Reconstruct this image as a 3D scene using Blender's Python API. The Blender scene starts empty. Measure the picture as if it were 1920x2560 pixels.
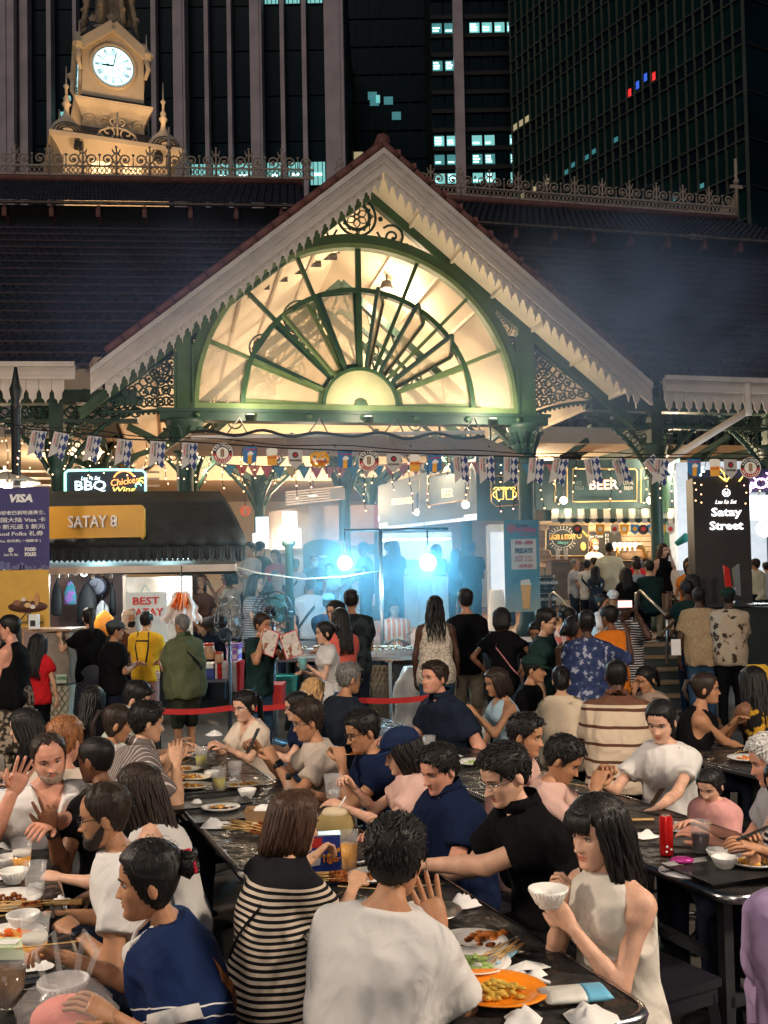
import bpy, bmesh, math, random
import numpy as np
from mathutils import Vector, Matrix, Quaternion
random.seed(7); rng = np.random.default_rng(7)
sc = bpy.context.scene
COL = sc.collection
PI = math.pi
R = math.radians
# ------------------------------------------------------------------ camera
F_PX, C_X, C_Y, CAM_Z = 2489.0, 960.0, 1374.0, 1.87          # in pixels of the 1920 x 2560 photograph
PIT, ROL = R(2.1), R(1.1)
fw = np.array([0, math.cos(PIT), math.sin(PIT)]); _r = np.array([1., 0, 0]); _u = np.array([0, -math.sin(PIT), math.cos(PIT)])
rr = math.cos(ROL)*_r - math.sin(ROL)*_u; uu = math.sin(ROL)*_r + math.cos(ROL)*_u
C0 = np.array([0, 0, CAM_Z])
cam_d = bpy.data.cameras.new('camera'); cam = bpy.data.objects.new('camera', cam_d); COL.objects.link(cam)
cam.matrix_world = Matrix(((rr[0], uu[0], -fw[0], 0), (rr[1], uu[1], -fw[1], 0), (rr[2], uu[2], -fw[2], CAM_Z), (0, 0, 0, 1)))
cam_d.sensor_width = 36; cam_d.lens = F_PX/2560*36; cam_d.shift_y = (C_Y-1280)/2560
cam_d.clip_start = 0.05; cam_d.clip_end = 600
sc.camera = cam
# ------------------------------------------------------------------ world, moon-glow sun, exposure
W = bpy.data.worlds.new('World'); sc.world = W; W.use_nodes = True
nt = W.node_tree; bg = nt.nodes['Background']
sky = nt.nodes.new('ShaderNodeTexSky'); sky.sky_type = 'NISHITA'; sky.sun_disc = False
sky.sun_elevation = R(58); sky.sun_rotation = R(200)
mixn = nt.nodes.new('ShaderNodeMix'); mixn.data_type = 'RGBA'; mixn.blend_type = 'MULTIPLY'; mixn.inputs[0].default_value = 1
nt.links.new(sky.outputs[0], mixn.inputs[6]); mixn.inputs[7].default_value = (0.3, 0.62, 0.72, 1)
nt.links.new(mixn.outputs[2], bg.inputs[0]); bg.inputs[1].default_value = 0.011
sl = bpy.data.lights.new('night_glow', 'SUN'); sl.energy = 0.45; sl.angle = R(30); sl.color = (1, .84, .74)
so = bpy.data.objects.new('night_glow', sl); COL.objects.link(so)
so.rotation_euler = (R(46), 0, R(-14))      # soft glow of the lit street, from behind and above the camera
vs = sc.view_settings; vs.view_transform = 'Standard'; vs.look = 'None'; vs.exposure = 0.52; vs.gamma = 1; vs.use_curve_mapping = False
cy = sc.cycles; cy.use_denoising = True
try: cy.denoiser = 'OPENIMAGEDENOISE'
except Exception: pass
cy.max_bounces = 5; cy.diffuse_bounces = 3; cy.glossy_bounces = 2; cy.transmission_bounces = 4; cy.transparent_max_bounces = 12
cy.volume_bounces = 0; cy.sample_clamp_indirect = 3.0; cy.sample_clamp_direct = 0
cy.volume_step_rate = 4; cy.volume_max_steps = 64; cy.caustics_reflective = False; cy.caustics_refractive = False
# ------------------------------------------------------------------ geometry of the view
def ray(px, py): return fw + (px-C_X)/F_PX*rr + (C_Y-py)/F_PX*uu
def at(px, py, Y):
 d = ray(px, py); return C0 + d*(Y/d[1])
def onz(px, py, z):
 d = ray(px, py); return C0 + d*((z-CAM_Z)/d[2])
# ------------------------------------------------------------------ materials
MATS = {}
def newmat(name):
 m = bpy.data.materials.new(name); m.use_nodes = True
 return m, m.node_tree, m.node_tree.nodes['Principled BSDF']
def mat(name, col, rough=.6, metal=0, var=.12, scale=6, bump=.0, bscale=40, alpha=1, trans=0, emit=None, estr=0, sheen=0, coat=0, ior=1.45, sss=0, spec=.5):
 if name in MATS: return MATS[name]
 m, t, b = newmat(name); N = t.nodes; L = t.links
 b.inputs['Roughness'].default_value = rough; b.inputs['Metallic'].default_value = metal
 b.inputs['Alpha'].default_value = alpha; b.inputs['Transmission Weight'].default_value = trans; b.inputs['IOR'].default_value = ior
 b.inputs['Sheen Weight'].default_value = sheen; b.inputs['Coat Weight'].default_value = coat
 b.inputs['Specular IOR Level'].default_value = spec
 c4 = (*col, 1)
 if var > 0:
  tc = N.new('ShaderNodeTexCoord'); nz = N.new('ShaderNodeTexNoise'); nz.inputs['Scale'].default_value = scale; nz.inputs['Detail'].default_value = 5
  L.new(tc.outputs['Object'], nz.inputs['Vector'])
  hv = N.new('ShaderNodeMapRange'); hv.inputs[1].default_value = .3; hv.inputs[2].default_value = .7
  hv.inputs[3].default_value = 1-var; hv.inputs[4].default_value = 1+var
  L.new(nz.outputs[0], hv.inputs[0])
  mx = N.new('ShaderNodeMix'); mx.data_type = 'RGBA'; mx.blend_type = 'MULTIPLY'; mx.inputs[0].default_value = 1
  mx.inputs[6].default_value = c4; L.new(hv.outputs[0], mx.inputs[7]); L.new(mx.outputs[2], b.inputs['Base Color'])
  if bump > 0:
   nb = N.new('ShaderNodeTexNoise'); nb.inputs['Scale'].default_value = bscale; nb.inputs['Detail'].default_value = 3
   L.new(tc.outputs['Object'], nb.inputs['Vector'])
   bp = N.new('ShaderNodeBump'); bp.inputs['Strength'].default_value = bump; bp.inputs['Distance'].default_value = .01
   L.new(nb.outputs[0], bp.inputs['Height']); L.new(bp.outputs[0], b.inputs['Normal'])
 else: b.inputs['Base Color'].default_value = c4
 if sss > 0:
  b.inputs['Subsurface Weight'].default_value = sss; b.inputs['Subsurface Radius'].default_value = (.012, .005, .003); b.inputs['Subsurface Scale'].default_value = 1
 if emit is not None:
  b.inputs['Emission Color'].default_value = (*emit, 1); b.inputs['Emission Strength'].default_value = estr
 MATS[name] = m
 return m
def glow(name, col, s):
 return mat(name, tuple(min(1, c) for c in col), .5, var=0, emit=col, estr=s)
def folds(t, b, tc, k=1.0):
 """soft creases of worn fabric"""
 N = t.nodes; L = t.links; b.inputs['Specular IOR Level'].default_value = .08; prev = None
 for sc_, dist, st, ds, rot in ((3.6, 1.6, .6, .09, .6), (9, 1.4, .38, .03, -.7), (150, 0, .25, .002, 0)):
  mp = N.new('ShaderNodeMapping'); mp.inputs['Rotation'].default_value = (0, rot, .4); mp.inputs['Scale'].default_value = (1, 1, .75 if sc_ < 50 else 1); L.new(tc.outputs['Object'], mp.inputs[0])
  n = N.new('ShaderNodeTexNoise'); n.inputs['Scale'].default_value = sc_; n.inputs['Distortion'].default_value = dist; n.inputs['Detail'].default_value = 1.5; L.new(mp.outputs[0], n.inputs['Vector'])
  bp = N.new('ShaderNodeBump'); bp.inputs['Strength'].default_value = st*k; bp.inputs['Distance'].default_value = ds; L.new(n.outputs[0], bp.inputs['Height'])
  if prev: L.new(prev.outputs[0], bp.inputs['Normal'])
  prev = bp
 L.new(prev.outputs[0], b.inputs['Normal'])
def stripes(name, c1, c2, freq, duty=.5, axis='Z', rough=.85, lo=None, c0=None, angle=0, wob=.0, bump=.25):
 """bands of two colours along an object axis; below/above lo (object z) the plain colour c0"""
 if name in MATS: return MATS[name]
 m, t, b = newmat(name); N = t.nodes; L = t.links; b.inputs['Roughness'].default_value = rough
 tc = N.new('ShaderNodeTexCoord'); mp = N.new('ShaderNodeMapping'); mp.inputs['Rotation'].default_value[1] = angle
 L.new(tc.outputs['Object'], mp.inputs[0]); sx = N.new('ShaderNodeSeparateXYZ'); L.new(mp.outputs[0], sx.inputs[0])
 src = sx.outputs[{'X': 0, 'Y': 1, 'Z': 2}[axis]]
 if axis == 'A':
  pass
 if wob:
  nz = N.new('ShaderNodeTexNoise'); nz.inputs['Scale'].default_value = 5; L.new(tc.outputs['Object'], nz.inputs[0])
  ma = N.new('ShaderNodeMath'); ma.operation = 'MULTIPLY_ADD'; ma.inputs[1].default_value = wob; L.new(nz.outputs[0], ma.inputs[0]); L.new(src, ma.inputs[2]); src = ma.outputs[0]
 m1 = N.new('ShaderNodeMath'); m1.operation = 'MULTIPLY'; m1.inputs[1].default_value = freq; L.new(src, m1.inputs[0])
 m2 = N.new('ShaderNodeMath'); m2.operation = 'FRACT'; L.new(m1.outputs[0], m2.inputs[0])
 m3 = N.new('ShaderNodeMath'); m3.operation = 'LESS_THAN'; m3.inputs[1].default_value = duty; L.new(m2.outputs[0], m3.inputs[0])
 mx = N.new('ShaderNodeMix'); mx.data_type = 'RGBA'; L.new(m3.outputs[0], mx.inputs[0]); mx.inputs[6].default_value = (*c1, 1); mx.inputs[7].default_value = (*c2, 1)
 out = mx.outputs[2]
 if c0 is not None:
  g = N.new('ShaderNodeMath'); g.operation = 'GREATER_THAN'; g.inputs[1].default_value = lo; L.new(sx.outputs[2], g.inputs[0])
  m4 = N.new('ShaderNodeMix'); m4.data_type = 'RGBA'; L.new(g.outputs[0], m4.inputs[0]); L.new(out, m4.inputs[6]); m4.inputs[7].default_value = (*c0, 1); out = m4.outputs[2]
 L.new(out, b.inputs['Base Color'])
 folds(t, b, tc)
 MATS[name] = m; return m
def blotch(name, c1, c2, scale, thr=.5, rough=.85, kind='noise', soft=.03, c3=None, thr3=.62):
 """a printed pattern of two (or three) colours"""
 if name in MATS: return MATS[name]
 m, t, b = newmat(name); N = t.nodes; L = t.links; b.inputs['Roughness'].default_value = rough
 tc = N.new('ShaderNodeTexCoord')
 if kind == 'noise':
  nz = N.new('ShaderNodeTexNoise'); nz.inputs['Detail'].default_value = 3; o = 0
 elif kind == 'edge':
  nz = N.new('ShaderNodeTexVoronoi'); nz.feature = 'DISTANCE_TO_EDGE'; o = 0
 else:
  nz = N.new('ShaderNodeTexVoronoi'); o = 0
 nz.inputs['Scale'].default_value = scale
 L.new(tc.outputs['Object'], nz.inputs['Vector'])
 rp = N.new('ShaderNodeValToRGB'); e = rp.color_ramp.elements
 e[0].position = max(0, thr-soft); e[0].color = (*c1, 1); e[1].position = thr+soft; e[1].color = (*c2, 1)
 if c3 is not None:
  x = e.new(thr3); x.color = (*c2, 1); x = e.new(min(1, thr3+soft*2)); x.color = (*c3, 1)
 L.new(nz.outputs[o], rp.inputs[0]); L.new(rp.outputs[0], b.inputs['Base Color'])
 folds(t, b, tc)
 MATS[name] = m; return m
def checker(name, c1, c2, sx_, sz_, rot=0, rough=.7):
 if name in MATS: return MATS[name]
 m, t, b = newmat(name); N = t.nodes; L = t.links; b.inputs['Roughness'].default_value = rough
 tc = N.new('ShaderNodeTexCoord'); mp = N.new('ShaderNodeMapping'); mp.inputs['Scale'].default_value = (sx_, 1e-4, sz_)
 m2 = N.new('ShaderNodeMapping'); m2.inputs['Rotation'].default_value = (0, rot, 0)
 L.new(tc.outputs['Object'], mp.inputs[0]); L.new(mp.outputs[0], m2.inputs[0])
 ck = N.new('ShaderNodeTexChecker'); ck.inputs['Scale'].default_value = 1; ck.inputs[1].default_value = (*c1, 1); ck.inputs[2].default_value = (*c2, 1)
 L.new(m2.outputs[0], ck.inputs[0]); L.new(ck.outputs[0], b.inputs['Base Color'])
 MATS[name] = m; return m
# ------------------------------------------------------------------ mesh builder
class MB:
 def __init__(s, M=None): s.v = []; s.f = []; s.m = []; s.M = M; s.mi = 0; s.sm = []; s.smooth = False
 def add(s, vs, fs, smooth=None):
  n = len(s.v)
  if s.M is not None: vs = [tuple(s.M @ Vector(p)) for p in vs]
  s.v.extend([tuple(map(float, p)) for p in vs]); s.f.extend([tuple(i+n for i in f) for f in fs]); s.m.extend([s.mi]*len(fs))
  s.sm.extend([s.smooth if smooth is None else smooth]*len(fs)); return s
 def box(s, a, b):
  (x0, y0, z0), (x1, y1, z1) = a, b
  vs = [(x0,y0,z0),(x1,y0,z0),(x1,y1,z0),(x0,y1,z0),(x0,y0,z1),(x1,y0,z1),(x1,y1,z1),(x0,y1,z1)]
  return s.add(vs, [(0,3,2,1),(4,5,6,7),(0,1,5,4),(1,2,6,5),(2,3,7,6),(3,0,4,7)], False)
 def bar(s, p, q, w, h, up=(0, 0, 1)):
  p = Vector(p); q = Vector(q); d = (q-p).normalized(); up = Vector(up)
  x = d.cross(up)
  if x.length < 1e-4: x = d.cross(Vector((1, 0, 0)))
  x.normalize(); y = x.cross(d)
  vs = []
  for c in (p, q):
   for sx, sy in ((-1,-1),(1,-1),(1,1),(-1,1)): vs.append(c + x*sx*w/2 + y*sy*h/2)
  return s.add(vs, [(0,1,2,3),(7,6,5,4),(0,4,5,1),(1,5,6,2),(2,6,7,3),(3,7,4,0)], False)
 def tube(s, pts, r, n=6, caps=True, closed=False):
  pts = [Vector(p) for p in pts]; k = len(pts)
  rs = r if hasattr(r, '__len__') else [r]*k
  vs = []; prev = None
  for i, p in enumerate(pts):
   a = pts[(i-1) % k] if (i > 0 or closed) else p; b = pts[(i+1) % k] if (i < k-1 or closed) else p
   d = (b-a)
   if d.length < 1e-9: d = Vector((0, 0, 1))
   d.normalize()
   if prev is None:
    x = d.cross(Vector((0, 0, 1)))
    if x.length < .1: x = d.cross(Vector((1, 0, 0)))
   else: x = prev - d*prev.dot(d)
   if x.length < 1e-6: x = d.orthogonal()
   x.normalize(); prev = x; y = d.cross(x)
   for j in range(n):
    t = 2*PI*j/n; vs.append(p + (x*math.cos(t) + y*math.sin(t))*rs[i])
  fs = []
  for i in range(k if closed else k-1):
   for j in range(n):
    a = i*n+j; b = i*n+(j+1) % n; i2 = (i+1) % k
    fs.append((a, b, i2*n+(j+1) % n, i2*n+j))
  if caps and not closed: fs += [tuple(reversed(range(n))), tuple(range((k-1)*n, k*n))]
  return s.add(vs, fs, True if n > 4 else False)
 def loft(s, rings, caps=True, smooth=True, closed=False):
  n = len(rings[0]); vs = [p for r in rings for p in r]; fs = []
  k = len(rings)
  for i in range(k if closed else k-1):
   for j in range(n):
    i2 = (i+1) % k
    fs.append((i*n+j, i*n+(j+1) % n, i2*n+(j+1) % n, i2*n+j))
  if caps and not closed: fs += [tuple(reversed(range(n))), tuple(range((k-1)*n, k*n))]
  return s.add(vs, fs, smooth)
 def lathe(s, prof, n=16, c=(0, 0, 0), caps=True, smooth=True, sx=1, sy=1):
  rings = [[(c[0]+sx*r*math.cos(2*PI*j/n), c[1]+sy*r*math.sin(2*PI*j/n), c[2]+z) for j in range(n)] for r, z in prof]
  return s.loft(rings, caps, smooth)
 def prism(s, poly, y0, y1):
  """outline (x,z) extruded along y"""
  n = len(poly); vs = [(x, y0, z) for x, z in poly]+[(x, y1, z) for x, z in poly]
  fs = [tuple(range(n)), tuple(range(2*n-1, n-1, -1))]+[(j, j+n, (j+1) % n+n, (j+1) % n) for j in range(n)]
  return s.add(vs, fs, False)
 def ball(s, c, r, n=10, m=7):
  rx, ry, rz = r if hasattr(r, '__len__') else (r, r, r)
  rings = []
  for i in range(m+1):
   t = PI*i/m; rad = max(math.sin(t), .02)
   rings.append([(c[0]+rx*rad*math.cos(2*PI*j/n), c[1]+ry*rad*math.sin(2*PI*j/n), c[2]-rz*math.cos(t)) for j in range(n)])
  return s.loft(rings, True, True)
 def quad(s, a, b, c, d): return s.add([a, b, c, d], [(0, 1, 2, 3)], False)
 def mesh(s, name, mats):
  me = bpy.data.meshes.new(name); me.from_pydata(s.v, [], s.f); me.update()
  for m in (mats if isinstance(mats, (list, tuple)) else [mats]): me.materials.append(m)
  me.polygons.foreach_set('material_index', s.m); me.polygons.foreach_set('use_smooth', s.sm)
  return me
 def build(s, name, mats, parent=None, loc=None, rz=None):
  return link(name, s.mesh(name, mats), parent, loc, rz)
def link(name, me, parent=None, loc=None, rz=None):
 o = bpy.data.objects.new(name, me); COL.objects.link(o)
 if parent is not None: o.parent = parent
 if loc is not None: o.location = loc
 if rz is not None: o.rotation_euler = (0, 0, rz)
 return o
def tag(o, label=None, cat=None, group=None, kind=None):
 if label: o['label'] = label
 if cat: o['category'] = cat
 if group: o['group'] = group
 if kind: o['kind'] = kind
 return o
def thing(name, label, cat, loc=(0, 0, 0), rz=0, group=None):
 o = bpy.data.objects.new(name, None); COL.objects.link(o); o.location = loc; o.rotation_euler = (0, 0, rz); o.empty_display_size = .1
 return tag(o, label, cat, group)
_fc = {}
def text_mesh(txt, size, ext=.004, bold=0, align='CENTER', sp=1.0, xs=1.0, slant=0):
 k = (txt, size, ext, bold, align, sp, xs, slant)
 if k in _fc: return _fc[k]
 cu = bpy.data.curves.new('lettering', 'FONT'); cu.body = txt; cu.size = size; cu.extrude = ext; cu.offset = bold; cu.align_x = align; cu.align_y = 'CENTER'
 cu.space_character = sp; cu.resolution_u = 2; cu.shear = slant
 o = bpy.data.objects.new('tmp_lettering', cu)
 me = o.to_mesh().copy(); o.to_mesh_clear()
 bpy.data.objects.remove(o); bpy.data.curves.remove(cu)
 me.transform(Matrix.Rotation(PI/2, 4, 'X') @ Matrix.Diagonal((xs, 1, 1, 1)))
 me.materials.clear(); _fc[k] = me
 return me
def lettering(txt, size, m, parent, loc, ext=.004, bold=0, align='CENTER', sp=1.0, xs=1.0, rot=(0, 0, 0), name='lettering', slant=0):
 """upright letters facing -Y of the parent"""
 me = text_mesh(txt, size, ext, bold, align, sp, xs, slant).copy(); me.materials.append(m)
 o = link(name, me, parent, loc); o.rotation_euler = rot
 return o
def point_light(name, loc, power, col, r=.08, parent=None, kind='POINT', size=None, spot=None, rot=None):
 l = bpy.data.lights.new(name, kind); l.energy = power; l.color = col
 if kind in ('POINT', 'SPOT'): l.shadow_soft_size = r
 if kind == 'AREA': l.size = size or r; l.shape = 'DISK'
 if kind == 'SPOT': l.spot_size = spot or R(120); l.spot_blend = .6
 o = bpy.data.objects.new(name, l); COL.objects.link(o); o.location = loc
 if rot: o.rotation_euler = rot
 if parent is not None: o.parent = parent
 return o
def spiral(c, r0, r1, t0, turns, n=18, hand=1):
 return [(c[0]+(r0+(r1-r0)*i/n)*math.cos(t0+hand*2*PI*turns*i/n), c[1], c[2]+(r0+(r1-r0)*i/n)*math.sin(t0+hand*2*PI*turns*i/n)) for i in range(n+1)]
def arc(c, r, t0, t1, n=16, y=None, rz=None):
 rz = r if rz is None else rz
 return [(c[0]+r*math.cos(t0+(t1-t0)*i/n), c[1], c[2]+rz*math.sin(t0+(t1-t0)*i/n)) for i in range(n+1)]
# base palette
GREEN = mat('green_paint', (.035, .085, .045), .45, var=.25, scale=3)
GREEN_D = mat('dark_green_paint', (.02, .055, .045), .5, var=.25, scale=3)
CREAM = mat('cream_paint', (.72, .62, .48), .7, var=.06, scale=2)
BONE = mat('pale_woodwork', (.62, .53, .46), .65, var=.12, scale=3)
DARK = mat('dark_metal', (.02, .022, .025), .45, var=.2)
BLACK = mat('black_matt', (.012, .012, .013), .7, var=.2)
STEEL = mat('brushed_steel', (.55, .55, .55), .28, metal=1, var=.1)
WHITE = mat('white_plastic', (.75, .75, .73), .45, var=.04)
WIRE = mat('black_wire', (.01, .01, .012), .6, var=0)
# ================================================================== ground
ASPH = mat('street_paving', (.075, .068, .06), .55, var=.35, scale=1.5, bump=.25, bscale=60)
g = MB(); g.box((-160, -12, -.3), (160, 260, 0)); tag(g.build('ground', ASPH), kind='structure')
# ================================================================== office towers
GLASS = mat('tower_glass', (.005, .018, .026), .3, var=.5, scale=.15, spec=.06)
GLASS2 = mat('tower_glass_green', (.008, .04, .037), .3, var=.6, scale=.12, spec=.06)
FIN = mat('tower_fin_concrete', (.56, .46, .47), .8, var=.15, scale=.8)
LITW = [glow('lit_window_a', (.22, .62, .6), .55), glow('lit_window_b', (.08, .32, .33), .4), glow('lit_window_c', (.6, .5, .28), .4), glow('lit_window_d', (.05, .22, .24), .5)]
MULL = mat('mullion', (.105, .115, .09), .5, var=.35, scale=.4)
TUBEW = glow('office_tube', (.7, 1, 1), 2.2)
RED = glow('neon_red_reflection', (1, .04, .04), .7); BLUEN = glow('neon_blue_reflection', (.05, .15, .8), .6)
def zat(px, py, Y): return at(px, py, Y)[2]
def xat(px, py, Y): return at(px, py, Y)[0]
def finned_tower():
 Y = 78.0; t = thing('office_tower', 'dark glass office tower with pale vertical fins behind the clock tower', 'building', (0, Y, 0))
 X = lambda px: xat(px, 250, Y)
 ztop = zat(400, -160, Y); x0 = X(-40); x1 = X(866)
 m = MB(); m.box((x0, 1.0, 0), (x1, 26, ztop)); m.build('core', BLACK, t)
 fins = [(-40, 52), (58, 78), (125, 136), (190, 199), (384, 396), (443, 472), (516, 526), (573, 583), (632, 661), (704, 714), (758, 769), (815, 862)]
 for a, b in fins:
  w = X(b)-X(a); dp = 1.5 if w > .7 else .8
  m = MB(); m.box((0, -dp, 0), (w, 1.2, ztop)); o = m.build('fin', FIN, t); o.location = (X(a), 0, 0)
  if w > .7:
   m = MB(); m.box((w*.2, -dp-.12, 0), (w*.8, -dp+.01, ztop)); m.build('rib', FIN, o)
 fh = 3.7
 edges = [78, 125, 190, 384, 443, 516, 573, 632, 704, 758, 815]
 ends = [125, 190, 384, 443, 516, 573, 632, 704, 758, 815]
 nxt = [136, 199, 396, 472, 526, 583, 661, 714, 769]
 spans = [(78, 125), (136, 190), (199, 384), (396, 443), (472, 516), (526, 573), (583, 632), (661, 704), (714, 758), (769, 815)]
 zl = zat(600, 462, Y)-.2
 for a, b in spans:
  xa, xb = X(a)+.03, X(b)-.03; n = 3 if b-a > 120 else 1
  for q in range(n):
   ya, yb = xa+(xb-xa)*q/n, xa+(xb-xa)*(q+1)/n
   for f in range(-1, 5):
    z = zl+f*fh
    me_k = ('fp', round(yb-ya, 2))
    m = MB(); m.box((0, 0, .06), (yb-ya-.05, .12, fh-.06)); p = m.build('window_pane', GLASS, t, (ya, .2, z))
    if f == 0 and a >= 396 or (f == 4 and 640 < a < 820):
     # lit office floor: a bright room behind the glass, with tubes and mullions
     m = MB(); m.box((.1, -.03, .15), (yb-ya-.15, -.005, 2.0)); m.build('lit_window', LITW[0], p)
     m = MB()
     for u_ in range(3): m.box((.1+(yb-ya-.3)*(u_+.5)/3, -.07, .15), (.16+(yb-ya-.3)*(u_+.5)/3, -.035, 2.0))
     m.build('mullion', BLACK, p)
     m = MB(); m.box((.3+random.random()*.3, -.08, .9), (yb-ya-.4, -.04, 1.08)); m.build('ceiling_light', TUBEW, p)
 for px, py in ((165, 250), (152, 290), (180, 300)):
  m = MB(); m.box((0, -.1, 0), (.35, .15, .3)); m.build('lit_window', LITW[0], t, (X(px), 0, zat(px, py, Y)))
finned_tower()
def mid_towers():
 Y = 98.0; t = thing('office_tower', 'unlit dark tower between the finned tower and the banded tower', 'building', (0, Y, 0))
 x0, x1 = xat(830, 250, Y), xat(1088, 250, Y); zt = zat(900, -160, Y)
 m = MB(); m.box((x0, .3, 0), (x1, 26, zt)); m.build('core', BLACK, t)
 nx, nz = 8, 9; w = (x1-x0)/nx; zl = zat(900, 470, Y); h = (zt-zl)/nz
 m = MB(); m.box((.06, 0, .1), (w-.06, .25, h-.1)); me = m.mesh('window_pane', GLASS)
 for i in range(nx):
  for k in range(nz): link('window_pane', me, t, (x0+i*w, 0, zl+k*h))
 for px, py, c in ((925, 265, 3), (960, 262, 3), (940, 258, 0), (1068, 240, 2), (980, 300, 3), (885, 400, 2), (920, 250, 3)):
  m = MB(); m.box((0, -.06, 0), (.9 if c != 0 else .4, -.01, .8)); m.build('lit_window', LITW[c], t, (xat(px, py, Y), 0, zat(px, py, Y)))
 Y = 88.0; t = thing('office_tower', 'dark tower with teal lit floors and one pale column left of the green glass tower', 'building', (0, Y, 0))
 x0, x1 = xat(1080, 250, Y), xat(1300, 250, Y); zt = zat(1200, -160, Y); zl = zat(1200, 480, Y)
 m = MB(); m.box((x0, .4, 0), (x1, 20, zt)); m.build('core', BLACK, t)
 m = MB(); m.box((0, -1.0, 0), (.85, .5, zt)); m.build('column', FIN, t, (xat(1135, 250, Y), 0, 0))
 for k, yy in enumerate(range(470, -70, -47)):
  z = zat(1200, yy, Y)
  m = MB(); m.box((x0, -.15, z-.02), (x1, .3, z+.35)); m.build('spandrel', BLACK, t)
  for i in range(7):
   wx = (x1-x0)/7; m = MB(); m.box((.05, 0, .37), (wx-.05, .3, 1.6)); p = m.build('window_pane', GLASS, t, (x0+i*wx, 0, z))
   lit = {0: 1, 1: 1, 7: 1, 8: 0}.get(k, 0)
   if (k in (0, 1, 2) and i != 5 and i != 2) or (k in (8,) and i != 2 ) or (k == 6 and i in (0, 1)):
    br = LITW[0] if (k in (0, 2) or k == 8 and i > 2) else LITW[1]
    m = MB(); m.box((.12, -.05, .45), (wx-.12, -.01, 1.35)); m.build('lit_window', br, p)
    m = MB()
    for q in range(random.randint(1, 3)): m.box((.2, -.12, .6+q*.25), (.2+random.uniform(.4, wx-.5), -.07, .7+q*.25))
    m.build('ceiling_light', TUBEW, p)
mid_towers()
def glass_tower():
 # face receding to the left, its near corner at the right
 t = thing('glass_tower', 'tall green glass curtain wall tower with slanting floor lines at upper right', 'building')
 a = at(1866, 300, 62.0); b0 = a[:2]; d = np.array([-.567, 1.0]); d /= np.linalg.norm(d)
 # far edge where it meets px 1282
 rx = ray(1282, 300); k = rx[0]/rx[1]; s = (b0[0]-k*b0[1])/(k*d[1]-d[0]); L = s
 ang = math.atan2(-d[1], -d[0])            # local +x runs from the far edge to the near edge
 far = b0+d*L; t.location = (far[0], far[1], 0); t.rotation_euler = (0, 0, ang)
 zt = 75.0
 m = MB(); m.box((0, .15, 0), (L, 22, zt)); m.build('core', BLACK, t)
 nb = 30; w = L/nb; fh = 3.05; z0 = 14.5; nf = 16
 mv = MB(); mv.box((-.035, -.16, 0), (.035, .16, zt)); mev = mv.mesh('mullion', MULL)
 for i in range(nb+1): link('mullion', mev, t, (i*w, 0, 0))
 mh = MB(); mh.box((0, -.12, -.045), (L, .12, .045)); meh = mh.mesh('floor_rail', MULL)
 for k_ in range(nf+1):
  link('floor_rail', meh, t, (0, 0, z0+k_*fh)); link('floor_rail', meh, t, (0, 0, z0+k_*fh+1.0))
 # panes two bays wide and a floor high: the ones in view
 mp = MB(); mp.box((.04, 0, .05), (2*w-.04, .1, 2.0)); mep = mp.mesh('window_pane', GLASS2)
 msn = MB(); msn.box((.02, .01, .05), (L-.02, .12, .95)); mes = msn.mesh('spandrel', GLASS)
 for k_ in range(nf):
  link('spandrel', mes, t, (0, 0, z0+k_*fh))
  for i in range(0, nb, 2): link('window_pane', mep, t, (i*w, 0, z0+k_*fh+.98))
 # offices left on and neon reflections painted on the glass as glowing panels
 def lit(i, k_, mm, wd=.8, h=1.0, zo=1.2): m_ = MB(); m_.box((.1, -.03, 0), (.1+wd, -.005, h)); m_.build('lit_window', mm, t, (i*w, 0, z0+k_*fh+zo))
 for i in range(0, 7): lit(i, 1, LITW[2], w*.6, .8)
 for i in (0, 1, 3, 5): lit(i, 6, LITW[2] if i % 2 else LITW[3], w*.5, .4)
 for i in range(9, 13): lit(i, 3, LITW[1], w*.7, .5)
 for i in (8, 9, 11, 12, 15): lit(i, 6, LITW[3], w*.5, .35, random.uniform(1.1, 1.5))
 for i in range(0, 3): lit(i, 8, LITW[2], w*.6, .5)
 for i in range(2, 6): lit(i, 2, RED, w*.8, .9)
 lit(11, 2, RED, w*.8, .7)
 for i, mm, zo in ((17, RED, 1.1), (18, BLUEN, 1.3), (19, BLUEN, 1.5), (20, RED, 1.2)): lit(i, 7, mm, w*.35, .55, zo)
 for i in (22, 25): lit(i, 4, LITW[1], w*.4, .3)
 lit(24, 3, LITW[0], w*.3, .2); lit(8, 0, LITW[0], w*.3, .3); lit(12, 0, LITW[1], w*.9, .4)
 # the other face, turned away to the right
 m = MB(); m.box((L, .1, 0), (L+.05, 20, zt)); m.build('side_wall', GLASS, t)
 for k_ in range(nf):
  m = MB(); m.box((L+.05, .2, z0+k_*fh), (L+.12, 20, z0+k_*fh+.1)); m.build('floor_rail', BLACK, t)
glass_tower()
def far_block():
 Y = 120.0; t = thing('office_block', 'distant dark block past the right edge of the green glass tower', 'building', (0, Y, 0))
 x0 = xat(1840, 400, Y); m = MB(); m.box((x0, 0, 0), (x0+16, 15, zat(1900, 200, Y))); m.build('wall', BLACK, t)
 for px, py in ((1872, 424), (1878, 430), (1900, 520), (1880, 385)):
  m = MB(); m.box((0, -.1, 0), (.5, 0, .6)); m.build('lit_window', LITW[0], t, (xat(px, py, Y), 0, zat(px, py, Y)))
far_block()
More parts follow.
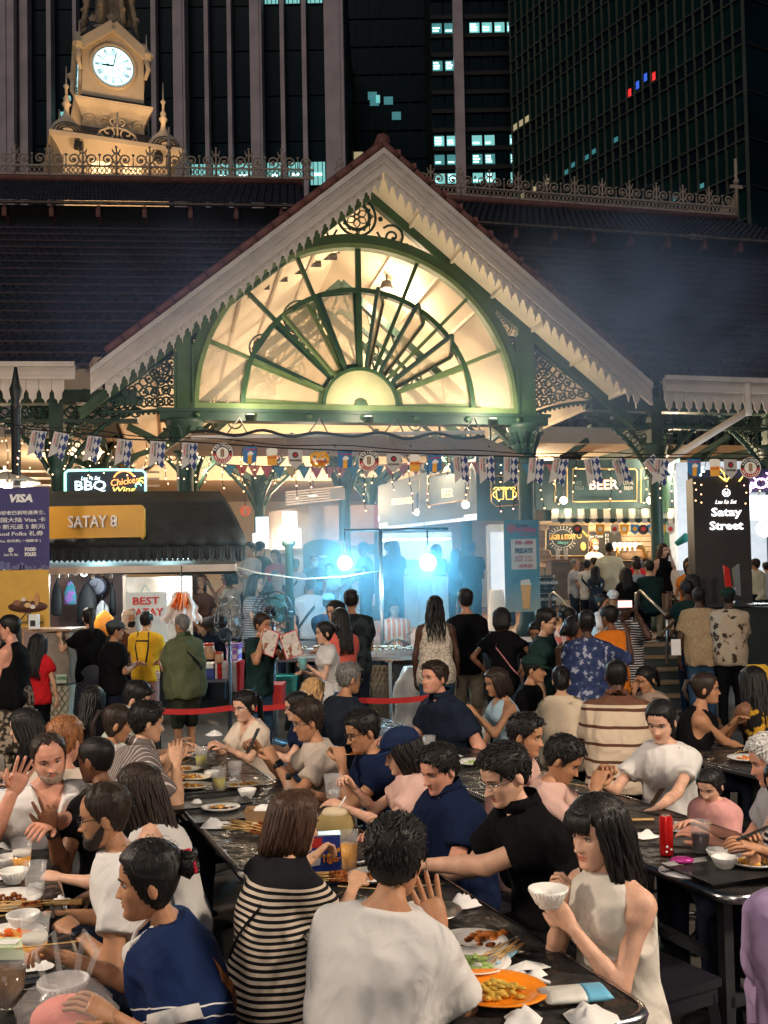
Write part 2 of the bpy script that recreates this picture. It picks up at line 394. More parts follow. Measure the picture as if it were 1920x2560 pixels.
# ================================================================== clock tower
STONE = mat('warm_stone', (.6, .5, .38), .75, var=.1, scale=1.2, bump=.15, bscale=20)
SLATE = mat('dark_slate', (.035, .035, .045), .6, var=.3, scale=5)
CLOCKF = glow('clock_face_light', (.62, .95, 1.0), 1.15); CLOCKD = mat('clock_iron', (.01, .06, .07), .5, var=0)
FLOODL = (1, .62, .3)
def clock_tower():
 Y = 38.0; c = at(275, 300, Y); t = thing('clock_tower', 'floodlit stone clock tower with gabled clock stage and open crown', 'tower', (c[0], Y, 0), R(22))
 z_ = lambda py: zat(290, py, Y-1.6)
 zb, zc, zn, zk, zs, zg, za = z_(470), z_(366), z_(310), z_(247), z_(236), z_(110), z_(58)
 H = 1.9
 m = MB(); m.box((-H, -H, 8), (H, H, zc-.35)); m.build('base_stage', STONE, t)
 # flared cornice
 def ring(h, z): return [(-h, -h, z), (h, -h, z), (h, h, z), (-h, h, z)]
 m = MB(); m.loft([ring(H+.02, zc-.75), ring(H+.16, zc-.5), ring(H+.42, zc-.2), ring(H+.5, zc-.16), ring(H+.5, zc), ring(H+.1, zc+.02)], True, False); m.build('cornice', STONE, t)
 # arched belfry windows with glowing rooms
 WG = glow('belfry_glow', (1, .72, .38), 1.2)
 for x in (-.56, .56):
  m = MB(); z0 = zb+.25
  pts = [(x-.42, -H-.02, z0), (x-.42, -H-.02, z0+.75)]+[(x-.42*math.cos(PI*i/8), -H-.02, z0+.75+.42*math.sin(PI*i/8)) for i in range(1, 8)]+[(x+.42, -H-.02, z0+.75), (x+.42, -H-.02, z0)]
  m.tube(pts, .09, 6); o = m.build('window_arch', STONE, t)
  m = MB(); m.prism([(p[0], p[2]) for p in pts], -H-.03, -H-.005); m.build('window_pane', WG, o)
  m = MB()
  for k in (-.14, .14): m.bar((x+k, -H-.05, z0), (x+k, -H-.05, z0+1.05), .035, .03)
  m.bar((x-.4, -H-.05, z0+.4), (x+.4, -H-.05, z0+.4), .03, .035, (0, 1, 0)); m.build('glazing_bar', STONE, o)
 m = MB()
 for x in (-1.78, -1.12, 0, 1.12, 1.78):
  m.box((x-.1, -H-.14, 10), (x+.1, -H+.02, zc-.7))
 m.build('pilaster', STONE, t)
 # dark mansard
 m = MB(); m.loft([ring(H+.2, zc+.02), ring(1.62, zc+.45), ring(1.3, zn-.05), ring(1.18, zn)], True, False); m.build('mansard_roof', SLATE, t)
 # neck and its cornice
 m = MB(); m.loft([ring(1.14, zn-.1), ring(1.12, zn+.35), ring(1.16, zn+.4), ring(1.24, zk-.35), ring(1.42, zk-.05), ring(1.44, zk+.05), ring(1.1, zk+.06)], True, False); m.build('neck', STONE, t)
 m = MB()
 for x in (-.9, -.3, .3, .9): m.tube(arc((x, -1.27, zk-.75), .2, 0, PI, 8), .04, 5)
 m.build('neck_ornament', STONE, t)
 # clock stage with four gables
 S = 1.13
 m = MB(); m.box((-S, -S, zs), (S, S, zg)); m.build('clock_stage', STONE, t)
 m = MB(); m.box((-S-.06, -S-.06, zs-.1), (S+.06, S+.06, zs+.08)); m.build('stage_moulding', SLATE, t)
 for k in range(4):
  M_ = Matrix.Rotation(k*PI/2, 4, 'Z')
  m = MB(M_); m.prism([(-S, zg), (S, zg), (0, za+.05)], -S-.01, -.2); o = m.build('gable', STONE, t)
  m = MB(M_)
  for sgn in (-1, 1): m.bar((sgn*(S+.25), -S-.12, zg-.12), (0, -S-.12, za+.18), .34, .2, (0, 1, 0))
  m.build('gable_moulding', STONE, t)
  zc_ = z_(148); r = .76
  m = MB(M_); m.tube([(r*1.08*math.cos(2*PI*i/40), -S-.02, zc_+r*1.08*math.sin(2*PI*i/40)) for i in range(40)], .075, 6, closed=True); m.build('clock_surround', STONE, t)
  m = MB(M_); m.prism([(r*math.cos(2*PI*i/40), zc_+r*math.sin(2*PI*i/40)) for i in range(40)], -S-.05, -S-.01); o = m.build('clock_face', CLOCKF, t)
  m = MB(M_); yy = -S-.065
  m.tube([(r*.97*math.cos(2*PI*i/40), yy, zc_+r*.97*math.sin(2*PI*i/40)) for i in range(40)], .014, 4, closed=True)
  m.tube([(r*.6*math.cos(2*PI*i/12), yy, zc_+r*.6*math.sin(2*PI*i/12)) for i in range(12)], .01, 4, closed=True)
  strokes = {12: 4, 1: 1, 2: 2, 3: 3, 4: 4, 5: 2, 6: 3, 7: 4, 8: 5, 9: 3, 10: 2, 11: 3}
  for h in range(1, 13):
   th = PI/2-h*PI/6; dx, dz = math.cos(th), math.sin(th); n = strokes[h]
   for q in range(n):
    of = (q-(n-1)/2)*.038
    sl_ = .05 if (h in (12, 5, 6, 10, 4, 9, 11) and q == n-1) else 0
    a_ = (dx*.64*r-dz*(of+sl_*.5), yy, zc_+dz*.64*r+dx*(of+sl_*.5)); b_ = (dx*.88*r-dz*(of-sl_*.5), yy, zc_+dz*.88*r+dx*(of-sl_*.5))
    m.bar(a_, b_, .018, .012, (0, 1, 0))
  for q in range(6):      # soccer-ball leading of the glass
   th = PI/2+q*PI/3; m.bar((.3*r*math.cos(th), yy, zc_+.3*r*math.sin(th)), (.6*r*math.cos(th), yy, zc_+.6*r*math.sin(th)), .012, .01, (0, 1, 0))
   t2 = th+PI/3; m.bar((.3*r*math.cos(th), yy, zc_+.3*r*math.sin(th)), (.3*r*math.cos(t2), yy, zc_+.3*r*math.sin(t2)), .012, .01, (0, 1, 0))
  m.build('numeral', CLOCKD, o)
  m = MB(M_); th = PI/2-R(12); m.bar((0, yy-.02, zc_), (.72*r*math.cos(th), yy-.02, zc_+.72*r*math.sin(th)), .035, .02, (0, 1, 0)); m.build('minute_hand', CLOCKD, o)
  m = MB(M_); th = PI-R(-2); m.bar((0, yy-.03, zc_), (.55*r*math.cos(th), yy-.03, zc_+.55*r*math.sin(th)), .06, .02, (0, 1, 0)); m.ball((-.28*r, yy-.03, zc_), (.07, .02, .05)); m.build('hour_hand', CLOCKD, o)
  # corner finial
  m = MB(M_); m.lathe([(.1, 0), (.16, .1), (.1, .22), (.05, .3), (.09, .38), (.03, .5), (.015, .95)], 8, (S+.1, -S-.1, zg-.1)); m.build('finial', STONE, t)
  m = MB(M_); m.tube([(S+.05, -S-.05, zg-.9), (S+.16, -S-.16, zg-.55), (S+.1, -S-.1, zg-.1)], [.05, .1, .12], 6); m.build('corner_bracket', STONE, t)
 m = MB(); m.loft([ring(S, zg), ring(1.0, zg+.7), ring(.8, za+.45)], True, False); m.build('stage_roof', SLATE, t)
 # open crown of curved ribs
 CR = mat('crown_stone', (.4, .3, .2), .8, var=.25)
 zr = za+.3
 for k in range(8):
  a = k*PI/4+PI/8; m = MB()
  pts = [(math.cos(a)*q, math.sin(a)*q, zr+h) for q, h in ((1.05, 0), (1.0, .7), (.85, 1.5), (.62, 2.3), (.35, 3.0), (.1, 3.6))]
  m.tube(pts, [.13, .12, .11, .1, .09, .07], 6)
  for (x, y, z) in pts[1:]: m.ball((x*1.1, y*1.1, z), .1, 6, 4)
  m.build('crown_rib', CR, t)
  m = MB(); q = .97
  for j in range(5): m.tube([(math.cos(a+.39)*q, math.sin(a+.39)*q, zr+.0), (math.cos(a+.39+(j-2)*.09)*q, math.sin(a+.39+(j-2)*.09)*q, zr+.5-.05*abs(j-2))], [.07, .03], 5)
  m.build('crown_leaf', CR, t)
 m = MB(); m.lathe([(1.1, 0), (1.14, .1), (.9, .2)], 16, (0, 0, zr-.15)); m.build('crown_ring', CR, t)
 m = MB(); m.lathe([(.62, 0), (.66, .3), (.55, 1.0), (.5, 2.0), (.3, 3.0)], 8, (0, 0, zr), smooth=False); m.build('crown_drum', CR, t)
 # four corner turrets with onion domes, plus the scroll crest
 for (x, y, s) in ((-1.75, -1.75, 1), (1.75, -1.75, 1), (-1.75, 1.75, .8), (1.75, 1.75, .8)):
  m = MB()
  m.lathe([(.62, 0), (.62, .2), (.5, .46), (.3, .66), (.18, .78), (.1, .95), (.09, 1.15), (.17, 1.28), (.1, 1.38), (.12, 1.5), (.05, 1.62), (.05, 1.85), (.11, 1.95), (.03, 2.05), (.012, 2.7)], 14, (x, y, zc))
  o = m.build('turret', STONE, t)
  m = MB();
  for r_ in (.3, .45, .58): m.tube(arc((x, y-.6, zc), r_*.85, 0, PI, 12, rz=r_*.62), .03, 5)
  m.build('turret_fretwork', SLATE, o)
 m = MB(); yy = -H-.3
 for s in (-1, 1):
  m.tube(spiral((s*.33, yy, zc+.3), .32, .05, PI/2+s*PI/2+PI, 1.3, 18, -s), .035, 5); m.tube([(s*.75, yy, zc+.02), (s*.6, yy, zc+.3), (s*.3, yy, zc+.45), (0, yy, zc+.5)], .04, 5)
  m.tube(spiral((s*.14, yy, zc+.72), .15, .03, -PI/2, 1, 12, s), .03, 5)
 m.tube([(0, yy, zc), (0, yy, zc+1.05)], .04, 5); m.bar((-.12, yy, zc+.85), (.12, yy, zc+.85), .05, .05)
 m.build('scroll_crest', STONE, t)
 for x, py in ((-1.4, 0), (1.45, 0)):
  m = MB(); m.box((x-.14, -H-.62, zc-.55), (x+.14, -H-.3, zc-.34)); m.bar((x, -H-.35, zc-.45), (x, -H, zc-.35), .04, .04); m.build('floodlight', BLACK, t)
 # floodlights standing on the hall roof in front of the tower
 M0 = Matrix.Translation((c[0], Y, 0)) @ Matrix.Rotation(R(22), 4, 'Z')
 for x, nm in ((-2.6, 'left'), (2.6, 'right')):
  p = M0 @ Vector((x, -6.5, 13.6)); fl = thing('roof_floodlight', f'roof floodlight aimed at the {nm} half of the clock tower base', 'floodlight', p)
  m = MB(); m.box((-.2, -.12, .1), (.2, .12, .4)); m.box((-.03, -.03, -1.5), (.03, .03, .1)); m.build('housing', BLACK, fl)
  l = point_light('flood_lamp', (0, .2, .5), 420, FLOODL, .15, fl, 'SPOT', spot=R(75)); l.rotation_euler = (R(125), 0, R(22))
 for k, (x, y) in enumerate(((-1.0, -2.95), (1.3, -2.95), (-2.95, 0.0))):
  l = point_light('cornice_flood', (x, y, zc+.15), 85, FLOODL, .15, t, 'SPOT', spot=R(110)); l.rotation_euler = (R(165), 0, 0) if y < -2 else (R(165), 0, R(-90))
 l = point_light('base_flood', (0, -4.4, zb-1.0), 160, FLOODL, .4, t)
clock_tower()
# ================================================================== market hall
HALL_O = Vector((.117, 17.02, 0)); HALL_A = R(12)
TILE = None
def tile_mat():
 m, t, b = newmat('roof_tile'); N = t.nodes; L = t.links; b.inputs['Roughness'].default_value = .62
 tc = N.new('ShaderNodeTexCoord'); wv = N.new('ShaderNodeTexWave'); wv.bands_direction = 'X'; wv.inputs['Scale'].default_value = 1.75; wv.inputs['Distortion'].default_value = .3
 L.new(tc.outputs['Object'], wv.inputs[0])
 nz = N.new('ShaderNodeTexNoise'); nz.inputs['Scale'].default_value = 2.5; nz.inputs['Detail'].default_value = 6; L.new(tc.outputs['Object'], nz.inputs[0])
 rp = N.new('ShaderNodeValToRGB'); e = rp.color_ramp.elements; e[0].position = .3; e[0].color = (.010, .013, .026, 1); e[1].position = .75; e[1].color = (.026, .026, .042, 1)
 L.new(nz.outputs[0], rp.inputs[0]); L.new(rp.outputs[0], b.inputs['Base Color'])
 bp = N.new('ShaderNodeBump'); bp.inputs['Strength'].default_value = .9; bp.inputs['Distance'].default_value = .05; L.new(wv.outputs[0], bp.inputs['Height']); L.new(bp.outputs[0], b.inputs['Normal'])
 MATS['roof_tile'] = m; return m
TILE = tile_mat()
TEDGE = mat('tile_edge_dark', (.05, .03, .038), .7, var=.5, scale=9)
TERRA = mat('terracotta_edge', (.16, .06, .05), .7, var=.3, scale=8)
CEIL = mat('cream_ceiling_board', (.78, .68, .52), .7, var=.05, scale=1.5)
PANE = mat('dusty_pane', (.75, .68, .55), .35, var=.25, scale=1.2, alpha=.1)
PANE2 = mat('dusty_pane_thick', (.6, .52, .42), .4, var=.3, scale=1.0, alpha=.42)
PANE3 = mat('sash_glass', (.8, .68, .5), .3, var=.2, scale=1.5, alpha=.38)
HUB = mat('brass_green_hub', (.6, .6, .36), .35, metal=.1, var=.12, scale=2)
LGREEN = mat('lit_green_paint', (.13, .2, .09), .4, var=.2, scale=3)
WARM = (1, .73, .46)
hall = thing('market_hall', 'cast iron market hall with gabled entrance, fan window and dark tiled roofs', 'building', HALL_O, HALL_A)
APZ, EAZ, HW = 9.3, 5.5, 4.7
SL = math.atan2(APZ-EAZ, HW);
def slope_z(w): return APZ-abs(w)*(APZ-EAZ)/HW
def rosette(m, c, r, y=0.0):
 m.tube([(c[0]+r*math.cos(2*PI*i/28), y, c[1]+r*math.sin(2*PI*i/28)) for i in range(28)], r*.075, 5, closed=True)
 m.tube([(c[0]+r*.68*math.cos(2*PI*i/24), y, c[1]+r*.68*math.sin(2*PI*i/24)) for i in range(24)], r*.1, 5, closed=True)
 for k in range(12):
  a = k*PI/6; m.ball((c[0]+r*.76*math.cos(a), y, c[1]+r*.76*math.sin(a)), r*.085, 5, 4)
 for k in range(6):
  a = k*PI/3+PI/6; p = []
  for i in range(9):
   q = i/8; w = .16*math.sin(PI*q); rad = .12+.46*q
   p.append((rad*r, w*r))
  for sg in (-1, 1): m.tube([(c[0]+x*math.cos(a)-sg*y_*math.sin(a), y, c[1]+x*math.sin(a)+sg*y_*math.cos(a)) for x, y_ in p], r*.03, 4)
 m.tube([(c[0]+r*.12*math.cos(2*PI*i/10), y, c[1]+r*.12*math.sin(2*PI*i/10)) for i in range(10)], r*.04, 4, closed=True)
 for k in range(8):
  a = k*PI/4; m.tube([(c[0]+r*(.95+.0*i)*math.cos(a), y, c[1]+r*.95*math.sin(a)) if i == 0 else (c[0]+r*.78*math.cos(a+.2), y, c[1]+r*.78*math.sin(a+.2)) for i in range(2)], r*.03, 4)
def scroll(m, c, r, y, t0, hand, th=.022, turns=1.6):
 m.tube(spiral((c[0], y, c[1]), r, r*.15, t0, turns, 22, hand), th, 5)
 e = spiral((c[0], y, c[1]), r, r*.15, t0, turns, 22, hand)[-1]; m.ball(e, th*1.8, 6, 4)
# ---- gable roof slabs, ceiling boards, verge tiles
def gable():
 depth = 15
 for s in (-1, 1):
  m = MB(); n = 14
  q = [(0, APZ+.05), (s*(HW+.12), EAZ-.05), (s*(HW+.12), EAZ+.12), (0, APZ+.26)]
  m.prism(q if s < 0 else q[::-1], .06, depth); m.build('gable_roof', TILE, hall)
  m = MB(); L_ = math.hypot(HW, APZ-EAZ)
  # panelled soffit/ceiling: boards between purlins
  nb = 6
  for k in range(nb):
   a, b = k/nb, (k+1)/nb
   A0 = (s*HW*a, APZ-.03-(APZ-EAZ)*a); B0 = (s*HW*b, APZ-.03-(APZ-EAZ)*b)
   mm = MB(); mm.quad((A0[0], .07, A0[1]), (B0[0], .07, B0[1]), (B0[0], depth, B0[1]), (A0[0], depth, A0[1]))
   mm.build('soffit_panel', CEIL, hall)
   mm = MB(); mm.bar((B0[0], .07, B0[1]-.03), (B0[0], depth, B0[1]-.03), .05, .07); mm.build('purlin', CREAM, hall)
  # bargeboard: wide board, bead mouldings and hanging fretted valance
  nx, nz = math.sin(SL)*s, -math.cos(SL)
  top0 = Vector((0, 0, APZ+.12)); top1 = Vector((s*(HW+.22), 0, EAZ-.06))
  dn = Vector((0, 0, -1))
  m = MB()
  bw = .36
  def strip(a0, a1, h0, h1, y0, y1):
   p = [(a0.x, a0.z-h0), (a1.x, a1.z-h0), (a1.x, a1.z-h1), (a0.x, a0.z-h1)]
   m.prism(p if s > 0 else p[::-1], y0, y1)
  strip(top0, top1, .0, bw, -.02, .06); o = m.build('bargeboard', BONE, hall)
  m = MB(); strip(top0, top1, -.03, .07, -.09, -.015); strip(top0, top1, .19, .215, -.045, -.015); strip(top0, top1, bw-.05, bw+.02, -.06, -.015); m.build('bargeboard_moulding', BONE, o)
  # valance boards, one by one
  pitch = .146; n = int((HW+.1)/pitch)
  kx = (APZ-EAZ+.18)/(HW+.22)
  w2 = pitch*.5
  def top(xl): return -kx*xl*s
  pr = [(-w2, .0), (w2, 0), (w2, -.16), (w2*.55, -.2), (w2*.5, -.26), (w2*.16, -.29), (w2*.08, -.37), (-w2*.02, -.40), (-w2*.1, -.36), (-w2*.2, -.29), (-w2*.5, -.27), (-w2*.6, -.2), (-w2, -.17)]
  m = MB(); p2 = [(x, top(x)+z*.85) for x, z in pr]
  m.prism(p2[::-1], 0, .03)
  m.ball((0, -.005, -.1), (.03, .012, .03), 6, 4)
  me = m.mesh('valance_board', BONE)
  for i in range(n):
   w = (i+.5)*pitch+.02; link('valance_board', me, hall, (s*w, .0, APZ+.12-kx*w-bw+.02))
  # verge tiles: red-brown half round ends along the edge
  m = MB(); m.tube([(-.13*1, 0, kx*.13*s*1), (.13, 0, -kx*.13*s)] if s > 0 else [(-.13, 0, -kx*.13), (.13, 0, kx*.13)], .075, 8)
  m.box((.09, -.06, -.09), (.16, .1, .02)); me = m.mesh('verge_tile', TERRA)
  for i in range(17):
   w = .15+i*.275; link('verge_tile', me, hall, (s*w, .04, APZ+.26-kx*w))
 m = MB(); m.tube([(0, -.02, APZ+.3), (0, depth, APZ+.3)], .13, 8); m.build('ridge_tile', TERRA, hall)
gable()
# ---- fan window wall
FV = 1.4; FC = (-.22, 5.2); FR = 3.0
def fanlight():
 m = MB(); cx, cz = FC
 def ringarc(r0, r1, y0, y1, n=40, t0=0, t1=PI):
  rings = []
  for i in range(n+1):
   t = t0+(t1-t0)*i/n; c, s_ = math.cos(t), math.sin(t)
   rings.append([(cx+r0*c, y0, cz+r0*s_), (cx+r1*c, y0, cz+r1*s_), (cx+r1*c, y1, cz+r1*s_), (cx+r0*c, y1, cz+r0*s_)])
  m.loft(rings, True, False)
 ringarc(FR, FR+.2, FV-.12, FV+.1); fan = m.build('fanlight', GREEN, hall)
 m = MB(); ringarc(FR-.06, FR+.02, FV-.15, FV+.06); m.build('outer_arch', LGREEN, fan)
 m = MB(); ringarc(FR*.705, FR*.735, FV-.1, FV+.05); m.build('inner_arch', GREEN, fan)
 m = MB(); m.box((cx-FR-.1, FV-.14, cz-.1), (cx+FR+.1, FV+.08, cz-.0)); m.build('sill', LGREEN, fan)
 r1, r2 = FR*.22, FR*.72
 # hub
 m = MB(); pts = [(cx+r1*math.cos(PI*i/24), cz+r1*math.sin(PI*i/24)) for i in range(25)]; m.prism(pts[::-1], FV-.06, FV+.02); m.build('hub', HUB, fan)
 m = MB(); ringarc(r1, r1+.06, FV-.12, FV+.06, 24); ringarc(.0, .12, FV-.14, FV-.06, 12); m.build('hub_rim', GREEN, fan)
 nseg = 8
 for k in range(nseg+1):
  a = PI*k/nseg
  ir = r1 if k not in (0, nseg) else r1
  if k in (0, nseg): continue
  m = MB(); wv = .1 if k == 4 else .065
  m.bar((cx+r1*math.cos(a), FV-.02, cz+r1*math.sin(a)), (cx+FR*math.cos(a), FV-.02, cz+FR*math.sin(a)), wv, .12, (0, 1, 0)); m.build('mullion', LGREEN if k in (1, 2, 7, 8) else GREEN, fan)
 # outer panes
 for k in range(nseg):
  m = MB(); a0, a1 = PI*k/nseg+.015, PI*(k+1)/nseg-.015; n = 6
  p = [(cx+FR*.735*math.cos(a0+(a1-a0)*i/n), cz+FR*.735*math.sin(a0+(a1-a0)*i/n)) for i in range(n+1)]+[(cx+(FR-.05)*math.cos(a1-(a1-a0)*i/n), cz+(FR-.05)*math.sin(a1-(a1-a0)*i/n)) for i in range(n+1)]
  m.prism(p, FV-.004, FV+.004); m.build('pane', PANE2 if k in (0, 7) else PANE, fan)
 # pivoting inner sashes, each turned about its radial axis
 turn = [62, -60, -58, 70, 8, -72, -14, 0]
 turn = [5, 66, 64, 70, 10, 34, 8, 3]
 for k in range(nseg):
  am = PI*(k+.5)/nseg; ha = PI/nseg/2-.028
  ra, rb = r1+.1, r2-.03
  wi, wo = ra*math.tan(ha), rb*math.tan(ha)
  m = MB()
  cs = [(-wi, ra), (wi, ra), (wo, rb), (-wo, rb)]
  for i in range(4):
   p, q = cs[i], cs[(i+1) % 4]; m.bar((p[0], 0, p[1]), (q[0], 0, q[1]), .075, .06, (0, 1, 0))
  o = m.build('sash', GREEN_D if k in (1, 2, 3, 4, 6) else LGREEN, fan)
  m = MB(); m.prism([(-wi, ra), (wi, ra), (wo, rb), (-wo, rb)], -.004, .004); g_ = m.build('sash_pane', PANE3, fan)
  for q in (o, g_):
   q.matrix_basis = Matrix.Translation((cx, FV-.02, cz)) @ Matrix.Rotation(-(am-PI/2), 4, 'Y') @ Matrix.Rotation(R(turn[k]), 4, 'Z')
 return fan
fan = fanlight()
def fan_wall():
 cx, cz = FC
 # beams under the slopes
 for s in (-1, 1):
  m = MB(); m.bar((0, FV, slope_z(0)-.12), (s*5.2, FV, slope_z(5.2)-.12), .16, .2, (0, 1, 0)); m.bar((0, FV-.1, slope_z(0)-.22), (s*5.2, FV-.1, slope_z(5.2)-.22), .05, .05, (0, 1, 0))
  m.build('gable_beam', GREEN, hall)
 m = MB(); rosette(m, (cx, 8.77), .36, FV)
 m.tube([(cx, FV, 8.3), (cx, FV, 8.45)], .05, 6); m.tube([(cx, FV, 9.1), (cx, FV, 9.2)], .05, 6); m.build('rosette', GREEN_D, hall)
 for s in (-1, 1):
  m = MB()
  for (x, z, r, t0, hd) in ((.68, 8.42, .24, 2.4, 1), (1.12, 8.12, .17, 2.0, -1), (1.45, 7.9, .11, 2.4, 1)):
   scroll(m, (cx+s*x, z), r, FV, t0 if s > 0 else PI-t0, -hd*s, .024)
  m.tube([(cx+s*.38, FV, 8.5), (cx+s*.55, FV, 8.2), (cx+s*.9, FV, 8.3), (cx+s*1.2, FV, 7.95), (cx+s*1.6, FV, 7.75), (cx+s*1.85, FV, 7.55)], .022, 5)
  m.ball((cx+s*.45, FV, 8.75), .05, 6, 4); m.ball((cx+s*.95, FV, 8.28), .04, 6, 4)
  m.build('spandrel_scroll', GREEN_D, hall)
  # dense iron lace in the lower spandrel
  m = MB()
  for k in range(22):
   a = R(8)+R(42)*k/21; rr_ = FR+.3+.06*math.sin(k*2.1)
   x = rr_*math.cos(a); z = cz+rr_*math.sin(a)
   x = min(x, 3.05)
   if z < slope_z(x)-.35:
    m.tube([(cx+s*(x+.09*math.cos(2*PI*i/8)), FV, z+.09*math.sin(2*PI*i/8)) for i in range(8)], .022, 4, closed=True); m.ball((cx+s*x, FV, z), .035, 5, 4)
  for k in range(5):
   x = 2.4+.11*k; z = cz+2.2-.28*k; rosette(m, (cx+s*min(x+.35, 2.98), z-.35), .15-.01*k, FV)
  m.build('spandrel_lace', GREEN_D, hall)
  # columns: shaft, capital, upper post
  for v in (FV,):
   x = cx+s*3.2
   m = MB(); m.lathe([(.26, .86), (.26, 1.0), (.2, 1.1), (.16, 1.3), (.145, 4.2), (.15, 4.25), (.2, 4.3), (.16, 4.36), (.17, 4.4), (.25, 4.62), (.34, 4.83), (.36, 4.9)], 14, (x, v, 0)); c_ = m.build('column', GREEN_D, hall)
   m = MB()
   for k in range(10):
    a = k*PI/5
    for zz, r_ in ((4.42, .19), (4.64, .27)):
     m.tube([(x+r_*.8*math.cos(a), v+r_*.8*math.sin(a), zz-.12), (x+r_*1.05*math.cos(a), v+r_*1.05*math.sin(a), zz+.08), (x+r_*1.4*math.cos(a), v+r_*1.4*math.sin(a), zz+.1)], [.05, .05, .02], 5)
   m.build('capital_leaf', GREEN_D, c_)
   m = MB(); m.box((x-.13, v-.14, 5.08), (x+.13, v+.14, slope_z(x)-.16))
   for dx in (-.16, .16): m.box((x+dx-.02, v-.17, 5.08), (x+dx+.02, v-.1, slope_z(x)-.3))
   m.build('upper_post', GREEN, hall)
   # outward bracket with iron lace
   bracket((x, v), s, 1.35, slope_z(x)-.4, slope_z(abs(x)+1.35)-.3, 5.1)
 m = MB(); m.box((-3.85, FV-.16, 4.88), (3.4, FV+.16, 5.06)); m.box((-3.9, FV-.2, 5.03), (3.45, FV+.2, 5.09)); b_ = m.build('fan_beam', GREEN_D, hall)
 for k in range(7):
  m = MB(); m.lathe([(.05, 0), (.06, .02), (.02, .04)], 8); o = m.build('stud', GREEN, b_, (-3.2+k, FV-.17, 4.97)); o.rotation_euler = (PI/2, 0, 0)
def bracket(p, s, L_, z0, z1, zl, y=None):
 """quarter-arch spandrel bracket leaning out from a post, filled with iron lace"""
 x0, v = p; x0 += s*.14
 m = MB(); n = 14
 top = lambda q: z0+(z1-z0)*q
 low = lambda q: zl+(z1-.12-zl)*math.sin(q*PI/2)**.8
 m.tube([(x0+s*L_*i/n, v, low(i/n)) for i in range(n+1)], .035, 5); m.tube([(x0, v, zl-.1), (x0, v, z0)], .03, 5); m.tube([(x0, v, z0), (x0+s*L_, v, z1)], .045, 5)
 random.seed(int(abs(x0*100)))
 for i in range(1, n):
  q = i/n; a, b = low(q)+.06, top(q)-.05; h = b-a
  if h < .08: continue
  k = max(1, int(h/.17)); hh = h/k
  for j in range(k):
   c = (x0+s*L_*q-s*.02, a+hh*(j+.5)); r_ = min(hh*.48, .075)
   m.tube([(c[0]+r_*math.cos(2*PI*e/8), v, c[1]+r_*math.sin(2*PI*e/8)) for e in range(8)], .017, 4, closed=True)
   if (i+j) % 2: m.ball((c[0], v, c[1]), r_*.45, 5, 3)
  m.ball((x0+s*L_*q, v, low(q)-.04), .035, 5, 3)
 rosette(m, (x0+s*.26, z0-.36), .2, v)
 return m.build('bracket', GREEN_D, hall)
fan_wall()
# ---- interior trusses seen through the fan
def trusses():
 for v in (4.6, 6.9):
  for s in (-1, 1):
   m = MB(); m.bar((0, v, 8.5), (s*3.9, v, 5.0), .16, .2, (0, 1, 0)); m.bar((0, v, 7.9), (s*3.6, v, 4.7), .08, .1, (0, 1, 0))
   for k in range(7):
    q = k/7; m.bar((s*3.9*q, v, 8.45-3.5*q), (s*3.6*(q+.07), v, 7.9-3.2*(q+.07)), .04, .05, (0, 1, 0))
   for k in range(4): scroll(m, (s*(.7+.75*k), 7.05-.62*k), .22, v, 1.2, s, .022)
   m.build('truss', GREEN_D, hall)
  m = MB(); rosette(m, (-.9-.3*(v-4.6), 7.7-.5*(v-4.6)), .36, v-.05); rosette(m, (-1.7, 7.0-.4*(v-4.6)), .3, v-.05); m.build('truss_rosette', GREEN_D, hall)
 # big inner columns and diagonal struts below the fan
 for (x, v) in ((-3.2, 6.5), (.5, 7.5), (3.4, 6.8), (-1.2, 12), (2.2, 12.5), (-5.5, 9), (6.2, 8.5), (9.6, 7.5)):
  m = MB(); m.lathe([(.24, .86), (.15, 1.1), (.14, 4.6), (.22, 4.7), (.3, 5.1)], 12, (x, v, 0))
  for a in range(4):
   dx, dy = math.cos(a*PI/2+.4), math.sin(a*PI/2+.4)
   m.tube([(x, v, 3.9), (x+.35*dx, v+.35*dy, 4.6), (x+1.1*dx, v+1.1*dy, 5.3)], .05, 5); m.bar((x, v, 4.9), (x+1.5*dx, v+1.5*dy, 5.5), .1, .14)
   for q in range(4): m.tube([(x+(.25+.2*q)*dx+.08*math.cos(2*PI*e/7), v+(.25+.2*q)*dy, 4.75+.13*q+.08*math.sin(2*PI*e/7)) for e in range(7)], .016, 4, closed=True)
  m.build('inner_column', GREEN_D, hall)
trusses()
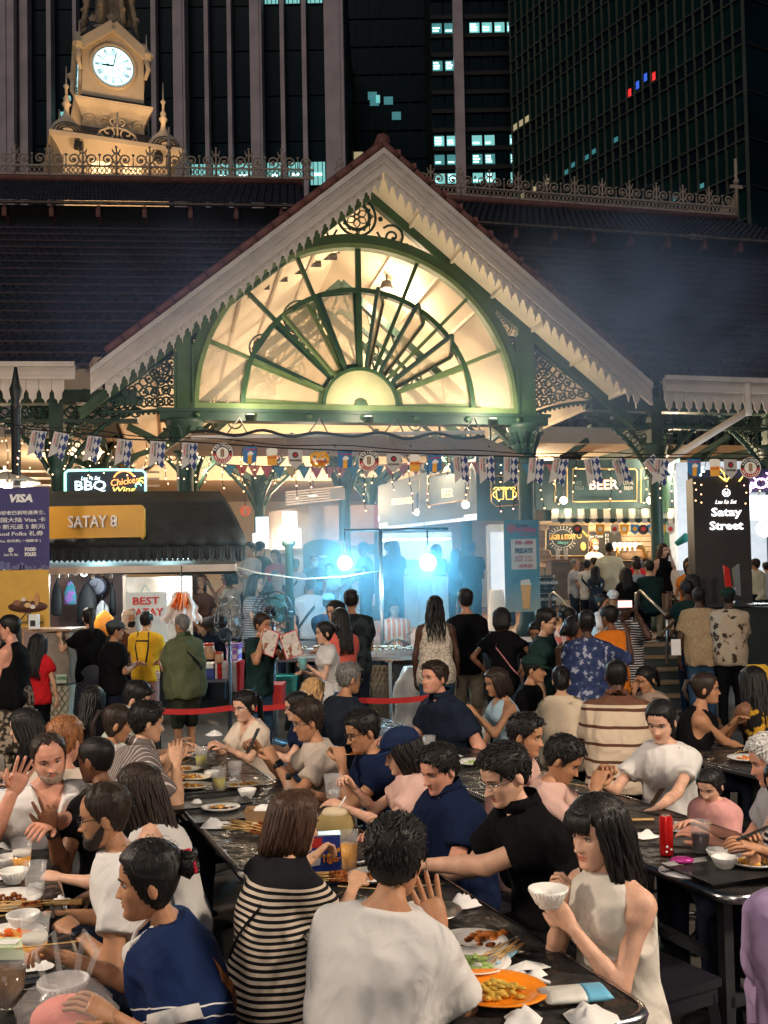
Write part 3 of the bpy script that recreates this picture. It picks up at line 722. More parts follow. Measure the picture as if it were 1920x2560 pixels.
# ---- big roofs of the hall left and right of the entrance
CREST = mat('cresting_iron', (.42, .33, .26), .6, var=.15)
def cresting_mesh(w=.86):
 m = MB(); h = .5
 m.bar((0, 0, .05), (w, 0, .05), .05, .05); m.bar((0, 0, .28), (w, 0, .28), .04, .04)
 for k in range(7):
  c = ((k+.5)*w/7, .165); m.tube([(c[0]+.05*math.cos(2*PI*e/8), 0, c[1]+.075*math.sin(2*PI*e/8)) for e in range(8)], .014, 4, closed=True)
 for s, cx in ((1, w*.27), (-1, w*.73)):
  m.tube(spiral((cx, 0, .46), .17, .04, -PI/2, 1.35, 16, -s), .022, 5)
  m.ball((cx, 0, .46), .045, 6, 4)
 m.tube([(0, 0, 0), (0, 0, .78)], [.035, .02], 5); m.bar((-.08, 0, .62), (.08, 0, .62), .03, .03)
 for s in (-1, 1): m.tube([(0, 0, .6), (s*.09, 0, .68), (s*.1, 0, .75)], [.025, .02, .01], 4); m.tube([(s*.02, 0, .35), (s*.13, 0, .5), (s*.06, 0, .6)], .018, 4)
 m.ball((0, 0, .8), .035, 6, 4)
 m.tube([(w/2, 0, .28), (w/2, 0, .56)], [.02, .01], 4); m.ball((w/2, 0, .58), .04, 5, 4)
 return m.mesh('cresting_panel', CREST)
CRME = cresting_mesh()
def wing(name, ang, w_eave, x_end, hip):
 """roof wing in its own frame: x along the eave, y back, z up (starting at the gable edge)"""
 s = 1 if x_end > 0 else -1
 M_ = Matrix.Translation(w_eave) @ Matrix.Rotation(ang, 4, 'Z')
 def put(o, x=0, y=0, z=0): o.matrix_basis = M_ @ Matrix.Translation((x, y, z)); return o
 xa = -3.6*s                                  # runs behind the gable
 nA, run, rise = 17, 7.0, 4.9
 for i in range(nA):
  y0, z0 = run*i/nA, rise*i/nA; y1, z1 = run*(i+1)/nA, rise*(i+1)/nA
  xs = -s*min(z0+.02, 3.9)*HW/(APZ-EAZ)+.05*s
  x1 = x_end-(hip*s*y0*.9 if hip else 0);
  a, b = min(xs, x1), max(xs, x1)
  m = MB(); m.add([(a, y0, z0+.075), (b, y0, z0+.075), (b, y1+.05, z1+.03), (a, y1+.05, z1+.03), (a, y0+.02, z0-.0), (b, y0+.02, z0-.0)], [(0, 1, 2, 3), (4, 5, 1, 0)], False)
  put(m.build('tile_course', TILE, hall))
  m = MB(); m.box((a, y0-.012, z0+.055), (b, y0+.02, z0+.085)); put(m.build('tile_edge', TEDGE, hall))
 # clerestory riser with gutter brackets, then the upper roof
 x1 = x_end-(hip*s*run*.9 if hip else 0); a, b = min(xa, x1), max(xa, x1)
 m = MB(); m.box((a, run+.1, rise-.2), (b, run+.3, rise+.5)); put(m.build('clerestory_wall', BLACK, hall))
 m = MB(); m.box((a, run-.3, rise+.41), (b, run-.2, rise+.46)); put(m.build('upper_gutter', mat('old_gutter', (.2, .16, .14), .7, var=.4), hall))
 n = int(abs(b-a)/1.05)
 m = MB(); m.bar((0, run-.25, rise+.36), (0, run+.15, rise+.1), .06, .08); m.box((-.05, run-.28, rise+.1), (.05, run-.2, rise+.3)); me = m.mesh('gutter_bracket', TERRA)
 for k in range(n): put(link('gutter_bracket', me, hall), a+.5+k*1.05)
 nB, r2, h2 = 7, 2.8, 1.9
 for i in range(nB):
  y0, z0 = run-.35+(r2+.35)*i/nB, rise+.46+(h2-.2)*i/nB; y1, z1 = run-.35+(r2+.35)*(i+1)/nB, rise+.46+(h2-.2)*(i+1)/nB
  x1 = x_end-(hip*s*(y0)*.9 if hip else 0); a, b = min(xa, x1), max(xa, x1)
  m = MB(); m.add([(a, y0, z0+.07), (b, y0, z0+.07), (b, y1+.05, z1+.03), (a, y1+.05, z1+.03), (a, y0+.02, z0), (b, y0+.02, z0)], [(0, 1, 2, 3), (4, 5, 1, 0)], False)
  put(m.build('tile_course', TILE, hall))
 zr = rise+.46+h2-.2
 a, b = min(xa, x1), max(xa, x1)
 m = MB(); m.tube([(a, run+r2, zr+.06), (b, run+r2, zr+.06)], .11, 8); put(m.build('ridge', TERRA, hall))
 n = int((b-a)/.86)+1
 for k in range(n):
  x = (a+k*.86) if s < 0 else (b-(k+1)*.86)
  if x < a-.9: break
  put(link('cresting_panel', CRME, hall), x, run+r2, zr+.15)
 if hip:
  # roof beyond the hip, falling away to the right
  m = MB(); m.add([(x_end, 0, .03), (x_end-hip*s*run*.9, run, rise), (x_end-hip*s*run*.9, run+6, rise), (x_end+2*s, 6, .03)], [(0, 1, 2, 3)]); put(m.build('hip_roof', TILE, hall))
  m = MB(); m.add([(b+hip*2.4, run-.3, rise+.46), (b, run+r2, zr+.03), (b, run+r2+6, zr+.03), (b+hip*2.4, run+9, rise+.46)], [(0, 1, 2, 3)]); put(m.build('hip_roof', TILE, hall))
  for k in range(5):
   o = link('cresting_panel', CRME, hall); o.matrix_basis = M_ @ Matrix.Translation((b+.05+k*.12, run+r2+.1+k*.84, zr+.15)) @ Matrix.Rotation(R(82), 4, 'Z')
  m = MB(); m.tube([(b+.05, run+r2, zr+.1), (b+.05, run+r2, zr+1.9)], .045, 6); m.ball((b+.05, run+r2, zr+1.2), .1, 6, 4); m.bar((b-.15, run+r2, zr+1.05), (b+.25, run+r2, zr+1.05), .06, .1); put(m.build('ridge_finial', CREST, hall))
 else:
  m = MB(); xx = .1; m.tube([(xx-3.2*0, run+r2, zr+.1), (xx, run+r2, zr+1.5)], [.06, .03], 6); m.ball((xx, run+r2, zr+1.0), .09, 6, 4); m.bar((xx-.14, run+r2, zr+1.2), (xx+.14, run+r2, zr+1.2), .05, .07); put(m.build('ridge_finial', CREST, hall))
 # eave: gutter fascia, drip mould, valance boards, soffit
 a, b = min(0, x_end), max(0, x_end)
 if s > 0: a += .22
 else: b -= .22
 m = MB(); m.box((a, -.1, -.17), (b, -.02, .04)); fa = put(m.build('fascia', BONE, hall))
 m = MB(); m.box((a, -.17, .0), (b, -.1, .08)); m.box((a, -.14, -.2), (b, -.1, -.15)); put(m.build('fascia_moulding', BONE, hall))
 pw = .2; pr = [(-.095, 0), (.095, 0), (.095, -.16), (.06, -.22), (.055, -.29), (.02, -.31), (0, -.36), (-.02, -.31), (-.055, -.29), (-.06, -.22), (-.095, -.16)]
 m = MB(); m.prism([(x, z*1.15) for x, z in pr][::-1], -.05, -.02); me = m.mesh('eave_valance', BONE)
 for k in range(int((b-a)/pw)): put(link('eave_valance', me, hall), a+.1+k*pw, -.02, -.16)
 m = MB(); m.add([(a-3*(s > 0)*0, .0, -.05), (b, .0, -.05), (b, run+2, rise+1.2), (a, run+2, rise+1.2)], [(3, 2, 1, 0)]); put(m.build('soffit_board', CEIL, hall))
 for k in range(int((b-a)/1.3)+1):
  x = a+.4+k*1.3
  if x < b: m = MB(); m.bar((x, .05, -.1), (x, run, rise-.1), .09, .12); put(m.build('rafter', CREAM, hall))
 return M_, put
EL = Vector((-HW-.22, .0, EAZ-.02)); ER = Vector((HW+.22, .0, EAZ+.02))
ML, putL = wing('left', R(-7), EL, -9.0, 0)
MR, putR = wing('right', R(1), ER, 10.9, .32)
# posts and lace brackets of the arcades under the eaves
def arcade(put, xs, s):
 for x in xs:
  m = MB(); m.lathe([(.22, .86), (.2, 1.0), (.13, 1.2), (.12, 3.9), (.2, 4.0), (.15, 4.1), (.26, 4.5), (.27, 4.58)], 12); m.box((-.12, -.12, 4.5), (.12, .12, 5.5))
  o = m.build('column', GREEN_D, hall); put(o, x, 1.6, -EAZ)
  for sg in (-1, 1):
   m = MB(); n = 12; L_ = 1.35
   low = lambda q: 3.95+1.15*math.sin(q*PI/2)**.8
   m.tube([(sg*(.12+L_*i/n), 0, low(i/n)) for i in range(n+1)], .045, 5); m.bar((0, 0, 5.3), (sg*1.5, 0, 5.3), .1, .12, (0, 1, 0))
   for i in range(1, n):
    aa, bb = low(i/n)+.05, 5.22; h = bb-aa
    if h < .1: continue
    kk = max(1, int(h/.18))
    for j in range(kk):
     c = (sg*(.12+L_*i/n), aa+h*(j+.5)/kk); r_ = .062
     m.tube([(c[0]+r_*math.cos(2*PI*e/7), 0, c[1]+r_*math.sin(2*PI*e/7)) for e in range(7)], .016, 4, closed=True)
    m.ball((sg*(.12+L_*i/n), 0, low(i/n)-.05), .03, 5, 3)
   for q in range(2): rosette(m, (sg*(.35+.3*q), 4.95+.06*q), .15, 0)
   put(m.build('arcade_lace', GREEN_D, hall), x, 1.6, -EAZ)
  m = MB(); m.bar((0, 0, 4.2), (0, 2.4, 5.9), .12, .16); m.tube([(0, 0, 3.6), (0, .5, 4.6), (0, 1.6, 5.4)], .06, 6); put(m.build('rear_brace', GREEN_D, hall), x, 1.6, -EAZ)
 m = MB(); a, b = min(xs)-1.4, max(xs)+1.4; m.box((a, 1.45, -.28), (b, 1.75, -.05)); m.box((a, 1.5, -.62), (b, 1.7, -.56)); o = put(m.build('arcade_beam', GREEN_D, hall))
 m = MB(); k = a+.1
 while k < b: m.tube([(k+.09*math.cos(2*PI*e/8), 1.6, -.43+.09*math.sin(2*PI*e/8)) for e in range(8)], .018, 4, closed=True); k += .19
 put(m.build('beam_lace', GREEN_D, hall))
arcade(putL, (-.9, -3.6, -6.6), -1)
arcade(putR, (.9, 3.5, 6.2), 1)
# slanting white rain pipe at the right eave
m = MB(); m.tube([(2.1, .1, -.45), (.9, 1.3, -1.35)], .07, 10); putR(m.build('rain_pipe', BONE, hall))
m = MB(); m.tube([(1.9, -.12, -.02), (1.9, -.12, -.62)], .06, 8); putR(m.build('rain_pipe', BONE, hall))
# hall floor: raised timber-coloured platform with steps
FZ = .85
WOODF = mat('platform_tiles', (.27, .15, .085), .35, var=.25, scale=2.5)
m = MB(); m.box((-14, -.6, 0), (16, 40, FZ-.004)); pl = m.build('platform', BLACK, hall)
m = MB()
nbx = 26
for k in range(nbx):
 x = -9+k*.8; mm = MB(); mm.box((x+.01, -.55, FZ-.02), (x+.79, 24, FZ+.012)); mm.build('floor_board', WOODF, pl)
# back walls and ceiling far inside
m = MB(); m.box((-16, 26, 0), (18, 26.3, 9)); m.build('back_wall', CREAM, hall)
for a, b in ((-16, -4.6), (4.6, 18)):
 m = MB(); m.quad((a, 7, 5.4), (b, 7, 5.4), (b, 27, 5.9), (a, 27, 5.9)); m.build('inner_ceiling', CEIL, hall)
m = MB(); m.prism([(-4.7, 5.3), (4.7, 5.3), (0, 9.3)], 15, 15.2); m.build('nave_end_wall', CEIL, hall)
m = MB(); m.quad((-4.7, 15, 5.3), (4.7, 15, 5.3), (4.7, 27, 5.6), (-4.7, 27, 5.6)); m.build('inner_ceiling', CEIL, hall)
for k in range(8):
 x = -12+k*3.4
 if abs(x) > 4.6: m = MB(); m.bar((x, 7, 5.3), (x, 26, 5.8), .12, .2); m.build('ceiling_beam', GREEN_D, hall)
# mezzanine railings (white) and maroon fascia boxes inside
for (x0, x1, v, z) in ((-12, -3.9, 4.2, 3.55), (3.9, 12, 4.6, 3.75)):
 m = MB()
 for k in range(4): m.box((x0, v-.02, z+.3+k*.14), (x1, v+.02, z+.345+k*.14))
 x = x0+.1
 while x < x1: m.box((x-.025, v+.02, z), (x+.025, v+.06, z+.85)); x += 1.25
 m.build('railing', BONE, hall)
PINKW = mat('dusty_pink_board', (.36, .2, .16), .7, var=.08)
m = MB(); m.box((-11, 4.4, 2.6), (-4.1, 5.2, 3.5)); m.build('mezzanine_front', PINKW, hall)
# lamps inside the hall
def hall_lamp(x, v, z, pw, nm, spread=.25):
 M_ = Matrix.Translation(HALL_O) @ Matrix.Rotation(HALL_A, 4, 'Z'); p = M_ @ Vector((x, v, z))
 t = thing('ceiling_lamp', f'warm lamp hanging under the market ceiling {nm}', 'lamp', p)
 m = MB(); m.lathe([(.02, .5), (.02, .22), (.1, .2), (.16, .02)], 12, caps=False); m.build('shade', DARK, t)
 m = MB(); m.ball((0, 0, .05), .07, 8, 6); m.build('bulb', glow('warm_bulb', (1, .72, .4), 12), t)
 point_light('lamp_light', (0, 0, -.15), pw, WARM, spread, t)
for a in ((0.9, 4.0, 8.2, 240, 'just behind the fan window'), (2.6, 6.2, 5.2, 360, 'behind the right half of the fan'), (-3.0, 6.4, 5.0, 330, 'behind the left half of the fan'),
   (-7.5, 3.2, 4.6, 260, 'over the left arcade'), (7, 3.4, 4.6, 300, 'over the right arcade'), (10.5, 3, 4.6, 260, 'at the far right arcade'), (0.5, 10, 6.6, 420, 'high in the central nave'), (0.5, 13, 4.6, 500, 'deep in the central aisle'), (6.5, 11, 5.0, 500, 'above the beer stalls'), (-6, 11, 4.8, 420, 'above the seats behind the satay stall')):
 hall_lamp(*a)
# uplights on the beam below the fan window
for x, nm, pw in ((-2.3, 'left', 50), (-.22, 'middle', 45), (2.1, 'right', 80)):
 M_ = Matrix.Translation(HALL_O) @ Matrix.Rotation(HALL_A, 4, 'Z'); p = M_ @ Vector((x, FV-.75, 4.78))
 t = thing('uplight', f'small uplight below the {nm} of the fan window', 'lamp', p)
 m = MB(); m.lathe([(.05, -.02), (.09, .0), (.1, .1), (.08, .1)], 10); m.bar((0, 0, .02), (0, .6, .12), .03, .03); m.build('housing', GREEN_D, t)
 m = MB(); m.lathe([(.075, .1), (.07, .11), (.01, .112)], 10); m.build('lens', glow('uplight_lens', (1, .8, .45), 8), t)
 l = point_light('uplight_beam', (0, 0, .2), pw, (1, .82, .56), .1, t)
# ================================================================== stalls, signs, lamps, bunting
def lp(t, px, py, Y):
 """pixel on the plane y=Y, in the frame of an unrotated thing"""
 p = at(px, py, Y); l = t.location; return (p[0]-l[0], p[1]-l[1], p[2]-l[2])
def place(name, label, cat, px, py, Y, group=None, z=None):
 p = at(px, py, Y); return thing(name, label, cat, (p[0], Y, p[2] if z is None else z), 0, group)
def slab(t, name, px0, py0, px1, py1, Y, d, m, parent=None, off=0):
 """box facing the street whose front spans the given picture rectangle"""
 a = at(px0, py1, Y); b = at(px1, py0, Y); l = t.location
 mb = MB(); mb.box((a[0]-l[0], Y+off-l[1], a[2]-l[2]), (b[0]-l[0], Y+off+d-l[1], b[2]-l[2]))
 return mb.build(name, m, parent or t)
def text_at(t, txt, px, py, Y, hpx, m, parent=None, ext=.006, bold=0, sp=1.0, xs=1.0, rz=0, slant=0, off=-.012, name='lettering', wpx=None, ry=0):
 size = hpx/F_PX*Y/.72; p = lp(t, px, py, Y)
 if wpx:
  me = text_mesh(txt, size, ext, bold, 'CENTER', sp, 1, slant)
  w = max(v.co.x for v in me.vertices)-min(v.co.x for v in me.vertices); xs = wpx/F_PX*Y/w
 return lettering(txt, size, m, parent or t, (p[0], p[1]+off, p[2]), ext, bold, 'CENTER', sp, xs, (0, ry, rz), name, slant)
WTXT = mat('white_print', (.85, .85, .85), .6, var=0); RTXT = mat('red_print', (.6, .03, .03), .6, var=0); KTXT = mat('black_print', (.02, .02, .025), .6, var=0)
LEDW = glow('led_white', (.75, .95, 1), 14); LEDS = glow('led_strip', (.75, .97, 1), 9)
SIGNW = glow('lightbox_white', (.95, .97, 1), .9)
CYAN = glow('neon_cyan', (.3, 1, .85), 1.7); NWHITE = glow('neon_white', (.75, .95, 1), 1.5); NORNG = glow('neon_orange', (1, .35, .1), 1.6); NYEL = glow('neon_yellow', (1, .7, .15), 1.5); NPINK = glow('neon_pink', (.9, .5, 1), 4); NGOLD = glow('sign_gold_light', (1, .68, .35), 2.0)
BULB = glow('globe_bulb', (1, .85, .62), 5)
GOLD = mat('gold_trim', (.7, .5, .25), .35, metal=.6, var=.1)
AWN = mat('black_awning', (.018, .022, .024), .75, var=.3, scale=5, bump=.3, bscale=14)
# ---- street lamps: the lit one at the left edge plus unseen ones added for light
def street_lamp(p, label, pw, rot=0, lit_r=.35, h=3.75):
 t = thing('street_lamp', label, 'lamp', (p[0], p[1], 0), rot, 'street lamps along the food street')
 m = MB(); m.lathe([(.12, 0), (.12, .4), (.075, .5), (.06, .6), (.06, h+.35), (.075, h+.37), (.045, h+.45), (.07, h+.52), (.085, h+.6), (.05, h+.7), (.02, h+.9)], 12); m.build('post', DARK, t)
 m = MB(); m.box((-.13, -.03, h+.02), (.13, .03, h+.07)); m.box((-.13, -.03, h-.62), (.13, .03, h-.57)); m.build('cross_bar', DARK, t)
 m = MB(); m.bar((0, 0, h-.6), (-.25, 0, h-.5), .03, .03); m.build('arm', DARK, t)
 m = MB(); m.lathe([(.03, .16), (.12, .14), (.4, .03), (.42, 0), (.39, .005), (.1, .1)], 24, (-.15, .12, h-.62), caps=False); m.build('lamp_shade', mat('enamel_shade', (.55, .5, .38), .4, var=.1), t)
 m = MB(); m.ball((-.15, .12, h-.6), .1, 10, 8); m.build('bulb', glow('street_bulb', (1, .8, .5), 14), t)
 point_light('street_light', (-.15, .1, h-.75), pw, (1, .83, .66), lit_r, t)
p = at(41, 1250, 13.0); street_lamp((p[0], 13.0), 'lit street lamp with disc shade beside the purple banner', 200, h=3.94)
street_lamp((-4.6, 3.2), 'added unseen street lamp lighting the dining tables from the left', 880, lit_r=.4, h=4.4)
street_lamp((4.2, 2.2), 'added unseen street lamp lighting the dining tables from the right', 880, lit_r=.4, h=4.4)
street_lamp((-.6, -4.2), 'added unseen street lamp lighting the tables from behind the camera', 330, lit_r=.6, h=4.4)
p = at(724, 1500, 13.2)
t = thing('globe_lamp', 'round glowing globe lamp on a dark post behind the fans', 'lamp', (p[0], 13.2, 0))
m = MB(); zc = at(724, 1330, 13.2)[2]; m.lathe([(.1, 0), (.06, .3), (.055, zc-.2), (.09, zc-.17), (.09, zc-.12)], 12); m.build('post', mat('lamp_green', (.03, .06, .055), .5), t)
m = MB(); m.ball((0, 0, zc), .135, 16, 12); m.build('globe', glow('globe_glow', (1, .86, .66), 3.2), t)
point_light('globe_light', (0, -.25, zc), 40, (1, .82, .6), .15, t)
# ---- promotional banner at the left edge
t = place('banner', 'tall purple and yellow payment card banner with Chinese text', 'banner', 60, 1600, 12.0, z=0)
PURP = mat('banner_purple', (.045, .04, .16), .6, var=.1); YEL = mat('banner_yellow', (.62, .36, .06), .6, var=.08)
b_ = slab(t, 'banner_top', -70, 1218, 122, 1424, 12.0, .012, PURP); y_ = slab(t, 'banner_foot', -70, 1424, 122, 1572, 12.0, .012, YEL)
slab(t, 'top_rail', -72, 1212, 124, 1219, 11.99, .04, STEEL);
m = MB(); m.box((-.9, .01, 0), (.35, .2, .05)); m.box((-.3, .04, 0), (-.26, .08, 2.9)); m.build('stand', DARK, t)
text_at(t, 'VISA', 52, 1247, 12.0, 19, WTXT, bold=.006, slant=.2, wpx=58)
for tx, py, h, w, cx in (('逛新加坡老巴刹地道美食,', 1283, 8, 150, 38), ('用中国大陆 Visa 卡', 1301, 9.5, 150, 40), ('满 10 新元返 5 新元', 1318, 9.5, 150, 38), ('Food Folks 礼券', 1335, 9.5, 122, 48), ('带上 Visa, 和世界( 一拍即合 )', 1353, 5.5, 130, 38)):
 text_at(t, tx, cx, py, 12.0, h, WTXT, bold=.0005, wpx=w)
text_at(t, 'Lau Pa Sat', 28, 1387, 12.0, 7, WTXT, wpx=36, slant=.3); text_at(t, 'FOOD\nFOLKS', 77, 1380, 12.0, 9, WTXT, wpx=28, bold=.003)
m = MB(); q = lp(t, 28, 1375, 12.0)
for k in range(8): m.bar((q[0], -.01, q[2]), (q[0]+.03*math.cos(k*PI/4), -.01, q[2]+.03*math.sin(k*PI/4)), .014, .008, (0, 1, 0))
m.build('emblem', WTXT, t)
# skyline print, and a table of food on the yellow half
m = MB(); SKY_ = mat('banner_skyline', (.12, .13, .27), .6, var=0)
for k, (px, h) in enumerate(((0, 26), (14, 22), (30, 12), (42, 16), (50, 22), (58, 14), (70, 10), (80, 12), (104, 14), (113, 10))):
 a = lp(t, px, 1424, 12.0); m.box((a[0], -.004, a[2]), (a[0]+.055, -.001, a[2]+h/F_PX*12*.8))
a = lp(t, 92, 1412, 12.0); m.tube([(a[0]+.05*math.cos(2*PI*i/14), -.004, a[2]+.05*math.sin(2*PI*i/14)) for i in range(14)], .006, 4, closed=True); m.build('skyline_print', SKY_, t)
m = MB(); q = lp(t, 70, 1517, 12.0); m.lathe([(.24, 0), (.24, .01)], 24, (0, 0, 0)); tm = m.mesh('table_print', mat('print_brown', (.11, .045, .03), .6, var=0)); tm.transform(Matrix.Diagonal((1, 1, .3, 1)) @ Matrix.Rotation(PI/2, 4, 'X') @ Matrix.Diagonal((1, 1, .2, 1))); link('table_print', tm, t, (q[0], -.003, q[2]))
m = MB()
for dx in (-.13, 0, .13): m.bar((q[0], -.005, q[2]-.05), (q[0]+dx, -.005, q[2]-.2), .012, .005, (0, 1, 0))
m.build('table_legs_print', KTXT, t)
for dx, dz, c, w, h in ((-.13, .05, (.25, .1, .05), .1, .07), (-.05, .09, (.7, .6, .5), .06, .05), (.03, .09, (.6, .35, .1), .06, .06), (.0, .02, (.7, .45, .2), .08, .06), (.11, .09, (.5, .25, .1), .06, .16), (.06, .0, (.75, .7, .65), .07, .05)):
 m = MB(); m.prism([(q[0]+dx+w*.5*math.cos(2*PI*i/12), q[2]+dz+h*.5*math.sin(2*PI*i/12)) for i in range(12)][::-1], -.012, -.006); m.build('food_print', mat('print_%d%d' % (dx*100, dz*100), c, .6, var=0), t)
text_at(t, '· 条款与细则适用 · Terms apply', 70, 1556, 12.0, 5, mat('print_grey', (.3, .2, .1), .6, var=0), wpx=80)
# ---- satay stall 8
S8 = 14.2
t = place('satay_stall', 'satay stall with black scalloped awning and yellow name board', 'stall', 350, 1700, S8, z=0)
def q8(px, py, Y=S8): return lp(t, px, py, Y)
a, b, c, d = q8(60, 1228, 15.6), q8(549, 1228, 15.6), q8(614, 1345, 13.2), q8(60, 1352, 13.2)
m = MB(); n = 36; rings = []
for i in range(n+1):
 u_ = i/n; top = Vector(a).lerp(Vector(b), u_); bot = Vector(d).lerp(Vector(c), u_); z_ = .02*math.sin(u_*70)
 rings.append([tuple(top), tuple(top.lerp(bot, .4)+Vector((0, -.02, .07))), tuple(top.lerp(bot, .75)+Vector((0, -.05+z_, .06))), tuple(bot+Vector((0, z_, 0))), tuple(bot+Vector((0, z_+.01, -.1))), tuple(bot+Vector((0, .05, -.1))), tuple(bot.lerp(top, .3)+Vector((0, .1, -.05))), tuple(top+Vector((0, .05, -.05)))])
m.loft(rings, True, True); aw = m.build('awning', AWN, t)
m = MB(); w = Vector(c)-Vector(d); n = 42
for i in range(n):
 p0 = Vector(d)+w*(i/n)+Vector((0, .02, -.09)); p1 = Vector(d)+w*((i+1)/n)+Vector((0, .02, -.09))
 m.add([p0, p1, p1+Vector((0, .03*(i % 2), -.17)), (p0+p1)/2+Vector((0, .015, -.21)), p0+Vector((0, .03*((i+1) % 2), -.17))], [(4, 3, 2, 1, 0)])
m.build('awning_frill', AWN, aw)
YSG = mat('yellow_signboard', (.6, .31, .03), .45, var=.1, scale=1.5)
sg = slab(t, 'sign_board', 60, 1262, 352, 1348, 13.1, .1, YSG)
m = MB(); e = q8(352, 1262, 13.1); e2 = q8(360, 1338, 13.1); m.prism([(e[0], e[2]), (e2[0], e[2]-.05), (e2[0], e2[2]), (e[0], q8(352, 1348, 13.1)[2])], -1.09, -1.0); m.build('sign_end', YSG, t)
text_at(t, 'SATAY 8', 234, 1306, 13.1, 30, mat('sign_letters', (.8, .74, .68), .5, var=0), bold=.002, ext=.03, wpx=120, off=-.04)
m = MB(); a = q8(60, 1358, 13.1); b = q8(355, 1370, 13.1); m.build
for px in (130, 332):
 m = MB(); a = q8(px-6, 1350, 13.15); m.box((a[0], -.95, a[2]-.13), (a[0]+.07, -.9, a[2]+.02)); m.build('sign_hanger', BONE, t)
m = MB(); a = q8(60, 1391, 13.7); b = q8(480, 1391, 13.7); m.tube([(a[0], a[1], a[2]), (b[0], b[1], b[2])], .035, 8); m.build('led_tube', LEDS, t)
point_light('led_light', tuple(q8(250, 1388, 13.55)), 22, (.55, .95, 1), .2, t); point_light('led_light', tuple(q8(420, 1388, 13.55)), 12, (.55, .95, 1), .2, t)
# lower canopy: black top, cream edge
a, b = q8(60, 1390, 14.2), q8(588, 1390, 14.2); c, d = q8(590, 1424, 12.9), q8(60, 1424, 12.9)
m = MB(); m.add([a, b, c, d, tuple(Vector(a)+Vector((0, 0, -.1))), tuple(Vector(b)+Vector((0, 0, -.1))), tuple(Vector(c)+Vector((0, 0, -.06))), tuple(Vector(d)+Vector((0, 0, -.06)))], [(0, 3, 2, 1), (4, 5, 6, 7), (3, 7, 6, 2), (2, 6, 5, 1)]); m.build('lower_canopy', AWN, t)
m = MB(); m.box((d[0], d[1]-.03, d[2]-.07), (c[0], d[1]+.02, d[2]+.02)); m.build('canopy_edge', BONE, t)
slab(t, 'back_wall', 60, 1430, 310, 1720, 15.2, .1, mat('stall_back', (.14, .09, .08), .7, var=.2))
slab(t, 'side_panel', 312, 1440, 480, 1640, 13.6, .03, mat('smoked_panel', (.3, .26, .22), .5, var=.35, scale=4))
for px in (118, 310):
 m = MB(); a = q8(px, 1425, 13.0); m.box((a[0]-.02, a[1], -.0), (a[0]+.02, a[1]+.04, a[2])); m.build('corner_post', STEEL, t)
slab(t, 'counter', 60, 1640, 330, 1800, 13.0, .8, mat('stall_counter', (.09, .08, .075), .4, var=.3))
slab(t, 'counter_top', 60, 1630, 332, 1640, 12.95, .9, STEEL)
m = MB(); a = q8(210, 1432, 13.6); m.ball((a[0], a[1], a[2]), .05, 8, 6); m.build('stall_bulb', LEDW, t); point_light('stall_light', (a[0], a[1]-.25, a[2]-.1), 45, (.85, .97, 1), .12, t)
point_light('stall_light', tuple(q8(440, 1440, 13.3)), 40, (.95, .95, .9), .12, t)
for k in range(7): a = q8(140+k*22, 1432, 13.1); h = random.uniform(.03, .08); m = MB(); m.box((a[0], a[1], a[2]-h), (a[0]+.045, a[1]+.01, a[2])); m.build('price_tag', WTXT, t)
# things hanging in the stall
def hang(name, label, cat, px0, py0, px1, py1, Y, m_, group='things hanging in the satay stall', bag=True):
 cx = (px0+px1)/2; o = place(name, label, cat, cx, py1, Y, group); a = lp(o, px0, py1, Y); b = lp(o, px1, py0, Y); w = (b[0]-a[0])/2; h = b[2]
 mb = MB(); mb.lathe([(w*.55, 0), (w*.95, h*.05), (w, h*.3), (w*.8, h*.7), (w*.35, h*.92), (w*.12, h)], 14, sy=.35, c=(0, 0, 0)); mb.build('bag' if bag else 'body', m_, o)
 mb = MB(); mb.tube([(0, 0, h*.95), (0, 0, h+.12)], .008, 5); mb.build('strap', WIRE, o)
 return o
hang('backpack', 'black backpack hanging beneath the stall clock', 'bag', 192, 1455, 245, 1560, 14.4, mat('black_nylon', (.012, .014, .018), .6, var=.2))
hang('satchel', 'dark bag hanging beside the purple banner inside the stall', 'bag', 128, 1450, 158, 1540, 14.4, mat('black_nylon', (0, 0, 0)))
hang('cloth_bag', 'purple and teal patterned bag hanging in the stall', 'bag', 160, 1452, 192, 1512, 14.3, blotch('bag_print', (.25, .13, .4), (.05, .25, .3), 9, .5, c3=(.5, .3, .5)))
hang('carrier_bag', 'pale plastic carrier bag hanging over the orange bag', 'bag', 238, 1500, 275, 1560, 14.3, mat('clear_bag', (.6, .6, .6), .3, alpha=.7))
hang('plastic_bag', 'orange plastic bag hanging at the stall front', 'bag', 232, 1525, 290, 1590, 13.4, mat('orange_bag', (.8, .26, .02), .45, var=.15))
hang('umbrella', 'folded black umbrella hanging by the stall side panel', 'umbrella', 274, 1460, 290, 1540, 14.6, mat('black_nylon', (0, 0, 0)), bag=False)
o = place('wall_clock', 'round white wall clock with dark rim inside the satay stall', 'clock', 241, 1466, 14.9)
m = MB(); m.prism([(.15*math.cos(2*PI*i/24), .15*math.sin(2*PI*i/24)) for i in range(24)][::-1], 0, .04); m.build('rim', mat('navy_rim', (.02, .03, .08), .4), o)
m = MB(); m.prism([(.122*math.cos(2*PI*i/24), .122*math.sin(2*PI*i/24)) for i in range(24)][::-1], -.01, .0); m.build('dial', mat('dial_grey', (.5, .5, .6), .5, var=0), o)
m = MB(); m.bar((0, -.015, 0), (-.07, -.015, -.02), .01, .005, (0, 1, 0)); m.bar((0, -.015, 0), (.03, -.015, .08), .008, .005, (0, 1, 0)); m.build('hand', KTXT, o)
o = place('price_board', 'white BEST SATAY board hanging on the smoked panel', 'sign', 365, 1608, 13.0)
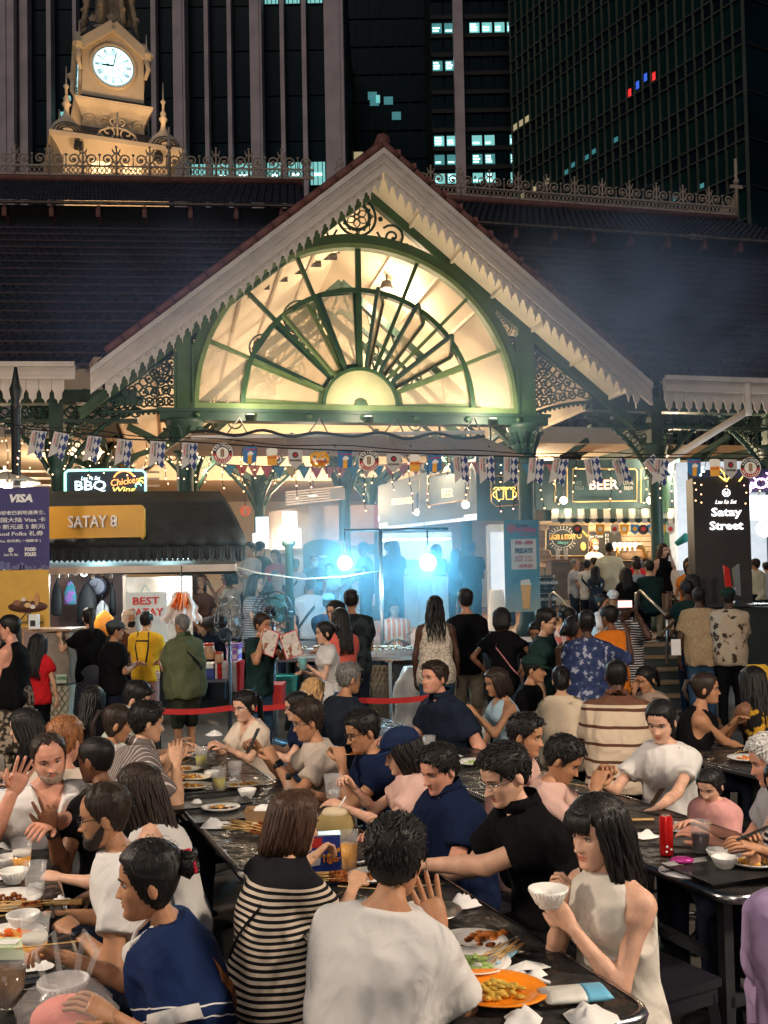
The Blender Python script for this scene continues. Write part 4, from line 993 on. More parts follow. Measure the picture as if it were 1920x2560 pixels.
bd = slab(o, 'board', 316, 1480, 416, 1606, 13.0, .02, mat('board_white', (.62, .72, .75), .5, var=.06))
text_at(o, 'BEST', 365, 1503, 13.0, 19, RTXT, wpx=66, bold=.002); text_at(o, 'SATAY', 367, 1531, 13.0, 19, RTXT, wpx=82, bold=.002)
m = MB()
for tx, cx, w, py in (('B', 0, 0, 0),): pass
a, b, c = lp(o, 352, 1480, 13.0), lp(o, 374, 1480, 13.0), lp(o, 363, 1462, 13.0); m.tube([a, c, b], .006, 5); m.build('cord', mat('teal_cord', (.05, .4, .35), .6, var=0), o)
o = place('plastic_bag', 'crumpled white and orange plastic bags hanging beside the BEST SATAY board', 'bag', 455, 1560, 12.8)
for mi, (w0, w1, h, y0) in enumerate(((.07, .26, .4, 0), (.05, .11, .2, -.05))):
 m = MB(); V = []; n = 22
 for j in range(9): q = j/8; V += [((w0+(w1-w0)*q**.7)*(2*i/n-1)*(1+.1*math.sin(j*2)), y0+(.02+.05*q)*math.sin(i*1.15+j*.5+mi)+.03*math.sin(i*.4), .42-mi*.02-h*q+.03*q*math.sin(i*1.9+mi)) for i in range(n+1)]
 m.add(V, [(j*(n+1)+i, j*(n+1)+i+1, (j+1)*(n+1)+i+1, (j+1)*(n+1)+i) for j in range(8) for i in range(n)], True); m.build(['white_bags', 'orange_bags'][mi], [mat('bag_white', (.8, .72, .7), .4, var=.2), mat('bag_orange', (.85, .2, .04), .4, var=.15)][mi], o)
m = MB(); m.tube([(0, 0, .4), (0, 0, .75)], .008, 5); m.build('hook', WIRE, o)
# ---- neon BBQ sign
t = place('neon_sign', 'neon BBQ chicken wing sign with cyan border', 'sign', 262, 1228, 17.0)
slab(t, 'panel', 163, 1176, 364, 1232, 17.0, .06, mat('sign_navy', (.01, .02, .035), .4, var=.2))
m = MB(); pts = []
for px, py in ((163, 1240), (163, 1182), (170, 1176), (300, 1174), (356, 1176), (364, 1184), (364, 1240)): pts.append(lp(t, px, py, 16.96))
m.tube(pts, .022, 6); m.build('neon_border', CYAN, t)
text_at(t, 'BBQ', 226, 1215, 16.96, 24, NWHITE, wpx=78, bold=.003); text_at(t, 'Lau Pa Sat', 226, 1196, 16.96, 10, NWHITE, wpx=48, slant=.3)
text_at(t, 'Chicken', 312, 1204, 16.96, 17, NORNG, wpx=72, ry=-.12, slant=.2); text_at(t, 'Wing', 308, 1224, 16.96, 13, NYEL, wpx=58, slant=.2)
m = MB(); a = lp(t, 310, 1205, 16.96); m.tube(arc((a[0], a[1], a[2]), .19, .5, 2.7, 14), .015, 5); m.build('neon_arc', NORNG, t)
for k in range(3):
 m = MB(); a = lp(t, 344+k*5, 1215-k*7, 16.96); m.tube(spiral((a[0], a[1], a[2]), .06, .03, 0, .6, 8), .012, 5); m.build('neon_wing', NYEL if k else CYAN, t)
# ---- fabric canopy below the fan window, with its cables
CANV = mat('canopy_fabric', (.62, .5, .38), .75, var=.1, scale=2)
t = place('fabric_canopy', 'beige fabric canopy slung beneath the fan window on cables', 'canopy', 850, 1130, 16.2)
near = [at(478+ (1212-478)*k/6, 1082+12*k/6, 15.6) for k in range(7)]; far = [at(395+(1318-395)*k/6, 1140+2*k/6, 18.2) for k in range(7)]
L0 = np.array(t.location)
for k in range(6):
 m = MB(); m.add([near[k]-L0, near[k+1]-L0, far[k+1]-L0, far[k]-L0], [(0, 1, 2, 3)]); m.build('canopy_panel', CANV, t)
 m = MB(); m.bar(near[k]-L0+[0, 0, -.015], far[k]-L0+[0, 0, -.015], .025, .03); m.build('canopy_rib', CANV, t)
m = MB(); m.box(tuple(near[0]-L0+[0, -.03, -.05]), tuple(near[6]-L0+[0, .03, .06])); m.build('front_bar', BONE, t)
m = MB(); pts = [near[0]-L0+(near[6]-near[0])*i/40+[0, -.06, .0+.05*math.sin(i*.8)*(.3+.7*abs(math.sin(i*.16)))] for i in range(41)]; m.tube(pts, .025, 5); m.build('cable_bundle', WIRE, t)
for px in (598, 800, 990, 1185):
 top = at(px, 1045, 17.0)-L0
 for dx, py, Y in ((-35, 1090, 15.7), (38, 1118, 16.6)): m = MB(); m.tube([tuple(top), tuple(at(px+dx, py, Y)-L0)], .012, 5); m.build('stay', WIRE, t)
# ---- bunting
BLUE = (.012, .04, .16)
LOZ = checker('lozenge_blue_white', (.5, .5, .53), BLUE, 23, 13, PI/4)
FWHITE = mat('flag_white', (.48, .46, .45), .6, var=.05); FBLUE = mat('flag_blue', (.03, .16, .38), .6, var=.3, scale=12); FRED = mat('flag_red', (.42, .02, .02), .6, var=0); FAMB = mat('flag_amber', (.8, .38, .03), .5, var=.15, scale=20); FFOAM = mat('flag_foam', (.8, .78, .7), .6, var=.05)
FY = 11.6
def rope_y(px): # sagging rope in the photograph
 pts = [(-40, 1060), (60, 1072), (180, 1082), (320, 1098), (480, 1105), (700, 1120), (900, 1128), (1100, 1136), (1300, 1142), (1440, 1143), (1600, 1144), (1800, 1146), (1960, 1147)]
 for (a, b), (c, d) in zip(pts, pts[1:]):
  if a <= px <= c: return b+(d-b)*(px-a)/(c-a)
 return pts[-1][1]
bt = thing('bunting', 'rope of Oktoberfest beer flags strung across the street', 'bunting', tuple(at(960, 1130, FY)))
BL = np.array(bt.location)
m = MB(); m.tube([tuple(at(px, rope_y(px), FY)-BL) for px in range(-40, 1970, 30)], .009, 5); m.build('rope', WIRE, bt)
m = MB(); m.tube([tuple(at(px, rope_y(px)-10+3*math.sin(px*.02), FY+.05)-BL) for px in range(-40, 1970, 30)], .006, 4); m.build('cable', WIRE, bt)
m = MB(); a = at(1400, 1143, FY)-BL; m.tube([tuple(a+[0, 0, 0]), tuple(a+[.12, 0, .02]), tuple(a+[.25, 0, -.01])], [.03, .045, .03], 6); m.build('cable_coil', WIRE, bt)
# lozenge flag: two tails, left white with the name, right blue lozenges
fh, fwid = .32, .175
m = MB(); m.prism([(-fwid*.5, 0), (-.0, 0), (-.0, -fh*.78), (-fwid*.5, -fh)][::-1], 0, .003); ME_FW = m.mesh('flag', FWHITE)
m = MB(); m.prism([(0.002, 0), (fwid*.5, 0), (fwid*.5, -fh*1.03), (0.002, -fh*.86)][::-1], 0, .003); ME_FB = m.mesh('lozenge_stripe', LOZ)
TX_E = text_mesh('ERDINGER', .036, .001, .0006).copy(); TX_E.materials.append(KTXT)
TX_O = text_mesh('OKTOBERfest', .022, .001, .0004).copy(); TX_O.materials.append(RTXT)
def loz_flag(px, rot=0, roty=0):
 p = at(px, rope_y(px)+2, FY)-BL; o = link('flag', ME_FW, bt, tuple(p)); o.rotation_euler = (R(random.uniform(-6, 6)), R(roty), R(rot))
 link('lozenge_stripe', ME_FB, o, (0, 0, 0))
 q = link('lettering', TX_E, o, (-.028, -.003, -.1)); q.rotation_euler = (0, PI/2, 0)
 q = link('lettering', TX_O, o, (-.058, -.003, -.095)); q.rotation_euler = (0, PI/2, 0)
for px, ry in ((98, 14), (155, 14), (237, 12), (313, 8), (395, 4), (475, 3), (1150, -3), (1215, -2), (1278, 4), (1342, 6), (1403, 12), (1478, -8), (1545, -20), (1620, -38), (1655, 8)): loz_flag(px, random.uniform(-15, 15), ry)
def disc_flag(px):
 r = .118; p = at(px, rope_y(px), FY)-BL; p[2] -= r*.92; m = MB(); m.prism([(r*math.cos(2*PI*i/28), r*math.sin(2*PI*i/28)) for i in range(28)][::-1], 0, .004); o = m.build('flag', KTXT, bt, tuple(p))
 m = MB(); m.prism([(r*.97*math.cos(PI+PI*i/16), -.0+r*.97*math.sin(PI+PI*i/16)) for i in range(17)][::-1], -.003, -.001); m.build('red_half', FRED, o)
 m = MB(); m.prism([(r*.6*math.cos(2*PI*i/20), r*.6*math.sin(2*PI*i/20)) for i in range(20)][::-1], -.007, -.004); m.tube([(r*math.cos(2*PI*i/28), -.002, r*math.sin(2*PI*i/28)) for i in range(28)], .006, 4, closed=True); m.build('disc', FFOAM, o)
 m = MB()
 for k in range(4):
  for s in (-1, 1): m.ball((s*.014, -.01, -.03+.022*k), (.009, .003, .013), 6, 4)
 m.bar((0, -.009, -.065), (0, -.009, .06), .006, .003, (0, 1, 0)); m.build('wheat', mat('wheat_brown', (.25, .12, .03), .6, var=0), o)
 for k, ch in enumerate('ERDINGER'):
  th = R(155-k*130/7); lettering(ch, .034, WTXT, o, (r*.79*math.cos(th), -.006, r*.79*math.sin(th)), .001, .001, rot=(0, PI/2-th, 0))
 for k, ch in enumerate('WEISSBRÄU'):
  th = R(207+k*126/8); lettering(ch, .028, WTXT, o, (r*.8*math.cos(th), -.006, r*.8*math.sin(th)), .001, .001, rot=(0, -PI/2-th, 0))
def beer_flag(px, name='beer'):
 p = at(px, rope_y(px)+2, FY)-BL; m = MB(); m.prism([(-.083, 0), (.083, 0), (.083, -.17), (0, -.22), (-.083, -.17)][::-1], 0, .003); o = m.build('flag', FBLUE, bt, tuple(p)); o.rotation_euler = (0, 0, R(random.uniform(-20, 20)))
 m = MB(); m.prism([(-.028, -.2), (.024, -.2), (.03, -.1), (-.02, -.1)], -.004, -.002); m.build('beer_print', FAMB, o)
 m = MB(); m.prism([(-.03+.0, -.1), (.035, -.1), (.05, -.075), (.01, -.05), (-.02, -.07)], -.004, -.002); m.build('foam_print', FFOAM, o)
 lettering('OKTOBERfest', .024, RTXT, o, (.01, -.004, -.035), .001, .0005)
def pennant_flag(px):
 p = at(px, rope_y(px)+2, FY)-BL; m = MB(); m.prism([(-.083, 0), (.083, 0), (.083, -.15), (0, -.235), (-.083, -.15)][::-1], 0, .003); o = m.build('flag', FWHITE, bt, tuple(p)); o.rotation_euler = (0, 0, R(random.uniform(-15, 15)))
 m = MB(); m.prism([(.035*math.cos(2*PI*i/16), -.065+.035*math.sin(2*PI*i/16)) for i in range(16)][::-1], -.004, -.002); m.build('emblem', KTXT, o)
 m = MB(); m.prism([(.02*math.cos(2*PI*i/12), -.065+.02*math.sin(2*PI*i/12)) for i in range(12)][::-1], -.007, -.005); m.build('emblem_centre', FRED, o)
 lettering('ERDINGER', .028, KTXT, o, (0, -.004, -.13), .001, .0008)
def mug_flag(px):
 p = at(px, rope_y(px)+2, FY)-BL; m = MB(); m.prism([(-.06, -.075), (.055, -.075), (.05, -.2), (-.055, -.2)], 0, .003); o = m.build('flag', FAMB, bt, tuple(p))
 m = MB(); m.prism([(-.07, -.02), (-.05, 0), (0, .01), (.05, -.005), (.065, -.03), (.055, -.08), (-.06, -.09)][::-1], -.003, 0); m.tube(arc((.06, 0, -.13), .04, -PI/2, PI/2, 8), .008, 5); m.build('foam_print', FFOAM, o)
 lettering('OKTOBERfest', .026, RTXT, o, (.02, -.006, -.11), .001, .001)
def pretzel_flag(px):
 p = at(px, rope_y(px)+6, FY)-BL; m = MB(); m.tube([(-.03, 0, -.18), (.05, 0, -.05), (.09, 0, -.06), (.095, 0, -.11), (.05, 0, -.16), (0, 0, -.06), (-.05, 0, -.01), (-.1, 0, -.04), (-.1, 0, -.12), (-.05, 0, -.17)], .022, 6); m.tube([(.03, 0, -.18), (-.05, 0, -.08), (0, 0, -.02), (.05, 0, -.01), (.09, 0, -.05)], .02, 6); o = m.build('flag', FAMB, bt, tuple(p))
 lettering('ERDINGER', .03, WTXT, o, (-.02, -.03, -.09), .002, .001); lettering('OKTOBERfest', .034, RTXT, o, (0, -.03, -.12), .002, .001)
for px in (556, 922, 1875): disc_flag(px)
for px in (624, 862, 1086, 1735): beer_flag(px)
for px in (738, 984, 1826): pennant_flag(px)
for px in (680, 1037, 1787): mug_flag(px)
pretzel_flag(800)
# faded pennant string further back
t = thing('pennant_string', 'string of faded red and blue triangular pennants behind the beer flags', 'bunting', tuple(at(960, 1170, 15.2))); TL = np.array(t.location)
PC = [mat('pennant_red', (.4, .06, .05), .7, var=.15), mat('pennant_teal', (.05, .16, .2), .7, var=.15), mat('pennant_ochre', (.42, .24, .06), .7, var=.15), mat('pennant_pink', (.45, .13, .1), .7, var=.1)]
m = MB(); m.prism([(-.095, 0), (.095, 0), (0, -.19)][::-1], 0, .004); pm = m.mesh('pennant', PC[0])
for k in range(27):
 px = 574+k*31; me = pm.copy(); me.materials.clear(); me.materials.append(PC[[1, 0, 3, 0, 1, 2, 1, 0, 3, 3, 1, 2][k % 12]])
 link('pennant', me, t, tuple(at(px, 1162+6*math.sin(k*.23), 15.2)-TL))
m = MB(); m.tube([tuple(at(560+20*k, 1161+6*math.sin(k*.15), 15.2)-TL) for k in range(43)], .006, 4); m.build('string', WIRE, t)
# ---- fairy lights: wires with drops
t = thing('string_light', 'curtain of warm fairy lights on drooping wires above the stalls', 'string light', tuple(at(960, 1150, 11.9))); TL = np.array(t.location)
FAIRY = [glow('fairy_warm', (1, .55, .25), 4.5), glow('fairy_pink', (1, .4, .35), 4)]
m = MB(); m.ball((0, 0, 0), .009, 6, 5); FM = [m.mesh('bulb', FAIRY[0]), m.mesh('bulb', FAIRY[1])]
mw = MB(); px = 10; random.seed(11)
while px < 1915:
 n = random.randint(2, 6); y = rope_y(px)+4; x = px; pts = [tuple(at(x, y, 11.9)-TL)]
 for k in range(n):
  y += random.uniform(16, 34); x += random.uniform(-7, 7); p = at(x, y, 11.9)-TL; pts.append(tuple(p)); link('bulb', FM[random.random() < .25], t, tuple(p))
 mw.tube(pts, .0045, 4); px += random.uniform(30, 52)
for k in range(40):
 px = random.uniform(0, 560) if k < 28 else random.uniform(0, 1900); link('bulb', FM[0], t, tuple(at(px, rope_y(px)+random.uniform(5, 110), 11.9)-TL))
tag(mw.build('wire', WIRE, t), kind='stuff')
# ---- beer stalls at the back
SLATEB = mat('stall_blue_grey', (.16, .2, .22), .55, var=.1); TEALD = mat('stall_dark_teal', (.03, .065, .075), .5, var=.15)
def quadpanel(t, name, corners, Y, m_, d=.1, parent=None):
 """corner: (px,py,Y)"""
 l = np.array(t.location); P = [at(*c)-l for c in corners]; mb = MB(); Q = [p+np.array([0, d, 0]) for p in P]
 mb.add(P+Q, [(0, 1, 2, 3), (7, 6, 5, 4), (0, 4, 5, 1), (1, 5, 6, 2), (2, 6, 7, 3), (3, 7, 4, 0)]); return mb.build(name, m_, parent or t)
def frame(t, corners, m_, r=.02, parent=None, name='gold_frame'):
 l = np.array(t.location); mb = MB(); mb.tube([tuple(at(*c)-l) for c in corners], r, 4, closed=True); return mb.build(name, m_, parent or t)
t = place('drinks_stall', 'blue grey drinks stall with glowing BEVERAGES and BEER fascia', 'stall', 1070, 1540, 24.0, z=FZ)
quadpanel(t, 'fascia', ((945, 1318, 28), (1192, 1290, 22.5), (1192, 1145, 22.5), (945, 1215, 28)), 0, SLATEB)
frame(t, ((962, 1282, 27.6), (1050, 1268, 25.4), (1050, 1196, 25.4), (962, 1218, 27.6)), GOLD); frame(t, ((1070, 1265, 24.9), (1170, 1250, 22.8), (1170, 1168, 22.8), (1070, 1190, 24.9)), GOLD)
text_at(t, 'BEVERAGES', 1004, 1257, 26.4, 16, NGOLD, wpx=60, rz=R(-35), bold=.003, off=-.45); text_at(t, 'BEER', 1115, 1238, 23.8, 22, NGOLD, wpx=32, rz=R(-35), bold=.003, off=-.45)
for k, (x0, x1) in enumerate(((948, 1002), (1004, 1060), (1062, 1122), (1124, 1192))):
 y = lambda px: 28-(px-945)/(1192-945)*5.5
 quadpanel(t, 'menu_lightbox', ((x0, 1326-(x0-945)*.11, y(x0)-.1), (x1, 1326-(x1-945)*.11, y(x1)-.1), (x1, 1309-(x1-945)*.1, y(x1)-.1), (x0, 1309-(x0-945)*.1, y(x0)-.1)), 0, SIGNW, .05)
for px, py, Y in ((941, 1297, 27), (1044, 1281, 25.5), (1164, 1262, 22.2)):
 m = MB(); a = lp(t, px, py, Y); m.ball(a, .09, 10, 8); m.build('globe_bulb', BULB, t)
 m = MB(); m.tube([a, (a[0], a[1], a[2]+.5)], .02, 5); m.build('bulb_bracket', DARK, t)
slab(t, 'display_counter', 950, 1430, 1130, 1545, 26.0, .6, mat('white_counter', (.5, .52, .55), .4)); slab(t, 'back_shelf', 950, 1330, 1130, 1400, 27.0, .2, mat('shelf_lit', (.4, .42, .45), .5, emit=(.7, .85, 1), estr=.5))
slab(t, 'shelf_tube', 955, 1345, 1125, 1352, 26.7, .05, LEDW)
t = place('corner_sign', 'dark teal corner panel with glowing neon beer mugs', 'sign', 1258, 1300, 22.5)
slab(t, 'panel', 1193, 1118, 1322, 1302, 22.5, .2, TEALD)
frame(t, ((1228, 1190, 22.45), (1290, 1190, 22.45), (1298, 1198, 22.45), (1298, 1262, 22.45), (1240, 1266, 22.45), (1228, 1254, 22.45)), GOLD, .015)
m = MB()
for s in (-1, 1):
 a = lp(t, 1262+s*12, 1236, 22.4); w, h = .085, .11
 m.tube([(a[0]-w, a[1], a[2]+h), (a[0]-w*.85, a[1], a[2]-h), (a[0]+w*.85, a[1], a[2]-h), (a[0]+w, a[1], a[2]+h)], .014, 5)
 m.tube(arc((a[0]+s*w, a[1], a[2]), .07, -PI/2*s if s > 0 else PI/2, PI/2*s if s > 0 else 3*PI/2, 8), .012, 5)
 for k in range(3): m.tube(arc((a[0]-w+w*k, a[1], a[2]+h), .05, 0, PI, 6), .013, 5)
m.build('neon_mugs', NYEL, t)
t = place('beer_stall', 'beer stall with teal fascia, glowing BEER sign and striped awning', 'stall', 1530, 1480, 22.0, z=FZ)
slab(t, 'fascia', 1340, 1145, 1700, 1275, 22.0, .25, TEALD)
frame(t, ((1432, 1172, 21.95), (1587, 1172, 21.95), (1592, 1178, 21.95), (1592, 1252, 21.95), (1432, 1254, 21.95)), GOLD, .018); frame(t, ((1388, 1170, 21.95), (1418, 1170, 21.95), (1418, 1256, 21.95), (1388, 1256, 21.95)), GOLD, .018); frame(t, ((1602, 1172, 21.95), (1634, 1172, 21.95), (1634, 1256, 21.95), (1602, 1256, 21.95)), GOLD, .018)
text_at(t, 'BEER', 1508, 1213, 21.9, 24, glow('beer_sign', (1, .6, .45), 1.3), wpx=72, bold=.004); text_at(t, 'ICE\nCOLD', 1448, 1214, 21.9, 9, mat('dim_letters', (.2, .23, .23), .5, var=0), wpx=22); text_at(t, 'LOCAL\nBREW', 1571, 1214, 21.9, 10, mat('pale_letters', (.55, .5, .42), .5, var=0), wpx=26)
for px in (1409, 1626):
 m = MB(); a = lp(t, px, 1251, 21.7); m.ball(a, .085, 10, 8); m.build('globe_bulb', BULB, t); m = MB(); m.tube([a, (a[0], a[1], a[2]+.45), (a[0], a[1]+.3, a[2]+.5)], .018, 5); m.build('bulb_bracket', DARK, t)
 point_light('bulb_light', (a[0], a[1]-.3, a[2]), 18, (1, .8, .55), .1, t)
n = 20; AW = [mat('awning_white', (.68, .64, .56), .7, var=.06), mat('awning_green', (.02, .05, .045), .7, var=.1)]
for k in range(n):
 x0, x1 = 1380+(1700-1380)*k/n, 1380+(1700-1380)*(k+1)/n; l = np.array(t.location)
 P = [at(x0, 1272, 21.7), at(x1, 1272, 21.7), at(x1+2, 1296, 20.9), at(x0-2, 1296, 20.9), at(x0-2, 1304, 20.9), at((x0+x1)/2, 1309, 20.9), at(x1+2, 1304, 20.9)]
 m = MB(); m.add([p-l for p in P], [(0, 3, 2, 1), (3, 4, 5, 6, 2)]); m.build('awning_stripe', AW[k % 2], t)
BRICKW = None
bw = slab(t, 'back_wall', 1350, 1300, 1640, 1420, 22.6, .2, mat('plank_base', (.2, .13, .08), .7))
random.seed(3); PLK = [mat('plank_a', (.42, .28, .17), .65, var=.15), mat('plank_b', (.32, .2, .12), .65, var=.15), mat('plank_c', (.5, .36, .24), .65, var=.15)]
for j in range(9):
 px = 1350
 while px < 1640:
  w = random.uniform(28, 60); slab(t, 'wall_plank', px, 1302+j*13, min(px+w, 1640)-1, 1314+j*13, 22.56, .04, PLK[random.randrange(3)], bw); px += w
slab(t, 'counter', 1380, 1400, 1660, 1500, 20.8, .7, mat('bar_front', (.12, .08, .05), .5, var=.3)); slab(t, 'counter_top', 1376, 1394, 1664, 1401, 20.7, .8, mat('bar_top', (.3, .18, .1), .35))
point_light('bar_light', tuple(lp(t, 1480, 1320, 21.6)), 60, (1, .78, .5), .15, t); point_light('bar_light', tuple(lp(t, 1600, 1325, 21.6)), 45, (1, .78, .5), .15, t)
cb = mat('chalkboard', (.015, .014, .013), .7, var=.2)
o = place('menu_board', 'black LAGER & STOUT chalkboard on the plank wall of the beer stall', 'sign', 1420, 1392, 22.4)
l = np.array(o.location); P = [at(a, b, 22.4)-l for a, b in ((1370, 1312), (1470, 1312), (1470, 1390), (1378, 1390), (1374, 1378), (1364, 1374), (1364, 1326), (1370, 1322))]
m = MB(); m.prism([(p[0], p[2]) for p in P], -.03, .03); m.build('board', cb, o)
m = MB(); m.tube([(p[0], -.035, p[2]) for p in P], .018, 4, closed=True); m.build('board_frame', GOLD, o)
CHG = mat('chalk_gold', (.7, .45, .12), .7, var=0); CHW = mat('chalk_white', (.6, .6, .6), .7, var=0)
text_at(o, 'LAGER & STOUT', 1406, 1343, 22.36, 12, CHG, wpx=66, bold=.006); text_at(o, 'Always', 1406, 1357, 22.36, 8, mat('chalk_teal', (.15, .5, .5), .7, var=0), wpx=28, slant=.3)
m = MB(); a = lp(o, 1406, 1346, 22.36)
for k in range(26):
 th = 2*PI*k/26
 if abs(math.sin(th)) > .25: m.bar((a[0]+.27*math.cos(th), -.04, a[2]+.22*math.sin(th)), (a[0]+.33*math.cos(th), -.04, a[2]+.28*math.sin(th)), .012, .006, (0, 1, 0))
m.tube([(a[0]+.24*math.cos(2*PI*i/20), -.04, a[2]+.2*math.sin(2*PI*i/20)) for i in range(20)], .006, 4, closed=True); m.build('sunburst', CHW, o)
m = MB(); a = lp(o, 1458, 1366, 22.36); m.ball((a[0], -.04, a[2]), (.07, .01, .1), 8, 6); a = lp(o, 1448, 1340, 22.36); m.tube([(a[0]+.05*math.cos(2*PI*i/10), -.04, a[2]+.05*math.sin(2*PI*i/10)) for i in range(10)], .01, 4, closed=True)
for k in range(5): a = lp(o, 1456+k*3, 1328+k*3, 22.36); m.ball((a[0], -.04, a[2]), (.02, .008, .03), 5, 4)
m.build('barrel_drawing', CHG, o)
o = place('menu_board', 'black Tiger Crystal price board right of the LAGER & STOUT board', 'sign', 1515, 1390, 22.4)
slab(o, 'board', 1470, 1328, 1552, 1390, 22.4, .04, cb); text_at(o, 'Tiger Crystal', 1489, 1341, 22.36, 7, CHW, wpx=36); text_at(o, 'Tiger', 1480, 1350, 22.36, 7, CHW, wpx=17); text_at(o, '$13\n$16\n$19', 1517, 1348, 22.36, 7, CHW, wpx=9); text_at(o, 'Stout\nRadler', 1483, 1365, 22.36, 7, CHW, wpx=22)
o = place('beer_tap', 'brass beer tap rail with glowing pale handles on the bar', 'beer tap', 1580, 1400, 20.9)
m = MB(); P = [lp(o, a, b, 20.9) for a, b in ((1530, 1372), (1600, 1366), (1612, 1374), (1614, 1402))]; m.tube(P, .06, 8); m.tube([lp(o, 1545, 1372, 20.9), lp(o, 1545, 1402, 20.9)], .05, 8); m.build('rail', mat('brass', (.6, .36, .12), .3, metal=.8, var=.1), o)
for k in range(5):
 m = MB(); a = lp(o, 1537+k*12.5, 1362, 20.8); m.ball(a, .055, 8, 6); m.tube([a, (a[0], a[1], a[2]-.12)], .02, 6); m.build('tap_handle', glow('tap_glow', (1, .9, .7), 1.8), o)
o = place('bar_glass', 'pair of empty beer glasses on the bar counter', 'glass', 1395, 1398, 20.9)
for k in (0, 1): m = MB(); m.lathe([(.035, 0), (.03, .02), (.045, .15), (.05, .22)], 10, (k*.17, 0, 0), caps=False); m.build('glass', mat('clear_glass', (.8, .8, .8), .08, alpha=.35, var=0), o)
# small hanging beer signs under the awning
for k, (px, kind) in enumerate(((1443, 'disc'), (1500, 'amber'), (1536, 'white'), (1560, 'amber'), (1587, 'blue'), (1608, 'disc'), (1628, 'blue'), (1652, 'amber'), (1676, 'white'))):
 o = place('hanging_sign', f'small {["round black", "amber mug", "white pennant", "amber keg", "blue beer", "round dark", "blue glass", "amber glass", "pale pennant"][k]} beer sign {["above the chalkboard", "above the price board", "right of the amber one", "under the awning middle", "over the beer taps", "beside the blue glass sign", "near the awning right end", "second from the awning right end", "at the awning right end"][k]}', 'sign', px, 1311, 21.2, 'small beer signs hanging under the awning')
 m = MB(); r = .11
 if kind == 'disc': m.prism([(r*math.cos(2*PI*i/18), -r+r*math.sin(2*PI*i/18)) for i in range(18)][::-1], 0, .01)
 elif kind == 'amber': m.prism([(-.09, 0), (.09, .0), (.1, -.1), (.06, -.22), (-.06, -.22), (-.1, -.1)][::-1], 0, .01)
 else: m.prism([(-.09, 0), (.09, 0), (.09, -.15), (0, -.22), (-.09, -.15)][::-1], 0, .01)
 m.build('plate', {'disc': KTXT, 'amber': FAMB, 'white': FWHITE, 'blue': FBLUE}[kind], o)
 m = MB(); m.prism([(.05*math.cos(2*PI*i/14), -.1+.05*math.sin(2*PI*i/14)) for i in range(14)][::-1], -.006, -.001); m.build('emblem', {'disc': FRED, 'amber': FFOAM, 'white': FRED, 'blue': FAMB}[kind], o)
slab(t, 'wall_pillar', 1640, 1150, 1740, 1500, 23.0, .3, mat('tan_wall', (.35, .25, .18), .7));
m = MB(); a = lp(t, 1660, 1500, 21.5); m.lathe([(.17, -1), (.15, 4.2)], 12, (a[0], a[1], 0)); m.build('green_post', mat('bright_green', (.04, .14, .08), .5), t)
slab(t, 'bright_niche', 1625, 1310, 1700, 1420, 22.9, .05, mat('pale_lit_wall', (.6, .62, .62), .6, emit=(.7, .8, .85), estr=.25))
# ---- festival roll-up banner and kegs
t = place('banner', 'teal Oktoberfest roll-up banner with Fridays 7PM - 10PM panel', 'banner', 1308, 1530, 17.5, z=FZ)
def gradient(name, c1, c2, z0, z1):
 m_, t_, b_ = newmat(name); N = t_.nodes; L = t_.links; tc = N.new('ShaderNodeTexCoord'); sx = N.new('ShaderNodeSeparateXYZ'); L.new(tc.outputs['Object'], sx.inputs[0])
 mr = N.new('ShaderNodeMapRange'); mr.inputs[1].default_value = z0; mr.inputs[2].default_value = z1; L.new(sx.outputs[2], mr.inputs[0])
 nz = N.new('ShaderNodeTexNoise'); nz.inputs['Scale'].default_value = 7; L.new(tc.outputs['Object'], nz.inputs[0]); ad = N.new('ShaderNodeMath'); ad.operation = 'MULTIPLY_ADD'; ad.inputs[1].default_value = .5; ad.inputs[2].default_value = -.25; L.new(nz.outputs[0], ad.inputs[0])
 a2 = N.new('ShaderNodeMath'); a2.operation = 'ADD'; L.new(mr.outputs[0], a2.inputs[0]); L.new(ad.outputs[0], a2.inputs[1])
 mx = N.new('ShaderNodeMix'); mx.data_type = 'RGBA'; L.new(a2.outputs[0], mx.inputs[0]); mx.inputs[6].default_value = (*c1, 1); mx.inputs[7].default_value = (*c2, 1); L.new(mx.outputs[2], b_.inputs['Base Color']); b_.inputs['Roughness'].default_value = .6; return m_
slab(t, 'banner_cloth', 1264, 1299, 1346, 1530, 17.5, .02, gradient('banner_print', (.42, .45, .35), (.05, .24, .33), .3, 1.1))
slab(t, 'info_panel', 1279, 1347, 1340, 1424, 17.48, .015, mat('panel_cream', (.68, .62, .52), .6, var=.03))
text_at(t, '7PM - 10PM', 1309, 1357, 17.47, 9, RTXT, wpx=44, bold=.004); text_at(t, 'FRIDAYS', 1309, 1377, 17.47, 12, KTXT, wpx=44, bold=.004); text_at(t, '26 SEPT   3 OCT\n10 OCT   17 OCT', 1309, 1397, 17.47, 6, RTXT, wpx=44); text_at(t, 'LAU PA SAT', 1314, 1415, 17.47, 8, RTXT, wpx=36, bold=.003)
text_at(t, 'ERDINGER', 1304, 1315, 17.47, 7, KTXT, wpx=30, bold=.003); text_at(t, 'OKTOBERfest', 1315, 1325, 17.47, 11, mat('magenta_print', (.55, .05, .15), .6, var=0), wpx=50, bold=.005); text_at(t, 'EVERY WED 7 to 10PM', 1320, 1337, 17.47, 4, mat('magenta_print', (0, 0, 0)), wpx=38)
m = MB(); a = lp(t, 1278, 1321, 17.47); m.prism([(a[0]+.085*math.cos(2*PI*i/18), a[2]+.085*math.sin(2*PI*i/18)) for i in range(18)][::-1], -.04, -.02); m.build('emblem', FRED, t)
